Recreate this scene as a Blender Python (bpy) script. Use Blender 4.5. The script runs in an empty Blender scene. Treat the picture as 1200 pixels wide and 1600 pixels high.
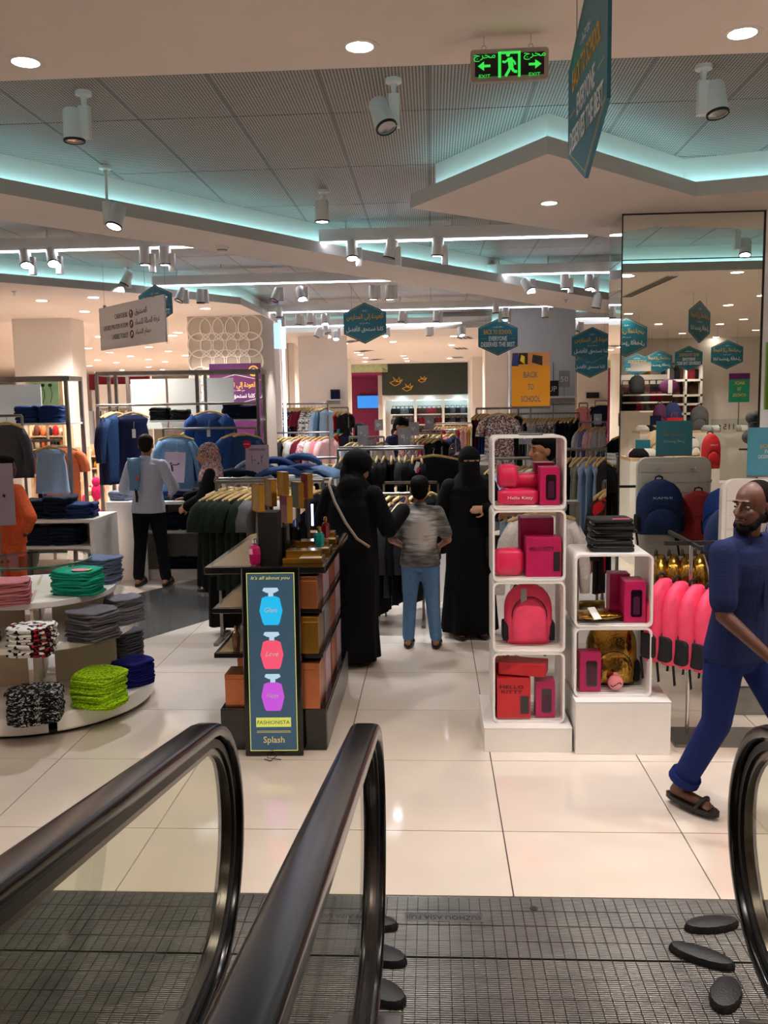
import bpy, bmesh, math, random
from math import pi, sin, cos, tan, sqrt, radians as R
from mathutils import Vector, Matrix, Euler
scene = bpy.context.scene
COL = scene.collection
rnd = random.Random(7)

# ------------------------------------------------------------------ camera
CAM = Vector((0, 0, 2.05)); FPX = 1400.0
YAW, PITCH, ROLL = R(3.15), R(6.75), 0.0165
fwd = Vector((-sin(YAW)*cos(PITCH), cos(YAW)*cos(PITCH), -sin(PITCH)))
rgt = fwd.cross(Vector((0, 0, 1))).normalized()
upv = rgt.cross(fwd).normalized()
rgt, upv = (rgt*cos(ROLL) - upv*sin(ROLL)), (upv*cos(ROLL) + rgt*sin(ROLL))
cam_data = bpy.data.cameras.new('camera'); cam = bpy.data.objects.new('camera', cam_data); COL.objects.link(cam)
cam_data.sensor_width = 36; cam_data.lens = FPX/1600*36; cam_data.clip_start = 0.02; cam_data.clip_end = 200
cam.matrix_world = Matrix(((rgt.x, upv.x, -fwd.x, CAM.x), (rgt.y, upv.y, -fwd.y, CAM.y), (rgt.z, upv.z, -fwd.z, CAM.z), (0, 0, 0, 1)))
scene.camera = cam
def ray(px, py): return fwd*FPX + rgt*(px-600) - upv*(py-800)
def W(px, py, Y):                     # photograph pixel + distance into the shop -> point in the shop
    d = ray(px, py); return CAM + d*((Y-CAM.y)/d.y)
def G(px, py, z=0.0):                 # photograph pixel + height -> point
    d = ray(px, py); return CAM + d*((z-CAM.z)/d.z)
MIRY = 7.27
def MI(px, py, Yv):                   # a point seen in the column mirror -> its real place
    p = W(px, py, Yv); return Vector((p.x, 2*MIRY-p.y, p.z))

# ------------------------------------------------------------------ world, exposure
world = bpy.data.worlds.new('world'); scene.world = world; world.use_nodes = True
world.node_tree.nodes['Background'].inputs[0].default_value = (1.0, 0.93, 0.86, 1)
world.node_tree.nodes['Background'].inputs[1].default_value = 0.85
scene.view_settings.view_transform = 'Standard'; scene.view_settings.look = 'None'
scene.view_settings.exposure = 1.50; scene.view_settings.gamma = 1.0
scene.view_settings.use_curve_mapping = False
try:
    scene.cycles.max_bounces = 8; scene.cycles.diffuse_bounces = 5; scene.cycles.glossy_bounces = 4
    scene.cycles.transmission_bounces = 5; scene.cycles.transparent_max_bounces = 8; scene.cycles.caustics_reflective = False
    scene.cycles.caustics_refractive = False; scene.cycles.sample_clamp_indirect = 4.0
except Exception: pass
DOWN_W, SPOT_W, LED_E = 36.0, 44.0, 4.0        # lamp powers: downlights, track spots, led lines
WARM, COOL = (1.0, 0.88, 0.78), (0.93, 0.95, 1.0)

# ------------------------------------------------------------------ materials
def lin(h):
    h = h.lstrip('#'); c = [int(h[i:i+2], 16)/255 for i in (0, 2, 4)]
    return tuple(x/12.92 if x <= .04045 else ((x+.055)/1.055)**2.4 for x in c)
MATS = {}
def mat(name, hexc, rough=.55, metal=0.0, var=.10, scale=9.0, bump=0.0, bscale=60.0, coat=0.0, emit=0.0, trans=0.0, alpha=1.0, hex2=None, rand=0.0, spec=.5):
    if name in MATS: return MATS[name]
    m = bpy.data.materials.new(name); MATS[name] = m; m.use_nodes = True
    nt = m.node_tree; b = nt.nodes['Principled BSDF']; L = nt.links.new
    c = lin(hexc); c2 = lin(hex2) if hex2 else tuple(max(0, x*(1-var*2)) for x in c)
    tc = nt.nodes.new('ShaderNodeTexCoord'); nz = nt.nodes.new('ShaderNodeTexNoise')
    nz.inputs['Scale'].default_value = scale; nz.inputs['Detail'].default_value = 4
    L(tc.outputs['Object'], nz.inputs['Vector'])
    mx = nt.nodes.new('ShaderNodeMix'); mx.data_type = 'RGBA'
    mx.inputs[6].default_value = (*c, 1); mx.inputs[7].default_value = (*c2, 1)
    rp = nt.nodes.new('ShaderNodeValToRGB'); rp.color_ramp.elements[0].position = .42; rp.color_ramp.elements[1].position = .68
    L(nz.outputs['Fac'], rp.inputs[0]); L(rp.outputs[0], mx.inputs[0])
    out = mx.outputs[2]
    if rand:
        oi = nt.nodes.new('ShaderNodeObjectInfo'); hs = nt.nodes.new('ShaderNodeHueSaturation')
        ma = nt.nodes.new('ShaderNodeMath'); ma.operation = 'MULTIPLY_ADD'; ma.inputs[1].default_value = rand; ma.inputs[2].default_value = 1-rand/2
        L(oi.outputs['Random'], ma.inputs[0]); L(ma.outputs[0], hs.inputs['Value']); L(out, hs.inputs['Color']); out = hs.outputs[0]
    L(out, b.inputs['Base Color'])
    b.inputs['Roughness'].default_value = rough; b.inputs['Metallic'].default_value = metal
    b.inputs['Specular IOR Level'].default_value = spec
    if coat: b.inputs['Coat Weight'].default_value = coat; b.inputs['Coat Roughness'].default_value = .06
    if trans: b.inputs['Transmission Weight'].default_value = trans
    if alpha < 1: b.inputs['Alpha'].default_value = alpha
    if emit: L(out, b.inputs['Emission Color']); b.inputs['Emission Strength'].default_value = emit
    if bump:
        n2 = nt.nodes.new('ShaderNodeTexNoise'); n2.inputs['Scale'].default_value = bscale; n2.inputs['Detail'].default_value = 3
        L(tc.outputs['Object'], n2.inputs['Vector']); bp = nt.nodes.new('ShaderNodeBump'); bp.inputs['Strength'].default_value = bump
        bp.inputs['Distance'].default_value = .01
        L(n2.outputs['Fac'], bp.inputs['Height']); L(bp.outputs[0], b.inputs['Normal'])
    return m
def cloth(name, hexc, hex2=None, scale=45, rand=.25, rough=.9, bump=.35):
    if hex2:
        a, b = hexc.lstrip('#'), hex2.lstrip('#'); hex2 = '#'+''.join('%02x' % round(int(a[i:i+2], 16)*.6+int(b[i:i+2], 16)*.4) for i in (0, 2, 4))
    return mat(name, hexc, rough=rough, var=.07, hex2=hex2, scale=scale, bump=bump, bscale=90, rand=rand, spec=.2)
def print_mat(name, cols, scale=18, stretch=(1, 1, 1), rough=.9):   # a printed fabric: blotches of several colours
    if name in MATS: return MATS[name]
    m = bpy.data.materials.new(name); MATS[name] = m; m.use_nodes = True
    nt = m.node_tree; b = nt.nodes['Principled BSDF']; L = nt.links.new
    tc = nt.nodes.new('ShaderNodeTexCoord'); mp = nt.nodes.new('ShaderNodeMapping'); mp.inputs['Scale'].default_value = stretch
    vo = nt.nodes.new('ShaderNodeTexNoise'); vo.inputs['Scale'].default_value = scale; vo.inputs['Detail'].default_value = 2
    rp = nt.nodes.new('ShaderNodeValToRGB'); rp.color_ramp.interpolation = 'CONSTANT'
    n = len(cols)
    for i, c in enumerate(cols):
        pos = 0 if i == 0 else .40 + .24*(i-1)/max(1, n-2)
        e = rp.color_ramp.elements[0] if i == 0 else (rp.color_ramp.elements[1] if i == 1 else rp.color_ramp.elements.new(pos))
        e.position = pos; e.color = (*lin(c), 1)
    L(tc.outputs['Object'], mp.inputs[0]); L(mp.outputs[0], vo.inputs['Vector']); L(vo.outputs['Fac'], rp.inputs[0])
    L(rp.outputs[0], b.inputs['Base Color']); b.inputs['Roughness'].default_value = rough; b.inputs['Specular IOR Level'].default_value = .25
    return m
def check_mat(name, c1, c2, scale=22, rough=.9):
    if name in MATS: return MATS[name]
    m = bpy.data.materials.new(name); MATS[name] = m; m.use_nodes = True
    nt = m.node_tree; b = nt.nodes['Principled BSDF']; L = nt.links.new
    tc = nt.nodes.new('ShaderNodeTexCoord'); ck = nt.nodes.new('ShaderNodeTexChecker')
    ck.inputs['Color1'].default_value = (*lin(c1), 1); ck.inputs['Color2'].default_value = (*lin(c2), 1); ck.inputs['Scale'].default_value = scale
    L(tc.outputs['Object'], ck.inputs['Vector']); L(ck.outputs[0], b.inputs['Base Color']); b.inputs['Roughness'].default_value = rough
    return m
def glow(name, hexc, s): return mat(name, hexc, emit=s, var=0.0, rough=.4)
def perforated():
    m = bpy.data.materials.new('perforated_metal'); MATS['perforated'] = m; m.use_nodes = True
    nt = m.node_tree; b = nt.nodes['Principled BSDF']; L = nt.links.new
    tc = nt.nodes.new('ShaderNodeTexCoord'); sp = nt.nodes.new('ShaderNodeSeparateXYZ'); L(tc.outputs['Object'], sp.inputs[0])
    def mth(op, a, bb=None):
        n = nt.nodes.new('ShaderNodeMath'); n.operation = op
        for i, v in enumerate((a, bb)):
            if v is None: continue
            if isinstance(v, (int, float)): n.inputs[i].default_value = v
            else: L(v, n.inputs[i])
        return n.outputs[0]
    k = 2*pi/.026
    x = mth('MULTIPLY', sp.outputs['X'], k*.72); y = mth('MULTIPLY', sp.outputs['Y'], k*.62)
    s = mth('MULTIPLY', mth('SINE', mth('ADD', x, y)), mth('SINE', mth('SUBTRACT', x, y)))
    rp = nt.nodes.new('ShaderNodeValToRGB'); rp.color_ramp.elements[0].position = .04; rp.color_ramp.elements[1].position = .20
    rp.color_ramp.elements[0].color = (*lin('#b5ada6'), 1); rp.color_ramp.elements[1].color = (*lin('#12100f'), 1)
    L(s, rp.inputs[0]); L(rp.outputs[0], b.inputs['Base Color'])
    b.inputs['Roughness'].default_value = .5; b.inputs['Metallic'].default_value = .0
    bp = nt.nodes.new('ShaderNodeBump'); bp.inputs['Strength'].default_value = .3; bp.invert = True; L(s, bp.inputs['Height']); L(bp.outputs[0], b.inputs['Normal'])
    return m
def glass_mat(name, hexc, mixf, rough=.0):
    m = bpy.data.materials.new(name); MATS[name] = m; m.use_nodes = True
    nt = m.node_tree; nt.nodes.remove(nt.nodes['Principled BSDF']); L = nt.links.new; o = nt.nodes['Material Output']
    t = nt.nodes.new('ShaderNodeBsdfTransparent'); t.inputs[0].default_value = (*lin(hexc), 1)
    g = nt.nodes.new('ShaderNodeBsdfGlossy'); g.inputs['Roughness'].default_value = rough
    fr = nt.nodes.new('ShaderNodeFresnel'); fr.inputs[0].default_value = 1.45
    ad = nt.nodes.new('ShaderNodeMath'); ad.operation = 'MULTIPLY_ADD'; ad.inputs[1].default_value = 1.0; ad.inputs[2].default_value = mixf; L(fr.outputs[0], ad.inputs[0])
    ge = nt.nodes.new('ShaderNodeNewGeometry'); iv = nt.nodes.new('ShaderNodeMath'); iv.operation = 'SUBTRACT'; iv.inputs[0].default_value = 1.0; L(ge.outputs['Backfacing'], iv.inputs[1])
    mu = nt.nodes.new('ShaderNodeMath'); mu.operation = 'MULTIPLY'; L(ad.outputs[0], mu.inputs[0]); L(iv.outputs[0], mu.inputs[1]); ad = mu
    mx = nt.nodes.new('ShaderNodeMixShader'); L(ad.outputs[0], mx.inputs[0]); L(t.outputs[0], mx.inputs[1]); L(g.outputs[0], mx.inputs[2]); L(mx.outputs[0], o.inputs[0])
    return m
perforated()
glass_mat('clear_glass', '#eef4ee', .02); glass_mat('green_glass', '#eff2e9', .02); glass_mat('acrylic', '#f2f6f5', .05)
mat('white_paint', '#ece6df', rough=.6, var=.015); mat('ceiling_paint', '#f3e6de', rough=.75, var=.015, scale=3); mat('fascia_shade_vent_grey', '#c9c5c0', rough=.6, var=.02)
mat('wall_paint', '#e9e2dc', rough=.7, var=.02, scale=2); mat('grey_wall', '#d3d8df', rough=.7, var=.02, scale=2)
mat('tile', '#e3d6c8', rough=.07, var=.02, scale=4, coat=.35); mat('grout', '#5a5049', rough=.8); mat('dark_tile', '#5d5d5b', rough=.16, var=.05, scale=5, coat=.3)
mat('white_lacquer', '#eeeae6', rough=.3, var=.015); mat('spot_white', '#efeeed', rough=.4, var=.02); mat('black_gloss', '#0a0a0b', rough=.12, var=.1, coat=.5)
mat('black_plastic', '#151416', rough=.45); mat('steel', '#8f8d8a', rough=.3, metal=1, var=.08); mat('chrome', '#d8d8d8', rough=.12, metal=1, var=.02); mat('rack_steel', '#8a827c', rough=.4, metal=.7)
mat('wood_hanger', '#d9b87c', rough=.45, var=.12, scale=20); mat('gold', '#b98a35', rough=.22, metal=.85, var=.08); mat('copper', '#c8794f', rough=.25, metal=.75, var=.08)
mat('gold_foil', '#c79a45', rough=.18, metal=1, var=.3, scale=14, bump=.5, bscale=30); mat('mirror', '#e9ece4', rough=.0, metal=1.0, var=0.0)
mat('teal_board', '#1f6f86', rough=.45, var=.03); mat('gold_ink', '#d9a637', rough=.5, var=.02); mat('white_ink', '#e9eef0', rough=.5, var=.02); mat('dark_ink', '#1d1b1e', rough=.6); mat('grey_ink', '#6d6a6e', rough=.6)
mat('rubber', '#101012', rough=.5, bump=.2, bscale=120); mat('plate_metal', '#77736e', rough=.34, metal=.75, var=.14, scale=7); mat('groove', '#141312', rough=.7)
glow('lamp_lens', '#fff6e8', 14.0); glow('spot_lens', '#f6f2ff', 14.0); glow('led_white', '#eef2ff', LED_E); glow('led_cyan', '#a4e4ee', 3.2)

# ------------------------------------------------------------------ geometry helpers
class MB:
    def __init__(s): s.v = []; s.f = []; s.m = []; s.cur = 0
    def slot(s, i): s.cur = i; return s
    def add(s, vs, fs):
        o = len(s.v); s.v += [tuple(x) for x in vs]; s.f += [tuple(i+o for i in f) for f in fs]; s.m += [s.cur]*len(fs); return s
    def box(s, c, d, rz=0, rx=0, ry=0):
        h = Vector(d)/2; M = Euler((rx, ry, rz)).to_matrix(); c = Vector(c)
        vs = [c + M @ Vector((x*h.x, y*h.y, z*h.z)) for x in (-1, 1) for y in (-1, 1) for z in (-1, 1)]
        return s.add(vs, [(0, 1, 3, 2), (4, 6, 7, 5), (0, 4, 5, 1), (2, 3, 7, 6), (0, 2, 6, 4), (1, 5, 7, 3)])
    def b2(s, lo, hi):
        lo = Vector(lo); hi = Vector(hi); return s.box((lo+hi)/2, hi-lo)
    def rbox(s, c, d, r=.01, axis='z', seg=3, rz=0, rx=0):   # box with rounded edges along one axis
        dx, dy, dz = d; a, b, h = {'z': (dx, dy, dz), 'y': (dx, dz, dy), 'x': (dy, dz, dx)}[axis]
        r = min(r, a/2*.98, b/2*.98); pts = []
        for cx, cy, a0 in ((a/2-r, b/2-r, 0), (-a/2+r, b/2-r, pi/2), (-a/2+r, -b/2+r, pi), (a/2-r, -b/2+r, 3*pi/2)):
            for k in range(seg+1): t = a0+pi/2*k/seg; pts.append((cx+r*cos(t), cy+r*sin(t)))
        M = Euler((rx, 0, rz)).to_matrix(); c = Vector(c); vs = []
        for q in (-h/2, h/2):
            for u, w in pts:
                p = {'z': (u, w, q), 'y': (u, q, w), 'x': (q, u, w)}[axis]; vs.append(c + M @ Vector(p))
        n = len(pts); return s.add(vs, [tuple(range(n))[::-1], tuple(range(n, 2*n))] + [(i, (i+1) % n, n+(i+1) % n, n+i) for i in range(n)])
    def prism(s, pts, lo, hi, axis='z'):                     # polygon extruded along an axis
        f = {'z': lambda u, w, q: (u, w, q), 'y': lambda u, w, q: (u, q, w), 'x': lambda u, w, q: (q, u, w)}[axis]
        n = len(pts); vs = [f(u, w, lo) for u, w in pts] + [f(u, w, hi) for u, w in pts]
        return s.add(vs, [tuple(range(n))[::-1], tuple(range(n, 2*n))] + [(i, (i+1) % n, n+(i+1) % n, n+i) for i in range(n)])
    def rings(s, rs, cap=True, closed=True):                 # loft through rings of equal length
        n = len(rs[0]); vs = [p for r in rs for p in r]; fs = []
        for k in range(len(rs)-1):
            for i in range(n if closed else n-1): fs.append((k*n+i, k*n+(i+1) % n, (k+1)*n+(i+1) % n, (k+1)*n+i))
        if cap: fs += [tuple(range(n))[::-1], tuple(range((len(rs)-1)*n, len(rs)*n))]
        return s.add(vs, fs)
    def tube(s, pts, r, n=8, cap=True):
        pts = [Vector(p) for p in pts]; rs = []; rr = r if isinstance(r, (list, tuple)) else [r]*len(pts)
        t0 = (pts[1]-pts[0]).normalized(); u = t0.orthogonal().normalized()
        for i, p in enumerate(pts):
            t = ((pts[min(i+1, len(pts)-1)]-p).normalized() + (p-pts[max(i-1, 0)]).normalized())
            t = t.normalized() if t.length > 1e-6 else t0
            u = (u - t*u.dot(t)); u = u.normalized() if u.length > 1e-6 else t.orthogonal().normalized(); w = t.cross(u)
            rs.append([p + (u*cos(2*pi*k/n) + w*sin(2*pi*k/n))*rr[i] for k in range(n)])
        return s.rings(rs, cap)
    def cyl(s, p0, p1, r, n=12): return s.tube([p0, p1], r, n)
    def lathe(s, prof, c=(0, 0, 0), n=24, a0=0, a1=2*pi):    # profile of (radius, z)
        c = Vector(c); full = abs(a1-a0-2*pi) < 1e-4; k = n if full else n+1
        rs = [[c + Vector((r*cos(a0+(a1-a0)*i/n), r*sin(a0+(a1-a0)*i/n), z)) for i in range(k)] for r, z in prof]
        return s.rings(rs, cap=full and prof[0][0] < .01 and prof[-1][0] < .01, closed=full)
    def ell(s, c, r, n=12, m=8, M=None):
        c = Vector(c); rs = []; M = M or Matrix.Identity(3)
        for j in range(m+1):
            t = -pi/2*.995 + pi*.995*j/m
            rs.append([c + M @ Vector((r[0]*cos(t)*cos(2*pi*i/n), r[1]*cos(t)*sin(2*pi*i/n), r[2]*sin(t))) for i in range(n)])
        return s.rings(rs)
    def cap(s, p0, p1, r0, r1, n=12):                        # tapered capsule
        p0 = Vector(p0); p1 = Vector(p1); t = (p1-p0); L_ = t.length; t = t.normalized() if L_ > 1e-6 else Vector((0, 0, 1)); u = t.orthogonal().normalized(); w = t.cross(u); rs = []
        for a in (-1.5, -1.0, -.5, 0): rs.append((p0 + t*r0*sin(a), r0*cos(a)))
        for a in (0, .5, 1.0, 1.5): rs.append((p1 + t*r1*sin(a), r1*cos(a)))
        return s.rings([[p + (u*cos(2*pi*k/n) + w*sin(2*pi*k/n))*q for k in range(n)] for p, q in rs])
    def chain(s, pts, rad, n=12):
        for i in range(len(pts)-1): s.cap(pts[i], pts[i+1], rad[i], rad[i+1], n)
        return s
    def mesh(s, name, mats, smooth=False):
        me = bpy.data.meshes.new(name); me.from_pydata(s.v, [], s.f); me.update()
        for m in (mats if isinstance(mats, (list, tuple)) else [mats]): me.materials.append(MATS[m] if isinstance(m, str) else m)
        if any(s.m): me.polygons.foreach_set('material_index', s.m)
        bm = bmesh.new(); bm.from_mesh(me); bmesh.ops.recalc_face_normals(bm, faces=bm.faces); bm.to_mesh(me); bm.free()
        if smooth:
            me.polygons.foreach_set('use_smooth', [True]*len(me.polygons))
            if smooth != 'all':
                try: me.set_sharp_from_angle(angle=R(40))
                except Exception: pass
        return me
    def build(s, name, mats, parent=None, loc=None, rz=None, smooth=False, bevel=0):
        o = ob(name, s.mesh(name, mats, smooth), parent, loc, rz)
        if bevel: md = o.modifiers.new('bevel', 'BEVEL'); md.width = bevel; md.segments = 2; md.limit_method = 'ANGLE'
        return o
def ob(name, data, parent=None, loc=None, rz=None, rot=None):
    o = bpy.data.objects.new(name, data); COL.objects.link(o)
    if parent: o.parent = parent
    if loc is not None: o.location = loc
    if rz is not None: o.rotation_euler = (0, 0, rz)
    if rot is not None: o.rotation_euler = rot
    return o
def tag(o, label, cat, group=None):
    o['label'] = label; o['category'] = cat
    if group: o['group'] = group
    return o
def thing(name, label, cat, loc=(0, 0, 0), rz=0, group=None): return tag(ob(name, None, None, loc, rz), label, cat, group)
def struct(o): o['kind'] = 'structure'; return o
def tree_copy(o, parent=None, loc=None, rot=None, label=None, cat=True):
    c = o.copy(); COL.objects.link(c); c.parent = parent
    if loc is not None: c.location = loc
    if rot is not None: c.rotation_euler = rot
    if label: c['label'] = label
    for ch in list(o.children): tree_copy(ch, c)
    return c
def ordn(i): return ['first', 'second', 'third', 'fourth', 'fifth', 'sixth', 'seventh', 'eighth', 'ninth', 'tenth', 'eleventh', 'twelfth', 'thirteenth', 'fourteenth', 'fifteenth', 'sixteenth', 'seventeenth', 'eighteenth', 'nineteenth', 'twentieth', 'twenty-first', 'twenty-second', 'twenty-third', 'twenty-fourth', 'twenty-fifth', 'twenty-sixth', 'twenty-seventh', 'twenty-eighth', 'twenty-ninth', 'thirtieth'][i]
# Arabic letters in their joined shapes, laid out right to left
AR = {}
for ch, base, n in (('\u0627', 0xFE8D, 2), ('\u0623', 0xFE83, 2), ('\u0625', 0xFE87, 2), ('\u0628', 0xFE8F, 4), ('\u0629', 0xFE93, 2), ('\u062a', 0xFE95, 4), ('\u062c', 0xFE9D, 4), ('\u062d', 0xFEA1, 4), ('\u062e', 0xFEA5, 4),
                    ('\u062f', 0xFEA9, 2), ('\u0631', 0xFEAD, 2), ('\u0633', 0xFEB1, 4), ('\u0635', 0xFEB9, 4), ('\u0636', 0xFEBD, 4), ('\u0639', 0xFEC9, 4), ('\u063a', 0xFECD, 4), ('\u0641', 0xFED1, 4), ('\u0642', 0xFED5, 4),
                    ('\u0643', 0xFED9, 4), ('\u0644', 0xFEDD, 4), ('\u0645', 0xFEE1, 4), ('\u0646', 0xFEE5, 4), ('\u0647', 0xFEE9, 4), ('\u0648', 0xFEED, 2), ('\u0649', 0xFEEF, 2), ('\u064a', 0xFEF1, 4), ('\u0621', 0xFE80, 1)): AR[ch] = (base, n)
def arabic(t):
    out = []
    for i, ch in enumerate(t):
        if ch not in AR: out.append(ch); continue
        base, n = AR[ch]; prev = i > 0 and t[i-1] in AR and AR[t[i-1]][1] == 4; nxt = i+1 < len(t) and t[i+1] in AR and AR[t[i+1]][1] > 1 and n == 4
        k = (3 if prev and nxt else 2 if nxt else 1 if prev and n > 1 else 0); out.append(chr(base+k))
    return ''.join(out[::-1])
A_SCHOOL = arabic('\u0627\u0644\u0639\u0648\u062f\u0629 \u0625\u0644\u0649 \u0627\u0644\u0645\u062f\u0627\u0631\u0633')
A_BEST = arabic('\u0643\u0644\u0646\u0627 \u0646\u0633\u062a\u062d\u0642 \u0627\u0644\u0623\u0641\u0636\u0644')
A_EXIT = arabic('\u0645\u062e\u0631\u062c'); A_DESK = arabic('\u0627\u0644\u0635\u0646\u062f\u0648\u0642')
A_PRAY = arabic('\u063a\u0631\u0641\u0629 \u0627\u0644\u0635\u0644\u0627\u0629 \u0644\u0644\u0646\u0633\u0627\u0621'); A_WC = arabic('\u062d\u0645\u0627\u0645 \u0627\u0644\u0646\u0633\u0627\u0621')
A_FROM = arabic('\u0645\u0646 \u0627\u0644\u0623\u0644\u0641 \u0625\u0644\u0649 \u0627\u0644\u064a\u0627\u0621')
def text(body, width, loc, m, parent=None, rot=(pi/2, 0, 0), h=None, name='lettering', align='CENTER', ext=.0006, shear=0, bold=0):
    c = bpy.data.curves.new(name, 'FONT'); c.body = body; c.align_x = align; c.align_y = 'CENTER'; c.extrude = ext; c.resolution_u = 2; c.shear = shear; c.offset = bold
    o = bpy.data.objects.new(name, c); me = bpy.data.meshes.new_from_object(o); bpy.data.objects.remove(o); bpy.data.curves.remove(c)
    me.name = name; me.materials.clear(); me.materials.append(MATS[m]); xs = [v.co.x for v in me.vertices] or [0, 1]; ys = [v.co.y for v in me.vertices] or [0, 1]; w0 = max(xs)-min(xs) or 1; h0 = max(ys)-min(ys) or 1
    yc = (max(ys)+min(ys))/2; xc = (max(xs)+min(xs))/2; s = width/w0; t = (h/h0) if h else s
    for v in me.vertices: v.co = ((v.co.x-xc)*s, (v.co.y-yc)*t, v.co.z)
    return ob(name, me, parent, loc, rot=rot)
# ================================================================== THE SETTING
# ---- floor: white tiles laid one by one near the travelator, the same floor in one sheet farther off
TX, TY, X0, Y0 = .85, .866, .322, 3.56
floor = struct(MB().b2((-24, -13, -.06), (14, 42, -.012)).build('floor', 'grout'))
tme = MB().rbox((0, 0, -.006), (TX-.006, TY-.006, .012), .004).mesh('floor_tile', 'tile')
for i in range(-8, 6):
    for j in range(0, 17):
        ob('tile', tme, floor, (X0+TX*(i+.5), 4.14-TY+TY*(j+.5), 0)) if j > 0 else None
tme0 = MB().rbox((0, 0, -.006), (TX-.006, 4.14-Y0-.006, .012), .004).mesh('floor_tile_cut', 'tile')
for i in range(-8, 6): ob('tile', tme0, floor, (X0+TX*(i+.5), (4.14+Y0)/2, 0))
YE = 4.14+TY*16
def far_floor():
    m = bpy.data.materials.new('far_tiles'); MATS['far_tiles'] = m; m.use_nodes = True; nt = m.node_tree; b = nt.nodes['Principled BSDF']
    tc = nt.nodes.new('ShaderNodeTexCoord'); br = nt.nodes.new('ShaderNodeTexBrick'); br.offset = 0
    br.inputs['Color1'].default_value = br.inputs['Color2'].default_value = (*lin('#e3d6c8'), 1); br.inputs['Mortar'].default_value = (*lin('#7a7068'), 1)
    br.inputs['Scale'].default_value = 1; br.inputs['Mortar Size'].default_value = .004; br.inputs['Brick Width'].default_value = TX; br.inputs['Row Height'].default_value = TY
    nt.links.new(tc.outputs['Object'], br.inputs['Vector']); nt.links.new(br.outputs[0], b.inputs['Base Color']); b.inputs['Roughness'].default_value = .16
far_floor()
mb = MB(); mb.b2((-24, YE, -.012), (14, 42, 0)); mb.b2((-24, Y0, -.012), (X0-8*TX, YE, 0)); mb.b2((X0+6*TX, -13, -.012), (14, YE, 0)); mb.b2((1.45, -13, -.012), (X0+6*TX, Y0, 0)); mb.b2((-24, -13, -.012), (-2.9, Y0, 0))
mb.build('far_tiling', 'far_tiles', floor)
band = MB().prism([(-2.60, 7.75), (-2.05, 8.75), (-.9, 10.85), (.2, 12.8), (-1.2, 13.6), (-2.7, 10.85), (-3.45, 9.5), (-5.4, 6.3), (-4.2, 5.2)], 0, .003).build('floor_band', 'dark_tile'); struct(band)

# ---- ceilings
SOF = 3.5; TOP = 3.8
ceil = struct(MB().b2((-24, 3, TOP+.03), (14, 42, TOP+.08)).build('ceiling', 'black_plastic'))
pm = MB().rbox((0, 0, .011), (.585-.012, 1.22-.012, .022), .004).mesh('perforated_panel', MATS['perforated'])
for i in range(-12, 9):
    for j in range(-2, 10):
        x = .585*(i+.5); y = 5.6+1.22*(j+.5)
        if x < -5.2 and y > 9.2: continue
        if x < -3.2 and y > 13: continue
        if j >= 8 and (x < -4 or x > 4): continue
        ob('panel', pm, ceil, (x, y, TOP))
mb = MB()
for i in range(-12, 10): mb.box((.585*i, 10.5, TOP+.012), (.012, 15.4, .02))
mb.build('panel_grid', 'grey_ink', ceil)
def inset(poly, d):
    n = len(poly); out = []; A = sum(poly[i][0]*poly[(i+1) % n][1]-poly[(i+1) % n][0]*poly[i][1] for i in range(n)); sg = 1 if A > 0 else -1
    for i in range(n):
        p0, p1, p2 = (Vector(poly[(i+k) % n]) for k in (-1, 0, 1)); e1 = (p1-p0).normalized(); e2 = (p2-p1).normalized()
        n1 = Vector((-e1.y, e1.x))*sg; n2 = Vector((-e2.y, e2.x))*sg; b = (n1+n2)
        b = b/max(.35, b.dot(n1)) if b.length > .1 else n1
        out.append(tuple(p1+b*d))
    return out
def soffit(name, poly, lit, lip=.1, led=True):
    o = struct(MB().prism(poly, SOF, SOF+lip).build(name, ['ceiling_paint'])); ins = inset(poly, .14)
    MB().prism(ins, SOF+lip, TOP+.02).build('upstand', 'white_paint', o); mid = inset(poly, .085)
    if led:
        for k in range(lit): 
            a = Vector((*mid[k], SOF+lip+.006)); b = Vector((*mid[k+1], SOF+lip+.006)); d = (b-a)
            MB().box((a+b)/2, (d.length, .02, .012), rz=math.atan2(d.y, d.x)).build('led_strip', 'led_cyan', o)
    fb = MB()
    for k in range(lit):
        a = Vector(poly[k]); b = Vector(poly[k+1]); e = (b-a).normalized(); nn = Vector((e.y, -e.x)); ar = sum(poly[i][0]*poly[(i+1) % len(poly)][1]-poly[(i+1) % len(poly)][0]*poly[i][1] for i in range(len(poly)))
        if ar < 0: nn = -nn
        q = [a, b, b+nn*.004, a+nn*.004]; fb.add([(p.x, p.y, z) for z in (SOF, SOF+lip) for p in q], [(3, 2, 1, 0), (4, 5, 6, 7), (0, 1, 5, 4), (1, 2, 6, 5), (2, 3, 7, 6), (3, 0, 4, 7)])
    fb.build('fascia', 'fascia_shade_vent_grey', o)  # greyer than the ceiling: shade of the unlit lip face put into its colour
    return o
ENT = struct(MB().b2((-24, -13, SOF), (14, 4.05, SOF+.1)).build('ceiling_entrance', 'ceiling_paint'))
MB().b2((-24, -13, SOF+.1), (14, 3.90, TOP+.08)).build('upstand', 'white_paint', ENT); MB().b2((-24, 4.05, SOF), (14, 4.054, SOF+.1)).build('fascia', 'fascia_shade_vent_grey', ENT)  # entrance fascia strip is painted in the same shade grey
MB().b2((-6, 3.95, SOF+.102), (8, 3.97, SOF+.114)).build('led_strip', 'led_cyan', ENT)
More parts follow.
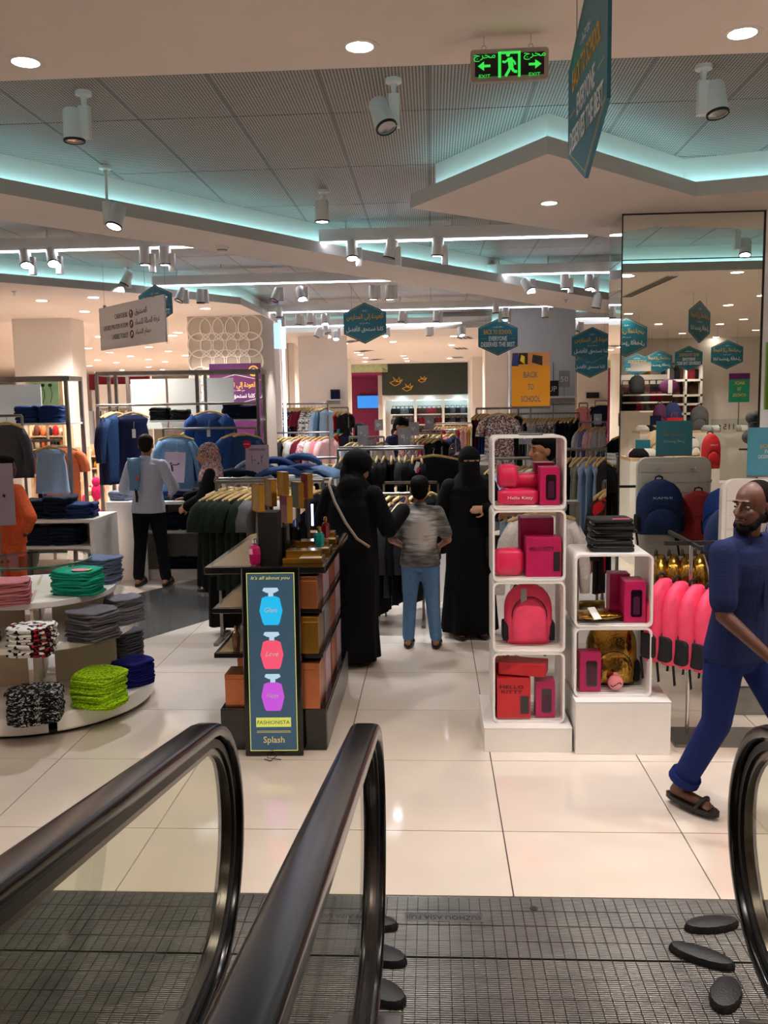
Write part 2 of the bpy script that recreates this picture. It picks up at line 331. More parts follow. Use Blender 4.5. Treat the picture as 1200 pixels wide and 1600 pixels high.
soffit('ceiling_ribbon', [(-4.2, 4.15), (-2.86, 6.04), (-1.92, 7.37), (-1.04, 8.67), (.19, 10.26), (2.42, 13.06), (3.6, 14.5), (4.1, 16.7), (2.95, 15.33), (1.95, 14.14), (.22, 11.66), (-1.18, 9.79), (-2.15, 8.23), (-3.26, 6.86), (-5.2, 4.5)], 6)
soffit('ceiling_island', [(-.14, 6.85), (.69, 5.5), (1.89, 6.73), (2.35, 6.6), (5.5, 5.8), (6.0, 12), (1.61, 8.3)], 4)
soffit('ceiling_left', [(-12, 3.0), (-4.83, 10.05), (-3.68, 11.26), (-2.68, 12.75), (-2.64, 14.21), (-2.64, 15.6), (-4.4, 17.7), (-4.4, 41), (-24, 41), (-24, 3.0)], 4)
soffit('ceiling_far', [(-4.4, 17.75), (-.9, 17.55), (3.6, 17.1), (13, 17.1), (13, 41), (-4.4, 41)], 2)
struct(MB().b2((4.2, 9, SOF), (13.5, 17.0, SOF+.3)).build('ceiling_right', 'ceiling_paint'))

# ---- lamps
def lamp(loc, power, col, kind='SPOT', size=2.3, parent=None, aim=None, soft=.06, blend=.7):
    d = bpy.data.lights.new('lamp', kind); d.energy = power; d.color = col
    if kind == 'SPOT': d.spot_size = size; d.spot_blend = blend; d.shadow_soft_size = soft
    o = bpy.data.objects.new('lamp', d); COL.objects.link(o); o.location = loc
    if aim is not None: o.rotation_euler = (Vector(aim)-Vector(loc)).to_track_quat('-Z', 'Y').to_euler()
    return o
dl_ring = MB().lathe([(.052, 0), (.075, -.002), (.078, .0), (.078, .012), (.05, .012)], n=20).mesh('trim_ring', 'white_paint', True)
dl_lens = MB().lathe([(.001, -.004), (.053, .000), (.053, .006), (.001, .006)], n=20).mesh('lens', 'lamp_lens', True)
def downlight(p, label, group, k=1.0, power=None, col=WARM):
    t = thing('downlight', label, 'ceiling light', p, 0, group); t.scale = (k, k, k)
    ob('trim_ring', dl_ring, t); ob('lens', dl_lens, t)
    if power: lamp(p - Vector((0, 0, .02)), power, col)
    return t
for (x, y), w in zip(((40, 98), (562, 74), (1160, 53)), ('left', 'middle', 'right')):
    downlight(G(x, y, SOF-.002), 'round recessed downlight in the entrance ceiling, %s of the near row' % w, 'entrance downlights', 1.05, DOWN_W*.75)
downlight(G(858, 318, SOF-.002), 'round recessed downlight in the angular ceiling island beside the mirrored column', 'island downlight', 1.05, DOWN_W*.9)
LD = [(195, 210), (438, 195), (397, 261), (150, 316), (468, 380), (963, 247), (810, 373), (835, 360), (413, 433), (515, 453), (458, 488), (611, 470), (697, 428), (790, 447), (870, 467), (545, 500), (697, 485), (697, 521), (774, 497), (418, 515), (454, 545), (571, 535), (522, 552), (640, 547), (585, 560), (762, 533), (757, 556), (437, 566)]
LD.sort()
for i, (x, y) in enumerate(LD):
    p = G(x/3, 400+y/3, SOF-.002)
    if p.y > 40: continue
    downlight(p, 'round recessed downlight in the left white ceiling, %s counting from the left edge' % ordn(i), 'downlights of the left ceiling', 1.3 if p.y < 16 else 1.6, DOWN_W*4.5 if i in (0, 2, 4, 6, 9, 12, 15, 18, 21, 24, 27) else None)
FD = [(473, 452), (490, 463), (513, 477), (512, 496), (530, 508), (545, 519), (557, 523), (570, 533), (415, 411), (643, 403), (690, 468), (701, 480), (709, 492), (641, 521), (735, 527), (741, 537), (755, 555), (918, 418), (926, 377), (907, 480), (900, 523), (895, 545), (963, 516)]
FD.sort()
for i, (x, y) in enumerate(FD):
    p = G(400+x/3, 400+y/3, SOF-.002)
    if p.y > 33: p = W(400+x/3, 400+y/3, 32.5); p.z = SOF-.002
    downlight(p, 'round recessed downlight in the far centre ceiling, %s counting from the left' % ordn(i), 'downlights of the far ceiling', 1.4, DOWN_W*4.5 if i in (0, 3, 6, 9, 11, 14, 17, 20, 22) else None)
for i, (x, y, w) in enumerate([(447, 400, 26), (505, 445, 24), (560, 485, 20), (600, 513, 17), (977, 383, 16), (960, 433, 14), (945, 475, 13), (935, 506, 12)]):
    p = G(400+x/3, 400+y/3, SOF-.002); t = thing('air_vent', 'slotted air vent in the far ceiling, %s of the %s row' % (ordn(i % 4), 'left' if i < 4 else 'right'), 'air vent', p, R(-62 if i < 4 else 80), 'far ceiling vents')
    MB().b2((-.36, -.17, -.004), (.36, .17, 0)).build('frame', 'fascia_shade_vent_grey', t)
    for s_ in (-.1, 0, .1): MB().b2((-.34, s_-.03, -.008), (.34, s_+.03, -.004)).build('slot', 'dark_ink', t)
# smoke detector, sprinklers
def sprinkler(px, py, z, lab):
    p = G(px, py, z); t = thing('sprinkler', lab, 'sprinkler', p, 0, 'ceiling sprinklers')
    MB().lathe([(.001, 0), (.035, 0), (.035, -.008), (.012, -.012), (.012, -.04), (.001, -.04)], n=12).build('body', 'chrome', t); MB().lathe([(.001, -.052), (.022, -.052), (.022, -.05), (.001, -.05)], n=12).build('deflector', 'chrome', t)
sprinkler(345, 414, TOP, 'small chrome sprinkler on the perforated panels behind the ribbon'); sprinkler(22, 455, SOF, 'small chrome sprinkler in the left white ceiling'); sprinkler(706, 402, TOP, 'small chrome sprinkler above the right end of the ribbon'); sprinkler(884, 468, SOF, 'small chrome sprinkler under the ribbon near the mirrored column')
p = G(347, 385, SOF); t = thing('smoke_detector', 'round white smoke detector under the ceiling ribbon', 'smoke detector', p)
MB().lathe([(.001, 0), (.06, 0), (.06, -.015), (.045, -.03), (.001, -.03)], n=20).build('base', 'white_paint', t, smooth=True); MB().lathe([(.001, -.036), (.042, -.036), (.042, -.03), (.001, -.03)], n=20).build('sensor_ring', 'dark_ink', t); MB().lathe([(.001, -.05), (.03, -.048), (.036, -.036), (.001, -.036)], n=20).build('cap', 'white_paint', t, smooth=True)

# ---- light beams hung under the perforated ceiling
BEAMS = [(8.75, -5.2, -2.24, 'left half of the nearest light beam'), (8.72, -1.05, 1.46, 'right half of the nearest light beam'), (11.4, -3.5, -.47, 'left half of the second light beam'), (11.15, .68, 2.15, 'right half of the second light beam'), (14.85, -3.0, 2.0, 'third light beam'), (17.45, -3.3, 1.15, 'farthest light beam before the far ceiling'), (17.1, 2.5, 3.5, 'short light beam right of the grey wall')]
for y, a, b, nm in BEAMS:
    t = thing('light_beam', 'white ceiling beam with a thin lit line, ' + nm, 'light beam', ((a+b)/2, y, 0), 0, 'ceiling light beams')
    MB().b2((-(b-a)/2, -.05, 3.6), ((b-a)/2, .09, 3.715)).build('beam', 'spot_white', t)
    for q in (-.4, 0, .4): MB().cyl(((b-a)*q, .02, 3.715), ((b-a)*q, .02, TOP), .008, 6).build('hanger_rod', 'spot_white', t)
    MB().b2((-(b-a)/2, -.052, 3.584), ((b-a)/2, -.03, 3.599)).build('light_line', 'led_white', t)
# ---- track spotlights
sp_can = MB().lathe([(.001, 0), (.045, 0), (.045, -.02), (.018, -.028), (.012, -.08), (.001, -.08)], n=16).mesh('mount', 'spot_white', True)
sp_box = MB().rbox((0, 0, -.15), (.06, .05, .17), .006).mesh('driver_box', 'spot_white')
sp_head = MB().lathe([(.001, .085), (.05, .085), (.055, .075), (.058, -.08), (.05, -.085), (.05, -.07), (.001, -.07)], n=20).mesh('head', 'spot_white', True)
sp_rim = MB().lathe([(.051, -.088), (.059, -.088), (.0592, -.076), (.051, -.076)], n=20).mesh('rim', 'dark_ink', True)
sp_len = MB().lathe([(.001, -.086), (.05, -.083), (.05, -.076), (.001, -.076)], n=20).mesh('lens', 'spot_lens', True)
sp_off = MB().lathe([(.001, -.082), (.05, -.080), (.05, -.076), (.001, -.076)], n=20).mesh('lens', 'chrome', True)
def spotlight(px, py, Y, label, tilt=0, turn=0, lit=True, onbeam=True, power=0, side=1):
    p = W(px, py, Y); ztop = 3.6 if onbeam else TOP; boxz = p.z+.10
    t = thing('track_spotlight', label, 'spotlight', (p.x+.065*side, Y, ztop), 0, 'track spotlights')
    if not onbeam: ob('mount', sp_can, t)
    o = ob('driver_box', sp_box, t); o.location.z = 0 if onbeam else min(-.015, p.z-ztop+.17)
    if not onbeam: MB().cyl((0, 0, -.07), (0, 0, o.location.z-.07), .01, 8).build('stem', 'spot_white', t)
    hd = ob('head', sp_head, t, (-.065*side, -.0, p.z-ztop), rot=(tilt, 0, turn)); ob('rim', sp_rim, hd); ob('lens', sp_len if lit else sp_off, hd)
    if power:
        d = Matrix.Rotation(turn, 3, 'Z') @ (Matrix.Rotation(tilt, 3, 'X') @ Vector((0, 0, -1))); hp = Vector((p.x, Y, p.z))
        lamp(hp+d*.12, power, COOL, size=1.15, aim=hp+d*2, soft=.05, blend=.6)
    return t
spotlight(115, 196, 5.09, 'large white spotlight under the perforated ceiling, upper left', 0, 0, False, False, 0, 1).children[1].location.y = .0
spotlight(597, 180, 5.07, 'large white spotlight under the perforated ceiling, near the centre of the top', R(-28), R(40), False, False, SPOT_W, 1)
spotlight(1118, 155, 5.04, 'large white spotlight under the perforated ceiling, upper right beside the hexagon board', R(-14), R(25), False, False, SPOT_W, -1)
spotlight(503, 330, 7.5, 'white spotlight pointing straight down above the nearest beam', 0, 0, True, False, SPOT_W, 0.2)
spotlight(182, 338, 6.6, 'lit white spotlight hanging before the cyan cove of the ribbon', R(-22), R(-25), True, False, SPOT_W, -1)
spotlight(198, 436, 11.16, 'white spotlight tilted right above the directory board', R(28), R(130), False, False, SPOT_W, .3)
spotlight(737, 425, 11.04, 'white spotlight hanging before the right cove of the ribbon', R(6), R(60), False, False, SPOT_W, -.9)
spotlight(933, 471, 11.9, 'white spotlight beside the left edge of the mirrored column', R(12), R(60), False, False, 0, .2)
spotlight(888, 346, 7.6, 'white spotlight partly behind the angular ceiling island', 0, 0, True, False, 0, -.9) if False else None
row = [(40, 404, -30, 30, 1), (82, 402, -34, 30, 1), (227, 400, 0, 0, 1), (258, 400, 0, 0, 1)]
for i, (x, y, a, b, l) in enumerate(row): spotlight(x, y, 8.70, 'white spotlight on the nearest light beam, %s from the left edge' % ordn(i), R(a), R(b), bool(l), True, SPOT_W*1.2 if i % 2 else 0)
for i, (x, y, a, b, l) in enumerate([(550, 391, -18, 10, 1), (611, 389, 14, 80, 0), (684, 386, 4, 60, 1)]): spotlight(x, y, 8.67, 'white spotlight on the nearest light beam above the ribbon, %s of three' % ordn(i), R(a), R(b), bool(l), True, SPOT_W*1.2)
for i, (x, y, a, b, l) in enumerate([(283, 461, 25, 130, 0), (314, 463, 0, 0, 0), (432, 461, 26, 130, 0), (470, 459, -30, 30, 1), (583, 457, 0, 0, 1), (609, 457, 0, 0, 1)]): spotlight(x, y, 11.35, 'white spotlight on the second light beam, %s from the left' % ordn(i), R(a), R(b), bool(l), True, SPOT_W*1.3 if i in (0, 3, 5) else 0)
for i, (x, y, a, b, l) in enumerate([(824, 446, -35, 50, 1), (883, 440, 0, 0, 1), (921, 441, -10, 0, 1)]): spotlight(x, y, 11.1, 'white spotlight on the second light beam right of the ribbon, %s of three' % ordn(i), R(a), R(b), bool(l), True, SPOT_W*1.3 if i != 1 else 0)
for i, (x, y, a, b, l) in enumerate([(436, 488, 0, 0, 0), (467, 499, 5, 40, 0), (485, 497, 0, 0, 0), (507, 499, -20, 20, 1), (628, 495, 8, 120, 0), (682, 494, 5, 20, 0), (775, 481, 0, 0, 0), (790, 489, 0, 0, 0), (852, 488, 0, 0, 0)]): spotlight(x, y, 14.8, 'small white spotlight on the third light beam, %s from the left' % ordn(i), R(a), R(b), bool(l), True, SPOT_W*1.8 if i in (1, 3, 5) else 0)
for i, (x, y, a, b, l) in enumerate([(497, 520, 25, 100, 0), (510, 515, -20, 60, 0), (525, 524, -25, 10, 1), (602, 519, -20, 10, 1), (670, 518, 5, 0, 0), (720, 518, -25, 30, 1), (904, 511, 20, 100, 0)]): spotlight(x, y, 17.4 if x < 800 else 17.05, 'small white spotlight on the farthest light beam, %s from the left' % ordn(i), R(a), R(b), bool(l), True, SPOT_W*2 if i in (1, 3, 5) else 0)

# ---- walls and pillars
struct(MB().b2((-24.2, 3, 0), (-24, 41, 4)).build('wall_left', 'wall_paint')); struct(MB().b2((13.5, -13, 0), (13.7, 41, 4)).build('wall_right', 'wall_paint'))
struct(MB().b2((-24, 40.8, 0), (14, 41, 4)).build('wall_back', 'wall_paint')); struct(MB().b2((-24, -13.2, 0), (14, -13, 4)).build('wall_front', 'wall_paint'))
a = W(22, 560, 14.0); b = W(113, 560, 14.0)
struct(MB().b2((a.x, 14.0, 0), (b.x, 14.55, SOF)).build('pillar_left', 'wall_paint'))
PA = W(295, 560, 14.25); PB = W(411, 560, 14.25)
pil = struct(MB().b2((PA.x, 14.25, 0), (PB.x, 15.3, SOF)).build('pillar_patterned', mat('pillar_beige', '#bfb3a6', rough=.7, var=.02)))
ringm = MB(); N = 28
rr = []
for k in range(N):
    t = 2*pi*k/N; rr.append([Vector(((.19+dx)*cos(t), -dz, (.19+dx)*sin(t))) for dx, dz in ((-.010, 0), (-.010, .022), (.010, .022), (.010, 0))])
vs = [p for r_ in rr for p in r_]; ringm.add(vs, [(4*k+q, 4*k+(q+1) % 4, 4*((k+1) % N)+(q+1) % 4, 4*((k+1) % N)+q) for k in range(N) for q in range(4)])
rme = ringm.mesh('lattice_ring', 'white_paint')
pw = PB.x-PA.x
for i in range(5):
    for j in range(8):
        x = PA.x+.19+i*(pw-.38)/4; z = SOF-.19-j*.262
        if z > 1.4: ob('lattice_ring', rme, pil, (x, 14.25-.0015*((i+j) % 2), z))
# grey wall with shelf on the right, behind the long rack
a = W(797, 560, 15.7); b = W(899, 560, 15.7)
gw = struct(MB().b2((a.x, 15.7, 0), (b.x, 16.1, TOP)).build('wall_grey', 'grey_wall'))
MB().b2((a.x+.003, 15.685, 2.02), (b.x, 15.7, 2.03)).build('seam', 'grey_ink', gw); MB().b2((W(864, 560, 15.7).x, 15.69, .6), (W(865, 560, 15.7).x, 15.7, 2.75)).build('seam', 'grey_ink', gw)
# far pillars and walls of the central hall
for nm, x0, x1, Y, d, m in (('pillar_far', 758, 793, 21.0, 1.0, 'wall_paint'), ('pillar_white', 738, 757, 28.0, 6.0, 'wall_paint')):
    struct(MB().b2((W(x0, 600, Y).x, Y, 0), (W(x1, 600, Y).x, Y+d, SOF)).build(nm, m))
a = G(440, 530, SOF); b = G(541, 561, SOF)
def wallseg(name, p, q, th, m, z0=0, z1=SOF):
    p = Vector((p[0], p[1])); q = Vector((q[0], q[1])); e = (q-p).normalized(); n = Vector((-e.y, e.x))*th
    return struct(MB().prism([tuple(p), tuple(q), tuple(q+n), tuple(p+n)], z0, z1).build(name, m))
wallseg('wall_side', (a.x-.25, 18.3), (b.x-.1, b.y), .3, 'wall_paint')
struct(MB().b2((b.x-.1, b.y, 0), (b.x+.12, b.y+.35, SOF)).build('wall_side_return', 'wall_paint'))
for k in range(5):
    f = .08+.17*k; px = a.x-.25+(b.x-a.x+.15)*f; py = 18.3+(b.y-18.3)*f
    struct(MB().b2((px, py-.15, 1.6), (px+.14, py+.15, SOF)).build('trim_pilaster', 'wall_paint'))
# far end: magenta niche with screen, dark green header, shoe shelving
BY = 31.5
wx0 = W(541, 600, BY).x; wx1 = W(597, 600, BY).x; wx2 = W(741, 600, BY).x
mat('magenta_wall', '#9a2860', rough=.6, var=.04); mat('green_header', '#2c352c', rough=.6, var=.12); mat('lime_cove', '#b9c79a', rough=.6)
struct(MB().b2((wx0-2.5, BY+2.2, 0), (wx1+.4, BY+2.4, SOF)).build('wall_magenta', 'magenta_wall'))
struct(MB().b2((wx0-2.5, BY, SOF-.28), (wx1+.2, BY+2.2, SOF)).build('trim_cove', 'lime_cove'))
struct(MB().b2((wx0-2.5, BY+.05, SOF-.36), (wx1+.2, BY+2.2, SOF-.28)).build('trim_niche_ceiling', 'magenta_wall'))
zt = W(670, 589, BY).z; zb = W(670, 616, BY).z
hd = struct(MB().b2((wx1, BY, zb), (wx2, BY+.6, SOF)).build('wall_header', 'green_header'))
struct(MB().b2((wx1-.2, BY+.9, 0), (wx2+3, BY+1.1, SOF)).build('wall_shoe', 'wall_paint'))
struct(MB().b2((wx2, BY-.2, 0), (wx2+6, BY, SOF)).build('wall_far_right', 'wall_paint'))
# ---- mirrored column
MX0 = G(972, 335, SOF).x; MX1 = G(1197, 327, SOF).x
col = struct(MB().b2((MX0+.012, MIRY+.012, 0), (MX1, MIRY+.5, SOF)).build('column_mirrored', 'wall_paint'))
zs = W(1085, 404, MIRY).z
for z0, z1 in ((.10, zs-.003), (zs+.003, SOF-.01)):
    MB().b2((MX0+.012, MIRY, z0), (MX1, MIRY+.012, z1)).build('mirror_panel', 'mirror', col); MB().b2((MX0, MIRY+.003, z0), (MX0+.012, MIRY+.5, z1)).build('mirror_panel', 'mirror', col)
mb = MB(); mb.b2((MX0-.003, MIRY-.003, .1), (MX0+.006, MIRY+.004, SOF)); mb.b2((MX1-.004, MIRY-.004, .1), (MX1+.012, MIRY+.02, SOF)); mb.b2((MX0, MIRY-.002, zs-.004), (MX1, MIRY+.001, zs+.004)); mb.b2((MX0, MIRY-.003, SOF-.012), (MX1, MIRY+.001, SOF-.001)); mb.build('mirror_edge', 'dark_ink', col)
MB().b2((MX0-.004, MIRY-.01, 0), (MX1+.01, MIRY+.5, .1)).build('skirting', 'steel', col)

# ================================================================== TRAVELATOR
NY, NZ, NR = 2.36, .775, .37
SL = math.atan(.175)
def rail_path(r, y0=-1.4, end=-1.9):
    pts = []; a0 = pi/2 - SL*0.0
    ty, tz = NY + r*sin(SL)*1.0, NZ + r*cos(SL)
    ty = NY + r*sin(SL); 
    n = 8
    for k in range(n): y = y0+(ty-y0)*k/n; pts.append((y, tz+(ty-y)*tan(SL)))
    for k in range(19):
        a = (pi/2-SL) + (-pi-(.0)+SL*.0+.1 + 0)*k/18 + 0.0; pts.append((NY+r*cos(a), NZ+r*sin(a)))
    pts += [(NY-.12, NZ-r*.985), (NY-.3, NZ-r*.955), (NY-.55, NZ-r*.9)]
    return pts
def sweep(pts, X, prof):                # prof: (across, outward) pairs, swept along a path in the upright plane at X
    rs = []; P = [Vector(p) for p in pts]
    for i, p in enumerate(P):
        t = (P[min(i+1, len(P)-1)]-P[max(i-1, 0)]).normalized(); nrm = Vector((-t.y, t.x))
        rs.append([(X+u, p.x+nrm.x*w, p.y+nrm.y*w) for u, w in prof])
    return rs
hr_prof = [(.040*(abs(cos(a))**.45)*(1 if cos(a) >= 0 else -1), .002+.017*(abs(sin(a))**.5)) for a in [pi*k/12 for k in range(13)]] + [(-.040, -.014), (-.030, -.020), (.030, -.020), (.040, -.014)]
mat('handrail_rubber', '#08080b', rough=.2, var=.1, spec=.35); mat('guide_metal', '#6b6560', rough=.25, metal=1)
def balustrade(X, label, y0=-1.4):
    t = thing('travelator_balustrade', label, 'balustrade', (X, 0, 0), 0, 'travelator balustrades')
    pr = rail_path(NR, y0); MB().rings(sweep(pr, 0, hr_prof)).build('handrail', 'handrail_rubber', t, smooth='all')
    pi_ = rail_path(NR-.045, y0); MB().rings(sweep(pi_, 0, [(.022, .018), (-.022, .018), (-.022, -.006), (.022, -.006)])).build('handrail_guide', 'black_plastic', t, smooth=True)
    pg = rail_path(NR-.062, y0); MB().rings(sweep(pg, 0, [(.014, .012), (-.014, .012), (-.014, -.008), (.014, -.008)])).build('glass_channel', 'guide_metal', t, smooth=True)
    g = rail_path(NR-.066, y0)[:-3]; poly = g + [(NY-.2, .47), (y0, .42+(NY-y0-.2)*tan(SL))]
    MB().prism([(p[0], p[1]) for p in poly], -.005, .005, 'x').build('glass_panel', 'green_glass', t)
    MB().prism([(NY+.05, 0), (NY+.05, .30), (NY-.1, .40), (y0, .40+(NY-y0-.1)*tan(SL)), (y0, 0)], -.10, .10, 'x').build('skirt', 'steel', t)
    ex, ez = pr[-1]; MB().ell((0, NY-.28, .37), (.08, .16, .085), 14, 10).build('handrail_inlet', 'rubber', t, smooth='all')
    return t
balustrade(-.66, 'leftmost glass travelator balustrade with black handrail'); balustrade(-.2, 'middle glass travelator balustrade with black handrail, between two walkways'); balustrade(.955, 'right glass travelator balustrade with black handrail near the walking man')
def landing(x0, x1, label, ylen=(3.555, 2.0)):
    t = thing('landing_plate', label, 'floor plate', (0, 0, 0), 0, 'travelator landing plates'); ym = 3.13
    for q, (ya, yb) in enumerate(((ylen[0], ym+.0012), (ym-.0012, ylen[1]))):
        pl = MB().b2((x0, yb, -.012), (x1, ya, -.004)).build('plate', 'groove', t); cw = .0425; nr = round((ya-yb)/.108); ch = (ya-yb-.004)/nr; mb = MB(); y = ya-.002
        for _ in range(nr):
            x = x0+.003
            while x+cw < x1: mb.b2((x, y-ch+.004, -.006), (x+cw-.0035, y, .001)); x += cw
            y -= ch
        o = mb.build('raised_ribs', 'plate_ribbed', pl); o['kind'] = 'stuff'
    return t
def ribbed():
    m = mat('plate_ribbed', '#66635f', rough=.34, metal=.7, var=.16, scale=5); nt = m.node_tree; b = nt.nodes['Principled BSDF']
    tc = nt.nodes.new('ShaderNodeTexCoord'); wv = nt.nodes.new('ShaderNodeTexWave'); wv.bands_direction = 'Y'; wv.inputs['Scale'].default_value = 28
    bp = nt.nodes.new('ShaderNodeBump'); bp.inputs['Strength'].default_value = .5; bp.inputs['Distance'].default_value = .004
    nt.links.new(tc.outputs['Object'], wv.inputs[0]); nt.links.new(wv.outputs['Fac'], bp.inputs['Height']); nt.links.new(bp.outputs[0], b.inputs['Normal'])
ribbed()
lp = landing(-.42, 1.42, 'ribbed metal landing plate with maker lettering at the foot of the walkway'); landing(-2.9, -.425, 'ribbed metal landing plate seen through the left glass balustrade')
p = G(694, 1433, .0015); w = (G(755, 1433).x-G(632, 1433).x)
MB().b2((p.x-w/2, p.y-.03, .001), (p.x+w/2, p.y+.03, .002)).build('name_strip', 'steel', lp); text('SUZHOU ASIA FUJI', w*.94, (p.x, p.y, .0024), 'dark_ink', lp, rot=(0, 0, pi), h=.036, ext=.0002)
o = MB().lathe([(.001, .003), (.016, .003), (.016, .001), (.001, .001)], n=14).build('plug', 'dark_ink', lp, loc=G(834, 1420, 0))
for i, (x, y, L_, wd, an, lab) in enumerate([(583, 1440, .20, .085, -12, 'farthest'), (594, 1491, .21, .10, -22, 'middle'), (594, 1548, .21, .11, -35, 'nearest'), (1112, 1443, .22, .085, 12, 'farthest'), (1096, 1492, .235, .085, -32, 'middle'), (1134, 1552, .19, .10, 62, 'nearest')]):
    p = G(x, y, 0.018); mb = MB(); n = 36
    prof = [(.0, .0), (1.0, .0), (1.0, .5), (.9, .85), (.0, 1.0)]
    rs = [[Vector((L_/2*r_*cos(2*pi*k/n)*(1+.025*(k % 2)), wd/2*r_*sin(2*pi*k/n)*(1+.05*(k % 2)), .035*z)) for k in range(n)] for r_, z in ((.02, 0), (1, 0), (1, .45), (.92, .8), (.6, .96), (.02, 1))]
    mb.rings(rs); o = mb.build('rubber_pad', 'rubber', None, (p.x, p.y, .001), R(an), smooth=True)
    tag(o, 'black oval ribbed rubber pad on the landing plate, %s of three by the %s balustrade' % (lab, 'middle' if i < 3 else 'right'), 'rubber pad', 'rubber pads at the handrail ends')
# ================================================================== SIGNS
def zat(px, py, Y): return W(px, py, Y).z
def xat(px, py, Y): return W(px, py, Y).x
def wires(t, xs, z0, z1, y=0):
    for x in xs: MB().cyl((x, y, z0), (x, y, z1), .0018, 5).build('wire', 'steel', t)
def hexsign(p, rz, front, label, ztop, k=1.0, kind='hexagon_sign'):
    w, h = .325*k, .30*k; pts = [(0, h), (w, h*.5), (w, -h*.5), (0, -h), (-w, -h*.5), (-w, h*.5)]
    t = thing(kind, label, 'hanging sign', p, rz, 'teal hexagon signs')
    MB().prism(pts, -.006, .006, 'y').build('board', ['teal_board'], t)
    q = inset(pts, .018*k); q2 = inset(pts, .022*k)
    for side in (-1, 1):
        mb = MB(); y0 = side*.0062; y1 = side*.0072; n = 6
        for pr in ((5, 0), (2, 3)):
            mb = MB()
            for a in pr: b = (a+1) % n; mb.add([(q[a][0], y0, q[a][1]), (q[b][0], y0, q[b][1]), (q2[b][0], y1, q2[b][1]), (q2[a][0], y1, q2[a][1])], [(0, 1, 2, 3)])
            mb.build('border_line', 'gold_ink', t)
        lang = front if side < 0 else ('ar' if front == 'en' else 'en'); rot = (pi/2, 0, 0 if side < 0 else pi); y = side*.0072
        if lang == 'en':
            text('\u2014A-Z OF\u2014', .2*k, (0, y, .165*k), 'white_ink', t, rot, h=.028*k); text('BACK TO SCHOOL', .47*k, (0, y, .085*k), 'gold_ink', t, rot, h=.075*k, bold=.018); text('EVERYONE', .30*k, (0, y, -.02*k), 'white_ink', t, rot, h=.075*k, bold=.018); text('DESERVES THE BEST', .56*k, (0, y, -.115*k), 'white_ink', t, rot, h=.075*k, bold=.018)
            for sx in (-1, 1): MB().b2((sx*.24*k-.05*k, min(y, y-side*.001), -.022*k), (sx*.24*k+.05*k, max(y, y-side*.001)+.0004, -.018*k)).build('rule', 'gold_ink', t)
        else:
            text(A_SCHOOL, .56*k, (0, y, .085*k), 'gold_ink', t, rot, h=.10*k, bold=.016); text(A_FROM, .16*k, (0, y, .0), 'white_ink', t, rot, h=.03*k); text(A_BEST, .57*k, (0, y, -.085*k), 'white_ink', t, rot, h=.10*k, bold=.016); text('\u2013 A-Z \u2013', .12*k, (0, y, .18*k), 'white_ink', t, rot, h=.025*k)
    wires(t, (-.2*k, .2*k), .2*k, ztop-p.z)
    return t
hexsign(W(570, 505, 13.4), R(-12), 'ar', 'teal hexagon sign with yellow and white Arabic lettering hanging over the centre racks', TOP)
hexsign(W(778, 527, 15.0), R(6), 'en', 'teal hexagon sign reading back to school in English beside the grey wall', TOP)
hexsign(W(925, 540, 15.0), R(-4), 'ar', 'upper of two overlapping teal Arabic hexagon signs left of the mirrored column', TOP)
hexsign(W(922, 566, 17.6), R(-4), 'ar', 'lower of two overlapping teal Arabic hexagon signs left of the mirrored column', SOF)
hexsign(W(243, 476, 11.0), R(-24), 'en', 'teal hexagon sign half hidden by the white directory board', TOP, .8)
hexsign(W(918, 131, 3.13), R(-88.5), 'en', 'large near teal hexagon sign seen almost edge-on below the entrance ceiling', SOF)
# directory board
a = W(157, 514, 10.85); b = W(259, 498, 9.63); c = (a+b)/2; L_ = Vector((b.x-a.x, b.y-a.y)).length
t = thing('directory_board', 'white hanging directory board for cash desk, ladies prayer room and toilet', 'hanging sign', c, math.atan2(b.y-a.y, b.x-a.x))
mat('board_white', '#d9d2cf', rough=.25, var=.01, coat=.4); mat('maroon', '#5c2434', rough=.5)
MB().b2((-L_/2, -.01, -.25), (L_/2, .01, .25)).build('board', 'board_white', t, bevel=.003)
MB().b2((L_/2, -.012, -.27), (L_/2+.03, .012, .25)).build('edge_strip', 'acrylic', t)
for z, e, ar, we, wa, arrow in ((.115, 'CASH DESK', A_DESK, .34, .30, 90), (0, 'LADIES PRAYER ROOM', A_PRAY, .66, .60, 45), (-.115, 'LADIES TOILET', A_WC, .43, .38, 45)):
    text(e, we, (-.06-we/2, -.0115, z), 'dark_ink', t, h=.055); text(ar, wa, (.13+wa/2, -.0115, z+.005), 'dark_ink', t, h=.085)
    ic = MB().lathe([(.001, -.012), (.047, -.012), (.047, -.010), (.001, -.010)], n=24); ic.v = [(x, zz, y) for x, y, zz in ic.v]; o = ic.build('icon', 'maroon', t, loc=(.03, 0, z))
    am = MB(); d = Vector((cos(R(arrow)), 0, sin(R(arrow)))); n_ = Vector((-d.z, 0, d.x)); B = Vector((0, -.0126, 0))
    am.add([B-d*.03-n_*.006, B+d*.012-n_*.006, B+d*.012+n_*.006, B-d*.03+n_*.006], [(0, 1, 2, 3)]); am.add([B+d*.034, B+d*.006+n_*.022, B+d*.006-n_*.022], [(0, 1, 2)]); am.build('arrow', 'white_ink', o)
wires(t, (-L_/2+.15, L_/2-.25), .25, TOP-c.z-.004); MB().b2((-L_/2+.14, -.014, .235), (-L_/2+.16, .014, .275)).build('clamp', 'steel', t); MB().b2((L_/2-.26, -.014, .235), (L_/2-.24, .014, .275)).build('clamp', 'steel', t)
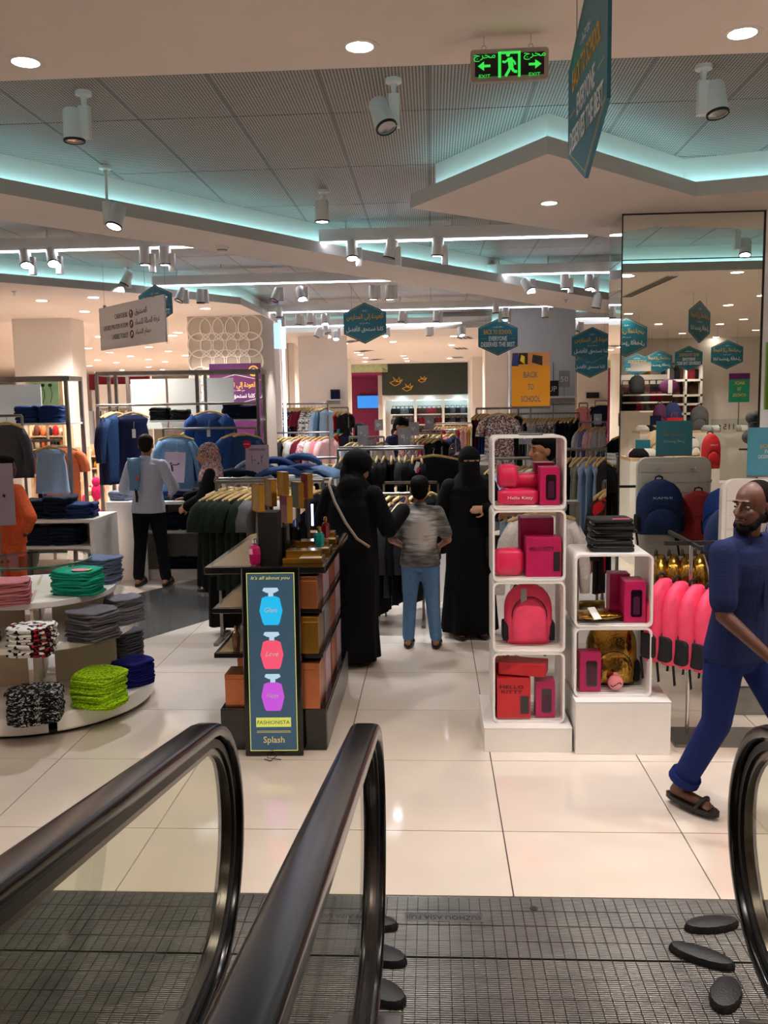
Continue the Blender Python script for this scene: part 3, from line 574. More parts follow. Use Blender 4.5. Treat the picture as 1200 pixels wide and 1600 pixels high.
# exit sign
c = W(796, 101, 3.75); w = xat(857, 101, 3.75)-xat(735, 101, 3.75); h = zat(796, 76, 3.75)-zat(796, 126, 3.75)
t = thing('exit_sign', 'green lit exit sign with running figure and arrows under the entrance ceiling', 'exit sign', c, R(-1))
mb = MB(); mb.rbox((0, .012, 0), (w, .03, h), .012, 'y'); mb.build('frame', mat('exit_frame', '#b9afa7', rough=.35, metal=.2), t); MB().b2((-w/2+.018, -.006, -h/2+.018), (w/2-.018, -.0025, h/2-.018)).build('panel', 'dark_ink', t)
glow('exit_green', '#2fbf45', .45); gy = -.0075
for sx in (-1, 1):
    text(A_EXIT, .085, (sx*.098, gy, .028), 'exit_green', t, h=.03); text('EXIT', .045, (sx*.098, gy, -.042), 'exit_green', t, h=.012)
    am = MB(); am.add([(sx*.075, gy, .001), (sx*.105, gy, .001), (sx*.105, gy, -.009), (sx*.075, gy, -.009)], [(0, 1, 2, 3)]); am.add([(sx*.125, gy, -.004), (sx*.100, gy, .014), (sx*.100, gy, -.022)], [(0, 1, 2)]); am.build('arrow', 'exit_green', t)
mb = MB()
for u0, u1, v0, v1 in ((-.045, -.033, -.05, .045), (.033, .043, -.05, .045), (-.045, .043, .038, .048)): mb.b2((u0, gy, v0), (u1, gy+.001, v1))
mb.build('door_frame', 'exit_green', t)
mb = MB()
def limb2(pts, r):
    for (x0, z0), (x1, z1) in zip(pts[:-1], pts[1:]):
        d = Vector((x1-x0, z1-z0)); n_ = Vector((-d.y, d.x)).normalized()*r; mb.add([(x0+n_.x, gy-.0005, z0+n_.y), (x1+n_.x, gy-.0005, z1+n_.y), (x1-n_.x, gy-.0005, z1-n_.y), (x0-n_.x, gy-.0005, z0-n_.y)], [(0, 1, 2, 3)])
limb2([(.001, .024), (.006, -.012)], .010); limb2([(-.002, .018), (-.02, .006), (-.028, .012)], .004); limb2([(.004, .02), (.02, .006), (.022, -.004)], .004); limb2([(.004, -.012), (-.006, -.03), (-.016, -.046)], .0055); limb2([(.008, -.012), (.016, -.028), (.03, -.030)], .0055)
mb.add([(-.006+.008*cos(k*pi/5), gy-.0005, .035+.008*sin(k*pi/5)) for k in range(10)], [tuple(range(10))]); mb.build('running_figure', 'exit_green', t)
for x in (-.10, .085):
    MB().tube([(x+.009*cos(k*pi/5), .012, h/2+.011+.009*sin(k*pi/5)) for k in range(11)], .0022, 6).build('ring', 'chrome', t); MB().cyl((x, .012, h/2+.018), (x, .012, SOF-c.z), .002, 6).build('hook', 'chrome', t)

# ================================================================== PERFUME STAND
SY0, SY1, SX0, SX1 = 5.15, 6.5, -1.29, -.65
ps = thing('perfume_stand', 'tall black perfume display stand with tiered shelves behind the lit bottle poster', 'display stand', ((SX0+SX1)/2, SY0, 0))
ox = (SX0+SX1)/2
def loc(p): return (p[0]-ox, p[1]-SY0, p[2])
def part(name, lo, hi, m, par=None, bevel=0): return MB().b2(loc(lo), loc(hi)).build(name, m, par or ps, bevel=bevel)
zb0 = zat(430, 1108, SY0); zs1 = zat(370, 1027, SY0); zs2 = zat(370, 957, SY0); zc = zat(370, 891, SY0)
mat('gold_mirror', '#c9b283', rough=.15, metal=.8, var=.05); mat('gold_inlay', '#b5a37c', rough=.25, metal=.6, var=.08)
part('base', (SX0, SY0, 0), (SX1, SY1, zb0), 'black_gloss', bevel=.006); part('side_panel', (SX1, SY0+.02, .01), (SX1+.004, SY1, zb0-.02), 'steel')
part('spine', (SX0+.17, SY0+.1, zb0), (SX1-.20, SY1-.05, zc), 'black_gloss')
for z, y1 in ((zs1, SY1+.02), (zs2, SY1+.02)):
    sh = part('shelf', (SX0-.03, SY0+.02, z-.012), (SX1-.01, y1, z+.018), 'black_gloss', bevel=.004); MB().b2(loc((SX0-.005, SY0+.05, z+.018)), loc((SX1-.035, y1-.03, z+.020))).build('inlay', 'gold_mirror', sh)
ct = part('counter', (SX0-.06, SY0-.02, zc-.02), (SX1+.02, SY1+.04, zc+.02), 'black_gloss', bevel=.004); MB().b2(loc((SX0-.02, SY0+.02, zc+.02)), loc((SX0+.24, SY1, zc+.022))).build('inlay', 'gold_inlay', ct)
tw0 = xat(405, 840, SY0+.12); tw1 = xat(435, 840, SY0+.12); zt = zat(420, 800, SY0+.12)
part('tower', (tw0, SY0+.1, zc+.02), (tw1, SY0+.24, zt), 'black_plastic')
part('riser', (tw0+.02, SY0+.24, zc+.02), (tw1+.02, SY1-.1, zc+.22), 'black_gloss')
# colour panels in gold frames on the riser
PANELS = [(.11, -.02, '#a58a55', 'beige panel nearest the tower', 0), (.42, .0, '#8f7650', 'bronze panel behind the first', 0), (.28, .12, '#6b2350', 'plum panel over a lit strip', -.09), (.56, .15, '#1d5a55', 'green panel', -.03), (.86, .17, '#7a1730', 'crimson panel', 0), (.78, .02, '#a07c3c', 'gold panel at the rear', .02)]
for i, (dy, dx, hx, lab, dz) in enumerate(PANELS):
    y = SY0+dy+.04; x = tw0+.015+dx; z = zt+dz
    t = thing('framed_panel', 'gold framed fragrance colour sign on the perfume stand, ' + lab, 'display panel', (x, y, z), R(-58), 'gold framed panels on the perfume stand')
    mat('panel_%d' % i, hx, rough=.15, var=.1, coat=.5)
    mb = MB(); mb.b2((-.06, -.018, 0), (.06, .018, .006)); mb.b2((-.06, -.018, .164), (.06, .018, .17)); mb.b2((-.06, -.018, 0), (-.053, .018, .17)); mb.b2((.053, -.018, 0), (.06, .018, .17)); mb.b2((-.053, -.0, .006), (.053, .018, .164)); mb.build('frame', 'gold', t)
    MB().b2((-.053, -.016, .006), (.053, -.001, .164)).build('colour_face', 'panel_%d' % i, t); MB().b2((-.012, -.012, zc+.02-z), (.012, .012, 0)).build('stem', 'black_gloss', t)
glow('led_blue', '#9fb8ff', 5.0)
for i, (dy, dx) in enumerate(((.33, .12), (.92, .17), (.98, .20))): part('light_strip', (tw0+dx, SY0+dy, zc+.13), (tw0+dx+.012, SY0+dy+.012, zc+.28), 'led_blue')
# tester trays on the counter
def tray(x, y, w, d, h, lab):
    t = thing('tester_tray', 'gold stepped tester tray on the black counter, ' + lab, 'tray', (x, y, zc+.02), 0, 'gold tester trays')
    MB().b2((-w/2, -d/2, 0), (w/2, d/2, h*.45)).build('lower_step', 'gold', t, bevel=.002); MB().b2((-w/2+.01, -d/2+.06, h*.45), (w/2-.02, d/2, h)).build('upper_step', 'gold', t, bevel=.002); MB().b2((-.02, -d/2+.01, h*.45), (w/2-.01, -d/2+.055, h*.5)).build('tray_glass', 'white_lacquer', t)
tray(SX1-.13, SY0+.17, .24, .16, .07, 'nearest the lit poster'); tray(SX1-.13, SY0+.55, .24, .18, .07, 'middle one holding the teal bottle'); tray(SX1-.12, SY0+.95, .22, .18, .07, 'farthest one holding the red bottle'); tray(SX1-.36, SY0+.62, .16, .16, .06, 'beside the black tower'); tray(SX1-.35, SY0+1.0, .16, .16, .06, 'behind the black tower')
def bottle(x, y, z, h, w, hexc, lab, capm='gold', kind='perfume_bottle'):
    nm = 'liquid_'+hexc[1:]; mat(nm, hexc, rough=.12, var=.1, coat=.6, trans=.25)
    t = thing(kind, lab, 'perfume bottle', (x, y, z), rnd.uniform(-.5, .5), 'perfume bottles')
    MB().lathe([(.001, 0), (w*.36, 0), (w*.42, h*.06), (w*.5, h*.4), (w*.46, h*.62), (w*.3, h*.72), (w*.12, h*.75), (.001, h*.75)], n=8).build('bottle', nm, t); MB().lathe([(.001, h*.75), (w*.14, h*.75), (w*.16, h*.8), (w*.2, h*.82), (w*.2, h*.96), (w*.1, h), (.001, h)], n=12).build('cap', capm, t, smooth=True)
bottle(xat(398, 860, SY0+.07), SY0+.07, zc+.024, .155, .075, '#d81a78', 'hot pink perfume bottle standing on the left of the counter', 'chrome'); bottle(xat(499, 850, SY0+.5), SY0+.5, zc+.053, .135, .075, '#0f8c82', 'teal glass perfume bottle on a gold tester tray'); bottle(xat(509, 835, SY0+.9), SY0+.9, zc+.053, .15, .06, '#8c1420', 'dark red perfume bottle behind the teal one')
# boxed perfumes on the shelves
def gbox(x, y, z, w, d, h, m, lab, rz=0):
    t = thing('perfume_box', lab, 'gift box', (x, y, z), rz, 'boxed perfumes on the stand'); MB().b2((-w/2, -d/2, 0), (w/2, d/2, h*.86)).build('carton', m, t, bevel=.002); MB().b2((-w/2-.001, -d/2-.001, h*.865), (w/2+.001, d/2+.001, h)).build('lid', m, t, bevel=.002)
mat('pale_box', '#c9a9b4', rough=.3, metal=.3, var=.1); mat('silver_box', '#b9b4b4', rough=.25, metal=.8); mat('copper2', '#b7683f', rough=.3, metal=.6, var=.1)
for lev, z, hh in (('top', zs2+.02, zc-zs2-.06), ('middle', zs1+.02, zs2-zs1-.05), ('bottom', zb0, zs1-zb0-.04)):
    for k, (m, w_) in enumerate((('copper', 'front copper'), ('pale_box' if lev != 'middle' else 'silver_box', 'second, paler'), ('copper2', 'third, bronze'), ('pale_box', 'rear pale'))):
        if lev == 'middle' and k == 0: m = 'gold'; w_ = 'front gold'
        gbox(SX1-.13, SY0+.14+.33*k, z, .19, .27, hh*(1 if k % 2 == 0 else .9), m, '%s perfume gift box on the right of the %s shelf' % (w_, lev))
gbox(SX0+.09, SY0+.13, zb0, .13, .18, .2, 'copper', 'copper perfume gift box on the left of the bottom shelf'); gbox(SX0+.09, SY0+.5, zb0, .13, .2, .2, 'copper2', 'bronze perfume gift box behind the left copper one')
for k in range(3): bottle(SX0+.09+.03*(k % 2), SY0+.1+.12*k, zs1+.02, .15, .05, '#8a5a48', 'brown body mist bottle on the left middle shelf, %s from the front' % ordn(k), 'gold')
# lit poster leaning against the stand
p0 = G(428, 1184); hgt = 1.13; wd = .345
lb = thing('lightbox_poster', 'lit upright poster of three perfume bottles before the black stand', 'poster', (p0.x, p0.y+.02, 0), R(2)); lb.rotation_euler = (R(-3), 0, R(2))
MB().b2((-wd/2, 0, .0), (wd/2, .045, hgt)).build('frame', 'black_gloss', lb, bevel=.008)
glow('poster_ground', '#30495c', .22); glow('poster_blue', '#1a9ccc', .35); glow('poster_pink', '#d04a66', .3); glow('poster_violet', '#a848c0', .3); glow('poster_glass', '#9dbcd2', .3); glow('poster_lime', '#b9bf5a', .25); glow('poster_ink', '#cfd8dc', .3); glow('poster_gold', '#a99a68', .25)
iw = wd/2-.032; sc_ = MB().b2((-iw, -.002, .035), (iw, 0, hgt-.035)).build('screen', 'poster_ground', lb)
mb = MB()
for u0, u1, v0, v1 in ((-iw, iw, .035, .039), (-iw, iw, hgt-.039, hgt-.035), (-iw, -iw+.004, .035, hgt-.035), (iw-.004, iw, .035, hgt-.035)): mb.b2((u0, -.004, v0), (u1, -.002, v1))
mb.build('border_line', 'poster_lime', sc_)
def pbottle(z, m, word):
    mb = MB(); w = .068; prof = [(-.6, 0), (.6, 0), (.74, .015), (1, .085), (.76, .160), (.42, .170), (-.42, .170), (-.76, .160), (-1, .085), (-.74, .015)]
    mb.add([(u*w, -.0035, z+v) for u, v in prof], [tuple(range(10))]); o = mb.build('printed_bottle', m, sc_)
    mb = MB(); mb.b2((-.014, -.0036, z+.170), (.016, -.003, z+.190)); mb.add([(u, -.0038, z+v) for u, v in ((-.024, .190), (.024, .190), (.048, .203), (.040, .220), (-.040, .220), (-.048, .203))], [tuple(range(6))]); mb.build('printed_cap', 'poster_glass', o)
    text(word, .075, (0, -.0045, z+.09), 'white_ink', o, h=.03, shear=.3, ext=.0001)
zz = lambda y: (1183-y)/303*hgt
pbottle(zz(972), 'poster_blue', 'Glam'); pbottle(zz(1042), 'poster_pink', 'Love'); pbottle(zz(1109), 'poster_violet', 'Happy')
text("It's all about you", .23, (0, -.004, zz(898)), 'poster_lime', sc_, h=.026, shear=.3, ext=.0001)
MB().b2((-.103, -.004, zz(1135)), (.103, -.0025, zz(1120))).build('name_band', 'poster_lime', sc_); text('FASHIONISTA', .19, (0, -.0045, zz(1127.5)), 'dark_ink', sc_, h=.022, ext=.0001)
text('Splash', .125, (0, -.004, zz(1157)), 'poster_gold', sc_, h=.05, ext=.0001, bold=.01)
mb = MB()
for dz in (0, .008): mb.b2((-.1, -.0036, zz(1142)-dz), (.1, -.003, zz(1142)-dz+.003))
mb.build('fine_print', 'poster_gold', sc_)
cab = MB().tube([(p0.x-.05, p0.y-.03, .004), (p0.x-.01, p0.y-.06, .005), (p0.x+.03, p0.y-.03, .03), (p0.x-.01, p0.y-.02, .06), (p0.x-.03, p0.y-.05, .02), (p0.x+.05, p0.y-.04, .005)], .003, 6).build('power_cable', 'black_plastic', smooth='all'); tag(cab, 'looped thin black power cable at the foot of the lit poster', 'cable')

# ================================================================== WHITE CUBE SHELVES
def plinth(x0, x1, y0, d, h, label):
    t = thing('display_plinth', label, 'plinth', ((x0+x1)/2, y0, 0), 0, 'white plinths'); w = x1-x0
    MB().b2((-w/2, 0, .0), (w/2, d, h)).build('body', 'white_lacquer', t, bevel=.003); MB().b2((-w/2-.002, -.002, h), (w/2+.002, d, h+.006)).build('top_board', 'white_lacquer', t, bevel=.002)
    return t
P1 = G(757, 1175); P1b = G(897, 1177); h1 = zat(830, 1139, P1.y); P2 = G(900, 1179); P2b = G(1048, 1181); h2 = zat(970, 1098, P2.y)
plinth(P1.x, P1b.x-.01, P1.y, .62, h1, 'low white plinth under the tall four-cube shelf'); plinth(P1b.x+.005, P2b.x, P2.y, .66, h2, 'taller scuffed white plinth under the two-cube shelf')
def cube(x0, x1, z0, z1, y, d, label, grp):
    t = thing('cube_shelf', label, 'shelf', ((x0+x1)/2, y, z0), 0, grp); w = x1-x0; h = z1-z0; th = .012; r = .035; rs = []
    n = 5
    def rr(hw, hh, r):
        out = []
        for cx, cz, a0 in ((hw-r, hh-r, 0), (-hw+r, hh-r, pi/2), (-hw+r, -hh+r, pi), (hw-r, -hh+r, 3*pi/2)):
            for k in range(n): a = a0+pi/2*k/(n-1); out.append((cx+r*cos(a), hh+h*0+cz+r*sin(a)-hh))
        return out
    po = rr(w/2, h/2, r); pi_ = rr(w/2-th, h/2-th, r*.75); zc_ = h/2
    ring = lambda P, yy: [(u, yy, v+zc_) for u, v in P]
    mb = MB(); mb.rings([ring(pi_, 0), ring(po, 0), ring(po, d), ring(pi_, d), ring(pi_, 0)], cap=False); mb.build('shell', 'white_lacquer', t, smooth=True)
    for k in range(9): MB().cyl((-w/2+.02, .03+k*(d-.06)/8, th+.006), (w/2-.02, .03+k*(d-.06)/8, th+.006), .0025, 5).build('floor_wire', 'white_lacquer', t)
    return t
CX0, CX1 = xat(770, 900, P1.y+.08), xat(884, 900, P1.y+.08); CY = P1.y+.08; CD = .36
zt1 = [h1+.006] + [zat(828, y, CY) for y in (1020, 909, 797, 681)]
names4 = ('lowest', 'second', 'third', 'topmost')
for k in range(4): cube(CX0, CX1, zt1[k]+.001, zt1[k+1]-.001, CY, CD, 'open white cube shelf, %s of the stack of four' % names4[k], 'stack of four cubes')
DX0, DX1 = xat(898, 970, P2.y+.08), xat(1020, 970, P2.y+.08); DY = P2.y+.08
zt2 = [h2+.006] + [zat(960, y, DY) for y in (981, 866)]
for k in range(2): cube(DX0, DX1, zt2[k]+.001, zt2[k+1]-.001, DY, .40, 'open white cube shelf, %s of the stack of two' % ('lower', 'upper')[k], 'stack of two cubes')
FL = lambda zz: zz+.012+.010
# --- goods on the cube shelves
mat('hot_pink', '#e8285f', rough=.35, var=.1, coat=.2, bump=.15, bscale=20); mat('neon_pink', '#f2456e', rough=.6, var=.08, bump=.2); mat('magenta_box', '#b3125a', rough=.35, var=.06); mat('pink_box', '#c31a5c', rough=.35, var=.08); mat('red_box', '#c8202a', rough=.35, var=.08); mat('window_film', '#1c0a14', rough=.12, coat=.6); mat('navy_bag', '#17356f', rough=.7, var=.1, bump=.2); mat('red_bag', '#a8222a', rough=.7, var=.1, bump=.2); mat('blue_bag', '#1b47a8', rough=.7, var=.1, bump=.2)
cloth('black_cloth', '#17171a', rand=.2); mat('black_fabric', '#161517', rough=.85, bump=.2); mat('white_tag', '#e6e3e0', rough=.6); mat('pink_ball', '#e88a92', rough=.2, coat=.5)
def carton(x, y, z, w, d, h, m, label, rz=0, window=True, words=None, lid=True, rot=None):
    t = thing('boxed_bottle' if window else 'gift_carton', label, 'box', (x, y, z), rz, 'boxed goods on the cube shelves')
    MB().b2((-w/2, -d/2, 0), (w/2, d/2, h)).build('carton', m, t, bevel=.003)
    if window:
        MB().rbox((w*.06, -d/2-.0005, h*.47), (w*.52, .002, h*.66), .012, 'y').build('window', 'window_film', t); fk = MB().lathe([(.001, h*.2), (w*.15, h*.2), (w*.15, h*.6), (w*.1, h*.64), (.001, h*.64)], n=12).build('flask', mat('flask_dark', '#4a1236', rough=.3), t, loc=(w*.06, -d/2-.0018, 0)); fk.scale = (1, .02, 1)
    if words: text(words, w*.7, (-w*.06, -d/2-.002, h*.72), 'dark_ink', t, h=h*(.10 if '\n' not in words else .2))
    if rot: t.rotation_euler = rot
    return t
def pouch(x, y, z, w, d, h, label, rz=0, words=None, rx=0):
    t = thing('pencil_case', label, 'pouch', (x, y, z), rz, 'pink pouches'); mb = MB(); rs = []
    for k in range(9):
        u = -1+2*k/8; s_ = (1-abs(u)**8)**.3 if abs(u) < 1 else .35; s_ = max(.72, s_); rs.append([Vector((u*w/2, d/2*s_*(abs(cos(a))**.5)*(1 if cos(a) > 0 else -1), h/2+h/2*s_*(abs(sin(a))**.5)*(1 if sin(a) > 0 else -1) + .004*sin(5*a+3*u))) for a in [2*pi*i/14 for i in range(14)]])
    mb.rings(rs).build('body', 'hot_pink', t, smooth='all'); MB().box((0, -d*.12, h*.97), (w*.85, .008, .006)).build('zip', 'magenta_box', t)
    if words: text(words, w*.62, (.01, -d/2-.004, h*.45), 'white_ink', t, h=h*.24)
    t.rotation_euler.x = rx
    return t
cy = CY+CD/2; z4 = FL(zt1[3]); z3 = FL(zt1[2]); z2 = FL(zt1[1]); z1 = FL(zt1[0]); cw = CX1-CX0
pouch(CX0+.155, CY+.10, z4, .235, .10, .095, 'hot pink pencil case with white lettering at the front of the topmost cube', 0, 'Hello Kitty')
pouch(CX0+.095, CY+.14, z4+.098, .115, .16, .14, 'upright glossy pink pouch resting on the lettered pencil case'); pouch(CX0+.205, CY+.22, z4+.086, .17, .10, .095, 'glossy pink pouch lying behind the upright one')
carton(CX1-.09, CY+.10, z4, .115, .12, .225, 'pink_box', 'magenta windowed box at the front right of the topmost cube'); carton(CX1-.10, CY+.27, z4, .12, .12, .24, 'pink_box', 'magenta box standing behind the windowed one in the topmost cube', window=False)
carton(CX1-.125, CY+.10, z3, .205, .14, .235, 'pink_box', 'pink lettered box with a corner window in the third cube', words='HELLO KITTY', window=False); MB().b2((CX1-.068, CY+.027, z3+.035), (CX1-.03, CY+.0295, z3+.15)).build('window', 'window_film', [o for o in COL.objects if o.name.startswith('gift_carton')][-1]).matrix_parent_inverse = Matrix.Translation(-Vector((CX1-.125, CY+.10, z3)))
carton(CX1-.145, CY+.275, z3, .20, .15, .33, 'magenta_box', 'tall patterned magenta box behind the lettered pink box', window=False)
pouch(CX0+.10, CY+.10, z3, .17, .11, .165, 'square pink pouch leaning in the left of the third cube', R(4))
# lower cube: red cartons
carton(CX0+.125, CY+.08, z1, .2, .12, .25, 'red_box', 'red lettered carton with a corner window at the front of the lowest cube', words='HELLO\nKITTY', window=False); ct_ = [o for o in COL.objects if o.name.startswith('gift_carton')][-1]; MB().b2((.04, -.063, .03), (.09, -.0605, .14)).build('window', 'window_film', ct_)
carton(CX1-.11, CY+.09, z1, .115, .11, .225, 'magenta_box', 'magenta windowed box beside the red lettered carton')
carton(CX0+.10, CY+.25, z1, .18, .16, .30, 'red_box', 'red carton standing at the back of the lowest cube', window=False)
carton(CX0+.19, CY+.10, z1+.262, .28, .15, .075, 'red_box', 'red carton lying tilted across the boxes of the lowest cube', R(-14), window=False)
# --- backpacks
def backpack(x, y, z, w, h, d, m, label, rz=0, grp='backpacks', m2=None, words=None, straps=True, flap=False, tagm=None, hang=False, scale=1):
    t = thing('backpack', label, 'backpack', (x, y, z), rz, grp); rs = []
    def sup(a, e): return (abs(cos(a))**e*(1 if cos(a) >= 0 else -1), abs(sin(a))**e*(1 if sin(a) >= 0 else -1))
    for k in range(13):
        v = k/12; wz = 1.0 if v < .55 else max(.12, sqrt(max(0, 1-((v-.55)/.46)**2.2))); wz *= (.93+.07*min(1, v*6)); dz = (.82+.18*min(1, v*5)) if v < .5 else max(.35, 1-.65*((v-.5)/.5)**1.6)
        rs.append([Vector((w/2*wz*sup(a, .62)[0], d/2*dz*sup(a, .7)[1], h*v)) for a in [2*pi*i/22 for i in range(22)]])
    MB().rings(rs).build('body', m, t, smooth='all')
    rs = []
    for k in range(9):
        v = k/8; wz = 1.0 if v < .5 else max(.2, sqrt(max(0, 1-((v-.5)/.52)**2))); rs.append([Vector((w*.37*wz*sup(a, .6)[0], -d*.40+d*.20*(.55+.45*sin(pi*min(1, .15+v*.9)))*sup(a, .8)[1], h*(.06+(.72 if flap else .42)*v))) for a in [2*pi*i/18 for i in range(18)]])
    pk = MB().rings(rs).build('front_pocket', m2 or m, t, smooth='all')
    zp = MB(); zp.tube([(w*.35*cos(a), -d*.49, h*(.30)+h*.24*sin(a)) for a in [pi*i/12 for i in range(13)]] if not flap else [(w*.36*cos(a), -d*.46, h*.5+h*.32*sin(a)) for a in [2*pi*i/24 for i in range(25)]], .003, 5).build('zip', 'black_plastic', t)
    MB().tube([(-.035, d*.2, h*.985), (-.03, d*.2, h*1.04), (0, d*.2, h*1.06), (.03, d*.2, h*1.04), (.035, d*.2, h*.985)], .008, 6).build('handle', 'black_fabric', t, smooth='all')
    if straps:
        for sx in (-1, 1):
            MB().tube([(sx*w*.2, d*.48, h*.9), (sx*w*.26, d*.62, h*.6), (sx*w*.32, d*.58, h*.3), (sx*w*.42, d*.42, h*.06)], [.02, .022, .016, .008], 6).build('shoulder_strap', 'black_fabric', t, smooth='all'); MB().box((sx*w*.43, d*.42, -.05), (.018, .004, .14), ry=sx*.15).build('strap_end', 'black_fabric', t)
            MB().rbox((sx*w*.478, 0, h*.20), (.035, d*.72, h*.32), .03, 'x', 4).build('side_pocket', 'black_fabric', t, bevel=.008)
    if words: text(words, w*.42, (0, -d*.50, h*.68), 'white_ink', t, h=h*.045)
    if tagm: MB().box((-w*.12, -d*.5, h*.8), (.035, .003, .12), rx=.1).build('price_tag', tagm, t)
    return t
mat('grey_tag', '#8d8a8c', rough=.6)
backpack(CX0+cw*.53, CY+.19, z2, .29, .36, .20, 'neon_pink', 'neon pink school backpack with black sides in the second cube', flap=True, tagm='grey_tag')
dz1 = FL(zt2[0]); dz2 = FL(zt2[1]); dw = DX1-DX0
backpack(DX0+dw*.58, DY+.24, dz1, .30, .40, .20, 'gold_foil', 'shiny gold backpack in the lower of the two cubes'); carton(DX0+.10, DY+.09, dz1, .125, .11, .235, 'magenta_box', 'magenta windowed box in front of the gold backpack')
t = thing('bauble', 'pink ball shaped flask lying before the gold backpack', 'ball', (DX0+.255, DY+.07, dz1)); MB().ell((0, 0, .046), (.046, .046, .046), 20, 14).build('ball', 'pink_ball', t, smooth='all'); MB().lathe([(.001, .086), (.016, .086), (.014, .105), (.001, .107)], n=12).build('neck', 'pink_ball', t); MB().tube([(.03*cos(a)-.005, -.044+.0*a, .046+.012*sin(2*a)) for a in [pi*k/8 for k in range(9)]], .003, 5).build('printed_mark', 'dark_ink', t)
carton(DX1-.095, DY+.12, dz2, .125, .17, .245, 'pink_box', 'large magenta windowed box in the upper of the two cubes'); carton(DX1-.15, DY+.26, dz2, .12, .12, .26, 'magenta_box', 'magenta box behind the large windowed one in the upper cube', window=False)
t = thing('gold_pouch', 'crinkled gold zip pouch with a white tag in the upper cube', 'pouch', (DX0+.155, DY+.11, dz2), R(8)); rs = []
for k in range(11): u = -1+2*k/10; rs.append([Vector((u*.135, .09*cos(a)*(1-.12*u*u), .035+.032*max(.35, 1-u*u*.6)*sin(a)+.004*sin(9*u+4*a))) for a in [2*pi*i/12 for i in range(12)]])
MB().rings(rs).build('body', 'gold_foil', t, smooth='all'); MB().box((-.05, -.085, .06), (.05, .004, .09), rx=-.9, rz=.3).build('tag', 'white_tag', t)
t = thing('wire_stand', 'small chrome stand at the back of the upper cube', 'stand', (DX0+.15, DY+.30, dz2)); MB().b2((-.09, -.04, 0), (.09, .04, .01)).build('foot', 'chrome', t); MB().b2((-.08, -.01, .01), (.08, .01, .075)).build('plate', 'chrome', t)
for k in range(9):
    rs = random.Random(k); o = MB().rbox((0, 0, .0105), (.25+rs.uniform(-.01, .012), .20+rs.uniform(-.01, .01), .019), .03, 'z', 4).build('sequin_bag', ['black_gloss' if k % 2 else 'black_fabric'], None, (DX0+.235+rs.uniform(-.012, .012), DY+.17, zt2[2]+.001+.0215*k), R(rs.uniform(-6, 6)), bevel=.006)
    tag(o, 'flat black sequinned bag, %s from the bottom of the pile on the two-cube shelf' % ordn(k), 'bag', 'pile of black bags')
    if k == 8: MB().b2((.0, -.095, .0203), (.1, -.06, .0215)).build('pink_print', 'hot_pink', o)
# sign on top of tall cube: back to school poster on a pole
Y_ = CY+.15; zt = zt1[4]; xp = xat(829, 680, Y_); t = thing('back_to_school_sign', 'orange upright back to school poster on a pole above the tall cube shelf', 'sign', (xp, Y_, zt))
mat('orange_board', '#d9921f', rough=.4, var=.03); pz0 = zat(826, 637, Y_)-zt; pz1 = zat(826, 551, Y_)-zt; pw_ = xat(857, 600, Y_)-xat(797, 600, Y_)
MB().rbox((0, 0, .004), (.14, .09, .008), .02).build('foot', 'steel', t); MB().cyl((0, .004, .008), (0, .004, pz0), .005, 8).build('pole', 'steel', t); MB().b2((-pw_/2, -.004, pz0), (pw_/2, .004, pz1)).build('board', 'orange_board', t); MB().b2((-pw_/2, -.007, pz0-.006), (pw_/2, .007, pz0+.008)).build('bottom_rail', 'steel', t)
for k, wds in enumerate(('BACK', 'TO', 'SCHOOL')): text(wds, (.085, .034, .115)[k], (0, -.0045, pz0+(pz1-pz0)*(.60-.22*k)), 'grey_ink', t, h=.036, bold=.02)
for k, (hx, u0, u1) in enumerate((('#26347a', -.5, -.32), ('#1c1b22', -.34, -.08), ('#c98a58', -.08, .5), ('#e3c52a', -.28, -.16), ('#2a2226', .02, .3))):
    mat('collage_%d' % k, hx, rough=.5); a_ = pz0+(pz1-pz0)*(.76+.03*(k % 2)); MB().add([(u0*pw_, -.0046-.0002*k, a_+.02*(k > 2)), (u1*pw_, -.0046-.0002*k, a_), (u1*pw_, -.0046-.0002*k, pz1-.002-.02*(k > 2)), ((u0+.03)*pw_, -.0046-.0002*k, pz1-.002-.01*(k > 2))], [(0, 1, 2, 3)]).build('printed_patch', 'collage_%d' % k, t)

# ================================================================== ROUND TABLE WITH FOLDED SHIRTS
TC = (-2.77, 6.02); rt = thing('round_display_table', 'white round three-tier display table with folded shirts at the left', 'display table', (TC[0], TC[1], 0))
TR = (.76, .65, .53); TZ = (.15, .57, .83)
mat('cream_panel', '#d8c6ae', rough=.4, var=.02)
for a0, a1 in ((R(-60), R(200)), (R(206), R(296))): MB().lathe([(.2, .03), (TR[0]-.015, .03), (TR[0], .045), (TR[0], TZ[0]-.01), (TR[0]-.01, TZ[0]), (.2, TZ[0])], n=40, a0=a0, a1=a1).build('base', 'white_lacquer', rt, smooth=True)
MB().lathe([(.001, 0), (TR[0]-.06, 0), (TR[0]-.06, .03), (.001, .03)], n=40).build('plinth', 'black_plastic', rt); MB().lathe([(.001, .1), (TR[0]-.02, .1), (TR[0]-.02, TZ[0]-.002), (.001, TZ[0]-.002)], n=48).build('bottom_shelf', 'white_lacquer', rt)
for r_, z in zip(TR[1:], TZ[1:]): MB().lathe([(.001, z-.045), (r_-.006, z-.045), (r_, z-.039), (r_, z-.006), (r_-.006, z), (.001, z)], n=56).build('shelf', 'white_lacquer', rt, smooth=True)
for a_ in (20, 110, 200, 290): MB().box((.30*cos(R(a_)), .30*sin(R(a_)), (TZ[0]+TZ[2])/2), (.42, .02, TZ[2]-TZ[0]), rz=R(a_)).build('divider', 'cream_panel', rt)
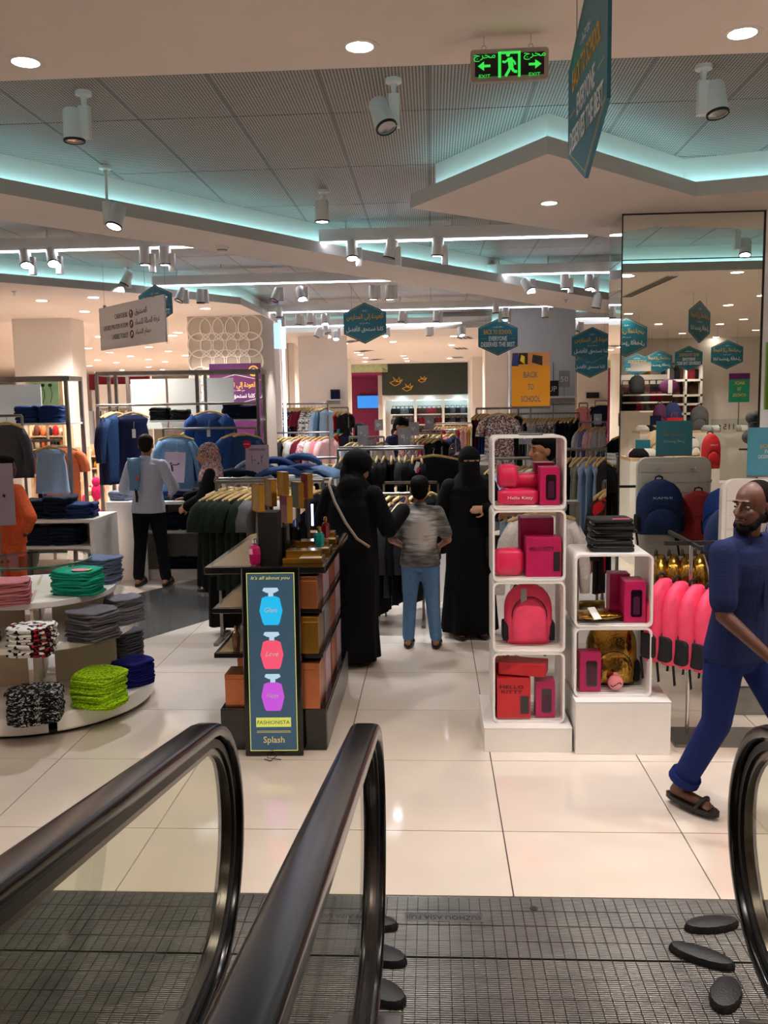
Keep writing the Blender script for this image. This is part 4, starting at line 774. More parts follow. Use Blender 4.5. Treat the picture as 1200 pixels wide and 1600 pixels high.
for a_ in (-12, 60, 240): MB().cyl((.27*cos(R(a_)), .27*sin(R(a_)), TZ[2]), (.27*cos(R(a_)), .27*sin(R(a_)), TZ[2]+.19), .012).build('glass_post', 'chrome', rt)
MB().lathe([(.001, TZ[2]+.19), (.37, TZ[2]+.19), (.375, TZ[2]+.195), (.37, TZ[2]+.202), (.001, TZ[2]+.202)], n=48).build('glass_top', 'green_glass', rt, smooth=True); MB().lathe([(.369, TZ[2]+.189), (.377, TZ[2]+.19), (.377, TZ[2]+.202), (.369, TZ[2]+.203)], n=48).build('glass_edge', mat('glass_edge', '#2f6a58', rough=.1), rt)
def folded(name, m, w, d, th, seed, mats=None):
    r = random.Random(seed); n = 24; ph = [r.uniform(0, 6) for _ in range(4)]
    def ring(k, z, s_): return [Vector((w/2*s_*(abs(cos(a))**.45)*(1 if cos(a) >= 0 else -1)*(1+.03*sin(3*a+ph[0])), d/2*s_*(abs(sin(a))**.45)*(1 if sin(a) >= 0 else -1)*(1+.04*sin(4*a+ph[1])), z+th*.35*sin(2*a+ph[2])*.5+th*.22*sin(5*a+ph[3]))) for a in [2*pi*(i+.5)/n for i in range(n)]]
    return MB().rings([ring(0, 0, .93), ring(1, th*.25, 1.0), ring(2, th*.45, .985), ring(3, th*.6, 1.0), ring(4, th*.95, .94), ring(5, th*1.05, .6)]).mesh(name, mats or m, 'all')
def pile(x, y, z, rz, n, w, d, th, m, what, where, lean=0.0, cat='folded shirt', name='folded_shirt', seed=1, mats=None, jit=.008, top=None, grp=None):
    ms = [folded(name, m, w, d, th, seed*10+k, mats) for k in range(3)]; r = random.Random(seed); last = None
    for k in range(n):
        o = ob(name, ms[k % 3], None, (x+r.uniform(-jit, jit)+lean*k*cos(rz-pi/2), y+r.uniform(-jit, jit)+lean*k*sin(rz-pi/2), z+.002+k*th*.97), rz+r.uniform(-.05, .05) + (pi if k % 2 else 0)); last = o
        lab = '%s folded %s %s %s' % ('topmost' if k == n-1 else 'lowest' if k == 0 else ordn(k), what, 'of the pile' if k in (0, n-1) else 'up the pile', where); tag(o, lab, cat, grp or ('folded %s pile' % what))
    return last
cloth('c_pink', '#c47a80'); cloth('c_teal', '#1fa886'); cloth('c_greyblue', '#6b7a99'); cloth('c_grey', '#6c6a70', '#4a484d'); cloth('c_grey2', '#7a7880', '#58565c'); cloth('c_neon', '#bdf01c'); cloth('c_navy', '#1c1c74'); cloth('c_dkgrey', '#4c4a4e', '#33323a'); cloth('c_white', '#e4e0dc'); cloth('c_maroon', '#5a1a22')
print_mat('p_blackwhite', ('#101012', '#131214', '#131214', '#cfcfcf', '#131214'), 45, (1, 1, 2)); print_mat('p_whiteblackred', ('#e9e6e0', '#e9e6e0', '#161214', '#b01c2a'), 22, (1, 1, .3)); print_mat('p_neonprint', ('#b4ea18', '#c2f428', '#b4ea18', '#5a6a18', '#b4ea18'), 60, (1, 1, 2.5))
def at_tier(px, py, k): return G(px, py, TZ[k])
p = at_tier(8, 948, 2); pile(p.x-.02, p.y+.10, TZ[2], R(20), 10, .27, .26, .0155, 'c_pink', 'dusty pink shirt', 'on the upper round shelf', seed=1)
p = at_tier(112, 932, 2); lt = pile(p.x-.0, p.y+.11, TZ[2], R(-12), 9, .31, .25, .0185, 'c_teal', 'teal shirt', 'on the upper round shelf', seed=2)
o = MB().rbox((.06, -.05, .023), (.12, .085, .003), .04, 'z', 5).build('pink_print', mat('pp', '#e8889a', rough=.8), lt); o.rotation_euler.z = -lt.rotation_euler.z+R(-12)
MB().rbox((.115, -.03, .0235), (.02, .07, .003), .01).build('yellow_print', mat('yp', '#d9d84a', rough=.8), lt)
p = at_tier(145, 912, 2); pile(p.x+.02, p.y+.08, TZ[2], R(-8), 11, .30, .24, .0165, 'c_greyblue', 'blue-grey shirt', 'at the back of the upper round shelf', seed=3)
p = at_tier(42, 1028, 1); pile(p.x-.01, p.y+.11, TZ[1], R(8), 11, .27, .24, .0165, 'p_whiteblackred', 'white printed shirt', 'on the middle round shelf', seed=4)
p = at_tier(5, 1015, 1); pile(p.x-.21, p.y+.10, TZ[1], R(20), 10, .25, .24, .0165, 'c_maroon', 'maroon shirt', 'at the left edge of the middle shelf', seed=14)
p = at_tier(135, 1006, 1); pile(p.x, p.y+.12, TZ[1], R(-28), 13, .28, .28, .0155, 'c_grey', 'charcoal grey shirt', 'on the middle round shelf', lean=.0, seed=5, jit=.012)
p = at_tier(190, 980, 1); pile(p.x-.035, p.y+.16, TZ[1], R(-35), 12, .20, .24, .0155, 'c_grey2', 'mid grey shirt', 'at the right end of the middle shelf', seed=6)
p = at_tier(45, 1138, 0); pile(p.x-.02, p.y+.16, TZ[0], R(14), 12, .32, .26, .017, 'p_blackwhite', 'black printed shirt', 'on the bottom round shelf', seed=7)
p = at_tier(145, 1112, 0); pile(p.x+.0, p.y+.13, TZ[0], R(-22), 14, .31, .27, .0165, 'p_neonprint', 'neon yellow shirt', 'on the bottom round shelf', seed=8, jit=.014)
p = at_tier(192, 1078, 0); pile(p.x+.02, p.y+.16, TZ[0], R(-30), 10, .24, .25, .017, 'c_navy', 'navy blue shirt', 'on the bottom round shelf', seed=9)
p = at_tier(178, 1045, 0); pile(p.x-.02, p.y+.26, TZ[0], R(-30), 14, .26, .26, .017, 'c_dkgrey', 'dark grey shirt', 'at the back of the bottom round shelf', seed=10)

# ================================================================== BACKPACK GONDOLA AND PINK BACKPACK RACK BY THE MIRROR
GY = 6.04; gx0 = xat(1125, 800, GY); gz = zat(1150, 748, GY); gw_ = .68
gd = thing('slatwall_stand', 'white rounded slatwall stand hung with backpacks before the mirrored column', 'display stand', (gx0+gw_/2, GY, 0))
def rrect(hw, z0, z1, r, n=6):
    out = []
    for cx, cz, a0 in ((hw-r, z1-r, 0), (-hw+r, z1-r, pi/2)):
        for k in range(n+1): a = a0+pi/2*k/n; out.append((cx+r*cos(a), cz+r*sin(a)))
    return out+[(-hw, z0), (hw, z0)]
MB().prism(rrect(gw_/2, .12, gz, .09), -.03, .03, 'y').build('frame', 'white_lacquer', gd, bevel=.006)
for s_ in (-1, 1):
    for k in range(14):
        z = gz-.14-.095*k
        if z > .2: MB().b2((-gw_/2+.03, s_*.031-.004, z), (gw_/2-.03, s_*.031+.004, z+.088)).build('slat', 'white_paint', gd)
MB().b2((-gw_/2-.02, -.25, 0), (gw_/2+.02, .25, .12)).build('base', 'steel', gd, bevel=.006)
sgY = GY; sx_ = xat(1183, 700, GY); st_ = thing('stand_sign', 'pale blue back to school card on a thin pole above the slatwall stand', 'sign', (gx0+gw_/2, GY, gz), R(-4))
mat('blue_card', '#4f9fb8', rough=.4, var=.03); MB().cyl((0, 0, 0), (0, 0, .12), .004, 6).build('pole', 'steel', st_); cz0 = zat(1180, 745, GY)-gz; cz1 = zat(1180, 668, GY)-gz; cz0 = max(cz0, .02)
MB().b2((-.17, -.004, cz0), (.17, .004, cz1)).build('card', 'blue_card', st_); MB().b2((-.17, -.006, cz0-.012), (.17, .006, cz0)).build('clip_rail', 'steel', st_); cm = (cz0+cz1)/2
text('BACK TO SCHOOL', .18, (0, -.005, cm+.035), 'gold_ink', st_, h=.026); text('EVERYONE', .12, (0, -.005, cm), 'white_ink', st_, h=.024); text('DESERVES THE BEST', .2, (0, -.005, cm-.034), 'white_ink', st_, h=.024); text(A_SCHOOL, .2, (0, .005, cm+.03), 'gold_ink', st_, rot=(pi/2, 0, pi), h=.04); text(A_BEST, .2, (0, .005, cm-.03), 'white_ink', st_, rot=(pi/2, 0, pi), h=.04)
hk = lambda x, z, s_: MB().tube([(x, s_*.03, z), (x, s_*.16, z+.01), (x, s_*.17, z+.03)], .005, 6).build('hook', 'chrome', gd)
gx = gx0+gw_/2
for x, z in ((-.17, 1.42), (.15, 1.42), (.30, 1.3)): hk(x, z, 1)
backpack(gx-.17, GY+.19, zat(1025, 834, 8.3), .42, .50, .20, 'navy_bag', 'blue backpack with white lettering on the rear of the slatwall stand, seen in the mirror', pi, 'backpacks on the slatwall stand', words='INMAX')
backpack(gx+.20, GY+.13, zat(1090, 850, 8.4), .38, .50, .15, 'red_bag', 'red backpack on the rear of the slatwall stand, seen in the mirror', pi+.15, 'backpacks on the slatwall stand')
backpack(gx+.36, GY+.30, .80, .34, .46, .2, 'blue_bag', 'bright blue backpack hanging low on the slatwall stand, seen in the mirror', pi+.9, 'backpacks on the slatwall stand')
print_mat('p_bluepattern', ('#1c2d66', '#24408a', '#c8ccd8', '#1c2d66'), 40)
backpack(gx+.06, GY-.16, .98, .30, .40, .16, 'p_bluepattern', 'blue patterned backpack with a yellow badge on the front of the slatwall stand', 0, 'backpacks on the slatwall stand', m2='p_bluepattern'); o = [q for q in COL.objects if q.name.startswith('backpack')]
MB().rbox((0, -.088, .22), (.16, .006, .07), .034, 'y', 5).build('badge', mat('badge_yellow', '#e6cf2a', rough=.6), [q for q in o if q.parent is None][-1])
# T-rack with rows of gold and pink backpacks
rp_ = G(1073, 1150); rk = thing('backpack_rack', 'steel pole rack on a dark base carrying rows of pink and gold backpacks', 'rack', (rp_.x, rp_.y, 0))
b0 = G(1050, 1168); b1 = G(1050, 1140); MB().b2((-.12, b0.y-rp_.y, 0), (.62, b1.y-rp_.y, .02)).build('base', 'steel', rk, bevel=.003); MB().cyl((0, 0, .02), (0, 0, 1.2), .012, 10).build('pole', 'chrome', rk, smooth=True)
MB().b2((-.16, -.01, 1.19), (.5, .01, 1.215)).build('arm', 'black_plastic', rk); MB().b2((-.01, -.2, 1.19), (.01, .5, 1.21)).build('arm', 'black_plastic', rk)
zpk = zat(1060, 1020, rp_.y)
for k in range(5): backpack(rp_.x-.18+.085*k, rp_.y-.10-.035*k, zpk-.012*k, .29, .48, .13, 'neon_pink', 'neon pink backpack on the pole rack, %s from the left' % ordn(k), R(38), 'pink backpacks on the pole rack')
for k in range(4): backpack(rp_.x-.14+.08*k, rp_.y+.16, zpk+.14, .22, .44, .14, 'gold_foil', 'gold backpack behind the pink ones on the pole rack, %s from the left' % ordn(k), R(70), 'gold backpacks on the pole rack')
# ================================================================== HANGING CLOTHES AND RACKS
GC = {}
def hanger_mesh(wdt=.40):
    if ('h', wdt) in GC: return GC[('h', wdt)]
    mb = MB(); n = 9; rs = []
    for k in range(n):
        u = -1+2*k/(n-1); z = -.074-.062*abs(u)**1.4; rs.append([(u*wdt/2, .012*cos(a), z+.016*sin(a)*(1.15-.3*abs(u))) for a in [2*pi*i/6 for i in range(6)]])
    mb.rings(rs); GC[('h', wdt)] = mb.mesh('hanger', 'wood_hanger', True); return GC[('h', wdt)]
HOOK = MB().tube([(0, 0, -.075), (0, 0, -.02), (.012, 0, -.002), (.0, 0, .014), (-.014, 0, .006)], .003, 5).mesh('hook', 'chrome', True)
def garment_mesh(m, L_, w=.42, d=.06, sleeve=None, flare=1.0, neck=.07, waist=1.0, seed=0, strap=False, with_hanger=False):
    key = (m, L_, w, d, sleeve, flare, neck, waist, seed % 3, strap, with_hanger)
    if key in GC: return GC[key]
    r = random.Random(str(key)); mb = MB(); n = 20; rs = []; ph = r.uniform(0, 6); rows = 12
    prof = [(neck*.9, -.10), (neck*1.25, -.103), (w*.33, -.122), (w*.47, -.145), (w*.5, -.165)]
    for k in range(1, rows+1):
        v = k/rows; hw = w*.5*(1-.12*(1-waist)*sin(pi*min(1, v*1.6))*3+(flare-1)*v**1.2)*(.93 if not sleeve and v < .15 else 1); prof.append((hw*(.96 if k < 3 else 1), -.165-(L_-.165)*v))
    for k, (hw, z) in enumerate(prof):
        v = max(0, (k-4)/rows); dd = (.012+.010*min(k, 4)) if k < 5 else d*(.55+.45*v); a_ = .10+.55*v
        rs.append([Vector((hw*(abs(cos(a))**.8)*(1 if cos(a) >= 0 else -1)*(1+.02*sin(7*a+ph)*v), dd*sin(a)*(1+a_*sin(6*a+ph+1.5*v))+.016*v*sin(22*cos(a)+ph), z+.006*v*sin(5*a+ph))) for a in [2*pi*i/n for i in range(n)]])
    mb.rings(rs)
    if sleeve:
        sl = {'short': .24, 'long': .54, 'puff': .30}[sleeve]; rad = {'short': .06, 'long': .055, 'puff': .085}[sleeve]
        for sx in (-1, 1):
            x0 = sx*w*.46; mb.tube([(x0-sx*.02, 0, -.16), (x0+sx*.05, .005, -.16-sl*.25), (x0+sx*.085, .012, -.16-sl*.6), (x0+sx*.095, .005, -.16-sl)], [rad*.9, rad*1.05, rad, rad*(.7 if sleeve != 'short' else 1.05)], 10)
    mats = [m]
    if with_hanger:
        mb.slot(1); rs = []
        for k in range(7): u = -1+2*k/6; z = -.070-.062*abs(u)**1.4; rs.append([(u*w*.53, .016*cos(a), z+.022*sin(a)) for a in [2*pi*i/5 for i in range(5)]])
        mb.rings(rs); mb.tube([(0, 0, -.075), (0, 0, .01)], .004, 4); mats = [m, 'wood_hanger']
    GC[key] = mb.mesh('garment', mats, 'all'); return GC[key]
def hung(p, rz, m, L_, label, grp, cat='clothes', kind='hanging_shirt', tagged=False, simple=False, tilt=0, **kw):
    w = kw.get('w', .42)
    if simple:
        o = ob(kind, garment_mesh(m, L_, with_hanger=True, **kw), None, p, rot=(tilt, 0, rz)); return tag(o, label, cat, grp)
    t = thing(kind, label, cat, p, rz, grp); t.rotation_euler = (tilt, 0, rz)
    ob('garment', garment_mesh(m, L_, **kw), t); h = ob('hanger', hanger_mesh(round(w*1.06, 2)), t); ob('hook', HOOK, h)
    if tagged: MB().box((.02, -kw.get('d', .06)*.8-.01, -.34), (.045, .003, .11)).build('price_tag', 'white_tag', t); MB().cyl((.02, -.03, -.12), (.02, -kw.get('d', .06)*.8-.01, -.29), .0012, 4).build('tag_string', 'white_tag', t)
    return t
def rail(p0, p1, label, legs=True, grp='clothes rails', r=.016, base=True, double=False, name='clothes_rail'):
    p0 = Vector(p0); p1 = Vector(p1); t = thing(name, label, 'clothes rail', p0, 0, grp); d = p1-p0
    MB().cyl((0, 0, 0), d, r, 10).build('rail', 'steel', t, smooth=True)
    if double: MB().cyl((0, .12, .02), d+Vector((0, .12, .02)), r, 10).build('rail', 'steel', t, smooth=True)
    if legs:
        for q in (Vector((0, 0, 0)), d):
            MB().b2((q.x-.012, -.012+q.y, -p0.z+.0), (q.x+.012, q.y+.012, q.z)).build('post', 'rack_steel', t)
            if base: MB().b2((q.x-.02, q.y-.24, -p0.z), (q.x+.02, q.y+.24, -p0.z+.025)).build('foot', 'rack_steel', t)
    return t
def fill(p0, p1, spec, where, grp, rz0=pi/2, jit=.12, drop=.017, simple=True, kind='hanging_shirt'):
    p0 = Vector(p0); p1 = Vector(p1); n = len(spec)
    for i, sp in enumerate(spec):
        m, L_, what = sp[:3]; kw = dict(sp[3]) if len(sp) > 3 else {}; kw.setdefault('d', .028); f = (i+.5)/n; p = p0.lerp(p1, f); p.z -= drop
        hung(p, rz0+rnd.uniform(-jit, jit), m, L_*rnd.uniform(.96, 1.04), '%s, %s from the left on %s' % (what, ordn(i), where), grp, simple=simple, seed=i, kind=kind, **kw)
cloth('g_black', '#121214'); cloth('g_green', '#1f2a20'); cloth('g_grey', '#6e6c6c'); cloth('g_white', '#dedad6'); cloth('g_char', '#333336'); cloth('g_navy', '#161c38', '#1f2b55'); cloth('g_denim', '#2b466e', '#1d3050'); cloth('g_denimlt', '#6f95b5', '#547a9c'); cloth('g_skyblue', '#a9c4e2', '#8fb0d4'); cloth('g_blue', '#284a86', '#1c3566'); cloth('g_red', '#c2202c'); cloth('g_maroon', '#6a1a28'); cloth('g_pink', '#e08a90'); cloth('g_ltpink', '#e6bcc0'); cloth('g_mustard', '#c79a2e'); cloth('g_olive', '#8a9050'); cloth('g_teal', '#3f97a4'); cloth('g_ltteal', '#9ccfd4'); cloth('g_magenta', '#b81f58'); cloth('g_orange', '#e0784a'); cloth('g_lav', '#8a86c8'); cloth('g_royal', '#1c3f80'); cloth('g_ltgrey', '#a9acb2'); cloth('g_sage', '#a7aca0'); cloth('g_denimgrey', '#4c4b4e', '#333236')
print_mat('p_floral', ('#d8d2cc', '#d8d2cc', '#3b4254', '#c26a50', '#d8d2cc'), 30); print_mat('p_navywhite', ('#1c2540', '#1c2540', '#d5d8de', '#1c2540'), 26); print_mat('p_blkwht', ('#e4e2de', '#e4e2de', '#1a1a1c', '#e4e2de'), 16, (1, 1, 3)); check_mat('k_bw', '#1a1a1c', '#dcdad6', 16); check_mat('k_gw', '#e0deda', '#5a5c60', 22); print_mat('p_spark', ('#15132a', '#15132a', '#15132a', '#6a5a90'), 80); check_mat('k_plaid', '#2a1014', '#161418', 9); print_mat('p_orangered', ('#20181a', '#d9481f', '#c0202a', '#e8e0d8'), 12); print_mat('p_whitepink', ('#ece8e6', '#ece8e6', '#d88', '#ece8e6') if False else ('#ece8e6', '#ece8e6', '#dd8899', '#ece8e6'), 12)
cloth('g_cream', '#d8d3c2')
# --- front-left rail behind the perfume stand
YA = 7.75; a = Vector((xat(338, 752, YA), YA, zat(338, 753, YA))); b = Vector((xat(505, 757, YA), YA, zat(338, 753, YA)))
rail(a, b, 'steel clothes rail with wooden hangers right behind the perfume stand')
S = dict(sleeve='short'); lg = dict(sleeve='long')
fill(a, b, [('g_green', .78, 'dark green top', S), ('g_green', .8, 'dark green ruffled top', S), ('g_green', .95, 'dark green long top', S), ('g_green', .95, 'dark green dress', S), ('g_green', 1.0, 'dark green frock'), ('g_green', .9, 'dark green blouse', S), ('g_grey', .72, 'grey tunic', S), ('g_grey', .85, 'grey long tunic'), ('g_char', .9, 'charcoal tunic'), ('g_grey', .95, 'grey sleeveless top'), ('g_grey', .9, 'grey vest'), ('g_white', .62, 'white shirt', S), ('g_white', .7, 'white blouse', S), ('k_bw', .8, 'black and white shirt', S), ('g_black', .8, 'black shirt', S)], 'the rail behind the perfume stand', 'clothes behind the perfume stand', simple=False, rz0=R(55))
fill(Vector((a.x-.02, YA+.3, a.z)), Vector((a.x+.35, YA+.3, a.z)), [('g_black', 1.34, 'long black dress', dict(flare=1.1)), ('g_black', 1.34, 'black long dress', dict(flare=1.1)), ('g_black', 1.3, 'black gown')], 'the rail close behind the dark green tops', 'long black dresses', rz0=R(30)); rail(Vector((a.x-.05, YA+.3, a.z)), Vector((a.x+.4, YA+.3, a.z)), 'short rail of long black dresses behind the dark green tops', True, base=False)
YB = 9.2; a = Vector((xat(400, 750, YB), YB, zat(400, 750, YB))); b = Vector((xat(520, 752, YB), YB, zat(400, 750, YB)))
rail(a, b, 'steel clothes rail in the row behind the first, before the jeans heap')
fill(a, b, [('g_black', .8, 'black top', S), ('g_char', .8, 'charcoal top', S), ('g_grey', .8, 'grey shirt', S), ('g_black', .8, 'black blouse'), ('g_navy', .8, 'navy shirt', S), ('g_black', .8, 'black tunic', S)], 'the second rail by the jeans heap', 'clothes on the second rail')
# --- rack between the veiled woman and the boy
YC = 8.35; zr = zat(600, 772, YC); a = Vector((xat(560, 770, YC), YC, zr)); b = Vector((xat(660, 770, YC), YC, zr)); rail(a, b, 'steel clothes rail of black coats between the bending woman and the boy')
fill(a, b, [('g_char', 1.05, 'charcoal coat', lg), ('g_black', 1.1, 'black coat', lg), ('g_black', 1.1, 'black long coat', lg), ('g_char', .95, 'dark grey jacket', lg), ('g_black', 1.0, 'black robe', lg), ('g_char', .9, 'charcoal hooded jacket', lg), ('g_black', .95, 'black jacket', lg)], 'the rail beside the boy', 'coats beside the boy', rz0=R(70), simple=False)
YD = 8.6; zt = zat(640, 752, YD); t = thing('frame_rack', 'square grey steel frame rack behind the boy', 'clothes rack', (xat(598, 760, YD), YD, 0)); wX = xat(686, 750, YD)-xat(598, 760, YD)
for (u0, u1, v0, v1) in ((0, wX, zt-.025, zt), (wX-.02, wX, 0, zt), (0, .02, 0, zt)): MB().b2((u0, -.01, v0), (u1, .01, v1)).build('bar', 'rack_steel', t)
fill(Vector((xat(610, 755, YD), YD, zt-.03)), Vector((xat(680, 755, YD), YD, zt-.03)), [('g_black', .9, 'black printed jacket', lg), ('p_spark', .7, 'sparkling dark jacket', lg), ('g_black', .8, 'black gold-trimmed jacket', lg), ('g_black', .75, 'black blouson', lg)], 'the frame rack behind the boy', 'jackets on the frame rack', rz0=R(60))
# --- rack with dark sparkle tops in the centre
YE_ = 10.6; zr = zat(600, 702, YE_); a = Vector((xat(528, 702, YE_), YE_, zr)); b = Vector((xat(662, 702, YE_), YE_, zr)); rail(a, b, 'long double steel clothes rail in the centre of the shop', double=True)
fill(a, b, [('g_char', .7, 'charcoal shirt', S), ('p_spark', .72, 'sparkling purple top', S), ('p_spark', .75, 'sparkling navy top', S), ('p_spark', .72, 'glittering dark top', S), ('g_black', .7, 'black top', S), ('g_black', .75, 'black blouse', S), ('g_black', .72, 'black shirt', S), ('g_black', .7, 'black vest'), ('g_char', .75, 'dark grey blouse', S), ('g_black', .78, 'black tunic', S), ('g_black', .7, 'black cardigan', lg), ('g_black', .8, 'black jacket', lg)], 'the central double rail', 'dark tops on the central rail')
hung(Vector((xat(677, 700, YE_), YE_-.1, zr)), R(10), 'g_black', .75, 'large black coat hung facing out at the end of the central rail', 'face-out clothes', w=.6, sleeve='long', d=.1)
MB().box((0, 0, 0), (.045, .004, .13), ry=.3).build('price_ticket', 'white_tag', None, Vector((xat(651, 730, YE_-.25), YE_-.25, zat(651, 730, YE_-.25)))); o = COL.objects[-1]; tag(o, 'white and pink price ticket hanging on the central rail', 'price tag'); MB().box((.016, -.003, -.03), (.03, .002, .06), ry=.3).build('pink_corner', 'hot_pink', o)
YF = 10.95; a = Vector((xat(462, 716, YF), YF, zat(462, 716, YF))); b = Vector((xat(532, 716, YF), YF, zat(462, 716, YF))); rail(a, b, 'short steel clothes rail above the heap of jeans')
fill(a, b, [('g_char', .7, 'charcoal top', S), ('g_black', .7, 'black top', S), ('g_char', .7, 'dark grey top', S), ('g_black', .7, 'black vest'), ('g_navy', .7, 'navy top', S), ('g_black', .7, 'black shirt', S)], 'the short rail by the jeans heap', 'clothes on the short rail', rz0=R(65))
# --- side wall clothes, two tiers
YG = 16.9; zr = zat(460, 631, YG); a = Vector((xat(412, 632, YG), YG, zr)); b = Vector((xat(512, 632, YG), YG, zr)); rail(a, b, 'high clothes rail along the left side wall', True, base=False)
fill(a, b, [('g_black', .8, 'black top', S), ('g_denimgrey', .75, 'dark grey shirt', S), ('p_floral', .75, 'cream printed shirt'), ('k_gw', .55, 'white striped top', S), ('g_ltgrey', .7, 'pale grey tee', S), ('g_ltgrey', .75, 'light grey top', S), ('g_black', .8, 'black dress'), ('p_navywhite', .85, 'navy printed blouse', S), ('p_navywhite', .85, 'navy and white blouse', S), ('g_navy', .9, 'navy dress'), ('g_maroon', .8, 'maroon top', S), ('g_maroon', .82, 'dark red top', S), ('p_blkwht', .85, 'black and white shirt', lg), ('k_gw', .85, 'grey checked shirt', lg), ('p_blkwht', .8, 'monochrome shirt', lg), ('g_skyblue', .8, 'pale blue shirt', lg), ('g_denimlt', .85, 'light denim shirt', lg), ('g_skyblue', 1.1, 'long pale blue dress')], 'the high wall rail', 'clothes on the high wall rail', rz0=R(62))
YG2 = 15.6; zr = zat(470, 676, YG2); a = Vector((xat(430, 676, YG2), YG2, zr)); b = Vector((xat(515, 688, YG2), YG2, zr)); rail(a, b, 'low clothes rail below the high wall rail', True, base=False)
fill(a, b, [('k_bw', .75, 'black and white checked shirt', lg), ('g_char', .7, 'charcoal jacket', lg), ('g_cream', .9, 'cream long top'), ('g_white', .8, 'white top', S), ('g_maroon', .6, 'maroon blouse', S), ('p_whitepink', .65, 'white printed tee', S), ('g_white', .65, 'white tee', S), ('g_pink', .6, 'pink top', S), ('g_ltpink', .6, 'pale pink top', S)], 'the low wall rail', 'clothes on the low wall rail', rz0=R(62))
YH = 18.4; zr = zat(525, 637, YH); a = Vector((xat(512, 637, YH), YH, zr)); b = Vector((xat(544, 637, YH), YH, zr)); rail(a, b, 'short clothes rail under the small wall shelf', True, base=False)
fill(a, b, [('g_black', .5, 'black scarf top'), ('g_char', .5, 'charcoal top'), ('g_red', .42, 'bright red top'), ('g_teal', .5, 'dark teal top'), ('g_black', .5, 'black top', S)], 'the rail under the wall shelf', 'clothes under the wall shelf', rz0=R(62))
zr = zat(525, 668, YH); fill(Vector((a.x, YH, zr)), Vector((b.x, YH, zr)), [('g_black', .6, 'black dress'), ('p_orangered', .6, 'orange red scarf top'), ('p_orangered', .62, 'red printed scarf top'), ('g_navy', .6, 'navy dress')], 'the lower rail under the wall shelf', 'clothes on the lower scarf rail', rz0=R(62)); rail(Vector((a.x, YH, zr)), Vector((b.x, YH, zr)), 'lower short clothes rail with orange scarves', True, base=False)
struct(MB().b2((xat(468, 620, 18.78), 18.76, 0), (xat(543, 620, 18.78), 18.9, SOF)).build('wall_panel', 'wall_paint')); t = thing('mounted_shelf', 'small white wall shelf with a dark box on the left side wall', 'shelf', (xat(521, 622, 18.6), 18.6, zat(521, 624, 18.6))); MB().b2((-.16, -.15, -.02), (.16, .158, 0)).build('board', 'white_lacquer', t); MB().b2((-.14, .0, -.1), (.14, .02, -.02)).build('bracket', 'steel', t)
t = thing('storage_box', 'dark square box on the small white wall shelf', 'box', (xat(524, 610, 18.6), 18.6, zat(521, 624, 18.6)+.001)); MB().b2((-.09, -.09, 0), (.09, .09, .17)).build('box', 'g_navy', t); MB().b2((-.095, -.095, .17), (.095, .095, .2)).build('lid', 'black_plastic', t)
# --- coloured clothes in the far centre
YI = 20.5; zr = zat(720, 661, YI); a = Vector((xat(680, 661, YI), YI, zr)); b = Vector((xat(745, 661, YI), YI, zr)); rail(a, b, 'far clothes rail of bright dresses before the shoe wall', True, base=False)
fill(a, b, [('g_black', .6, 'black top'), ('g_maroon', .6, 'dark red top'), ('g_red', .62, 'red top'), ('g_red', .62, 'scarlet top'), ('g_white', .7, 'white dress'), ('g_olive', .7, 'olive dress'), ('g_cream', .7, 'cream dress'), ('g_magenta', .65, 'magenta top'), ('g_ltpink', .7, 'pale pink dress'), ('g_ltpink', .7, 'blush dress'), ('g_mustard', .7, 'mustard dress'), ('g_cream', .7, 'ivory dress')], 'the far rail of bright dresses', 'bright dresses on the far rail', rz0=R(62))
YI2 = 17.0; zr = zat(690, 672, YI2); a = Vector((xat(660, 672, YI2), YI2, zr)); b = Vector((xat(712, 672, YI2), YI2, zr)); rail(a, b, 'clothes rail with teal and pink clothes left of the glass lantern', True, base=False)
fill(a, b, [('g_black', .75, 'black dress'), ('g_black', .75, 'black top', S), ('g_ltteal', .8, 'pale teal dress'), ('g_pink', .8, 'pink trousers suit'), ('g_pink', .8, 'coral pink dress'), ('g_navy', .6, 'navy top', S)], 'the rail of teal and pink clothes', 'teal and pink clothes', rz0=R(62))
YQ = 13.4; zr = zat(570, 683, YQ); a = Vector((xat(546, 683, YQ), YQ, zr)); b = Vector((xat(600, 683, YQ), YQ, zr)); rail(a, b, 'clothes rail of pale blue tops left of the leaning man', True, base=False); fill(a, b, [('g_skyblue', .6, 'pale blue top', S), ('k_gw', .6, 'striped pale top', S), ('g_skyblue', .6, 'sky blue blouse', S), ('g_denimlt', .6, 'denim blouse', S), ('g_navy', .6, 'navy top', S), ('g_white', .6, 'white top', S)], 'the rail left of the leaning man', 'pale blue tops', rz0=R(60))
YR = 13.8; zr = zat(670, 677, YR); a = Vector((xat(640, 677, YR), YR, zr)); b = Vector((xat(690, 677, YR), YR, zr)); rail(a, b, 'clothes rail of printed tops right of the leaning man', True, base=False); fill(a, b, [('p_whitepink', .6, 'white printed top', S), ('p_floral', .6, 'floral top', S), ('g_lav', .6, 'lavender top', S), ('p_floral', .6, 'patterned blouse', S), ('g_magenta', .6, 'magenta top', S), ('g_black', .7, 'black top', S), ('g_black', .7, 'black blouse', S)], 'the rail right of the leaning man', 'printed tops', rz0=R(60))
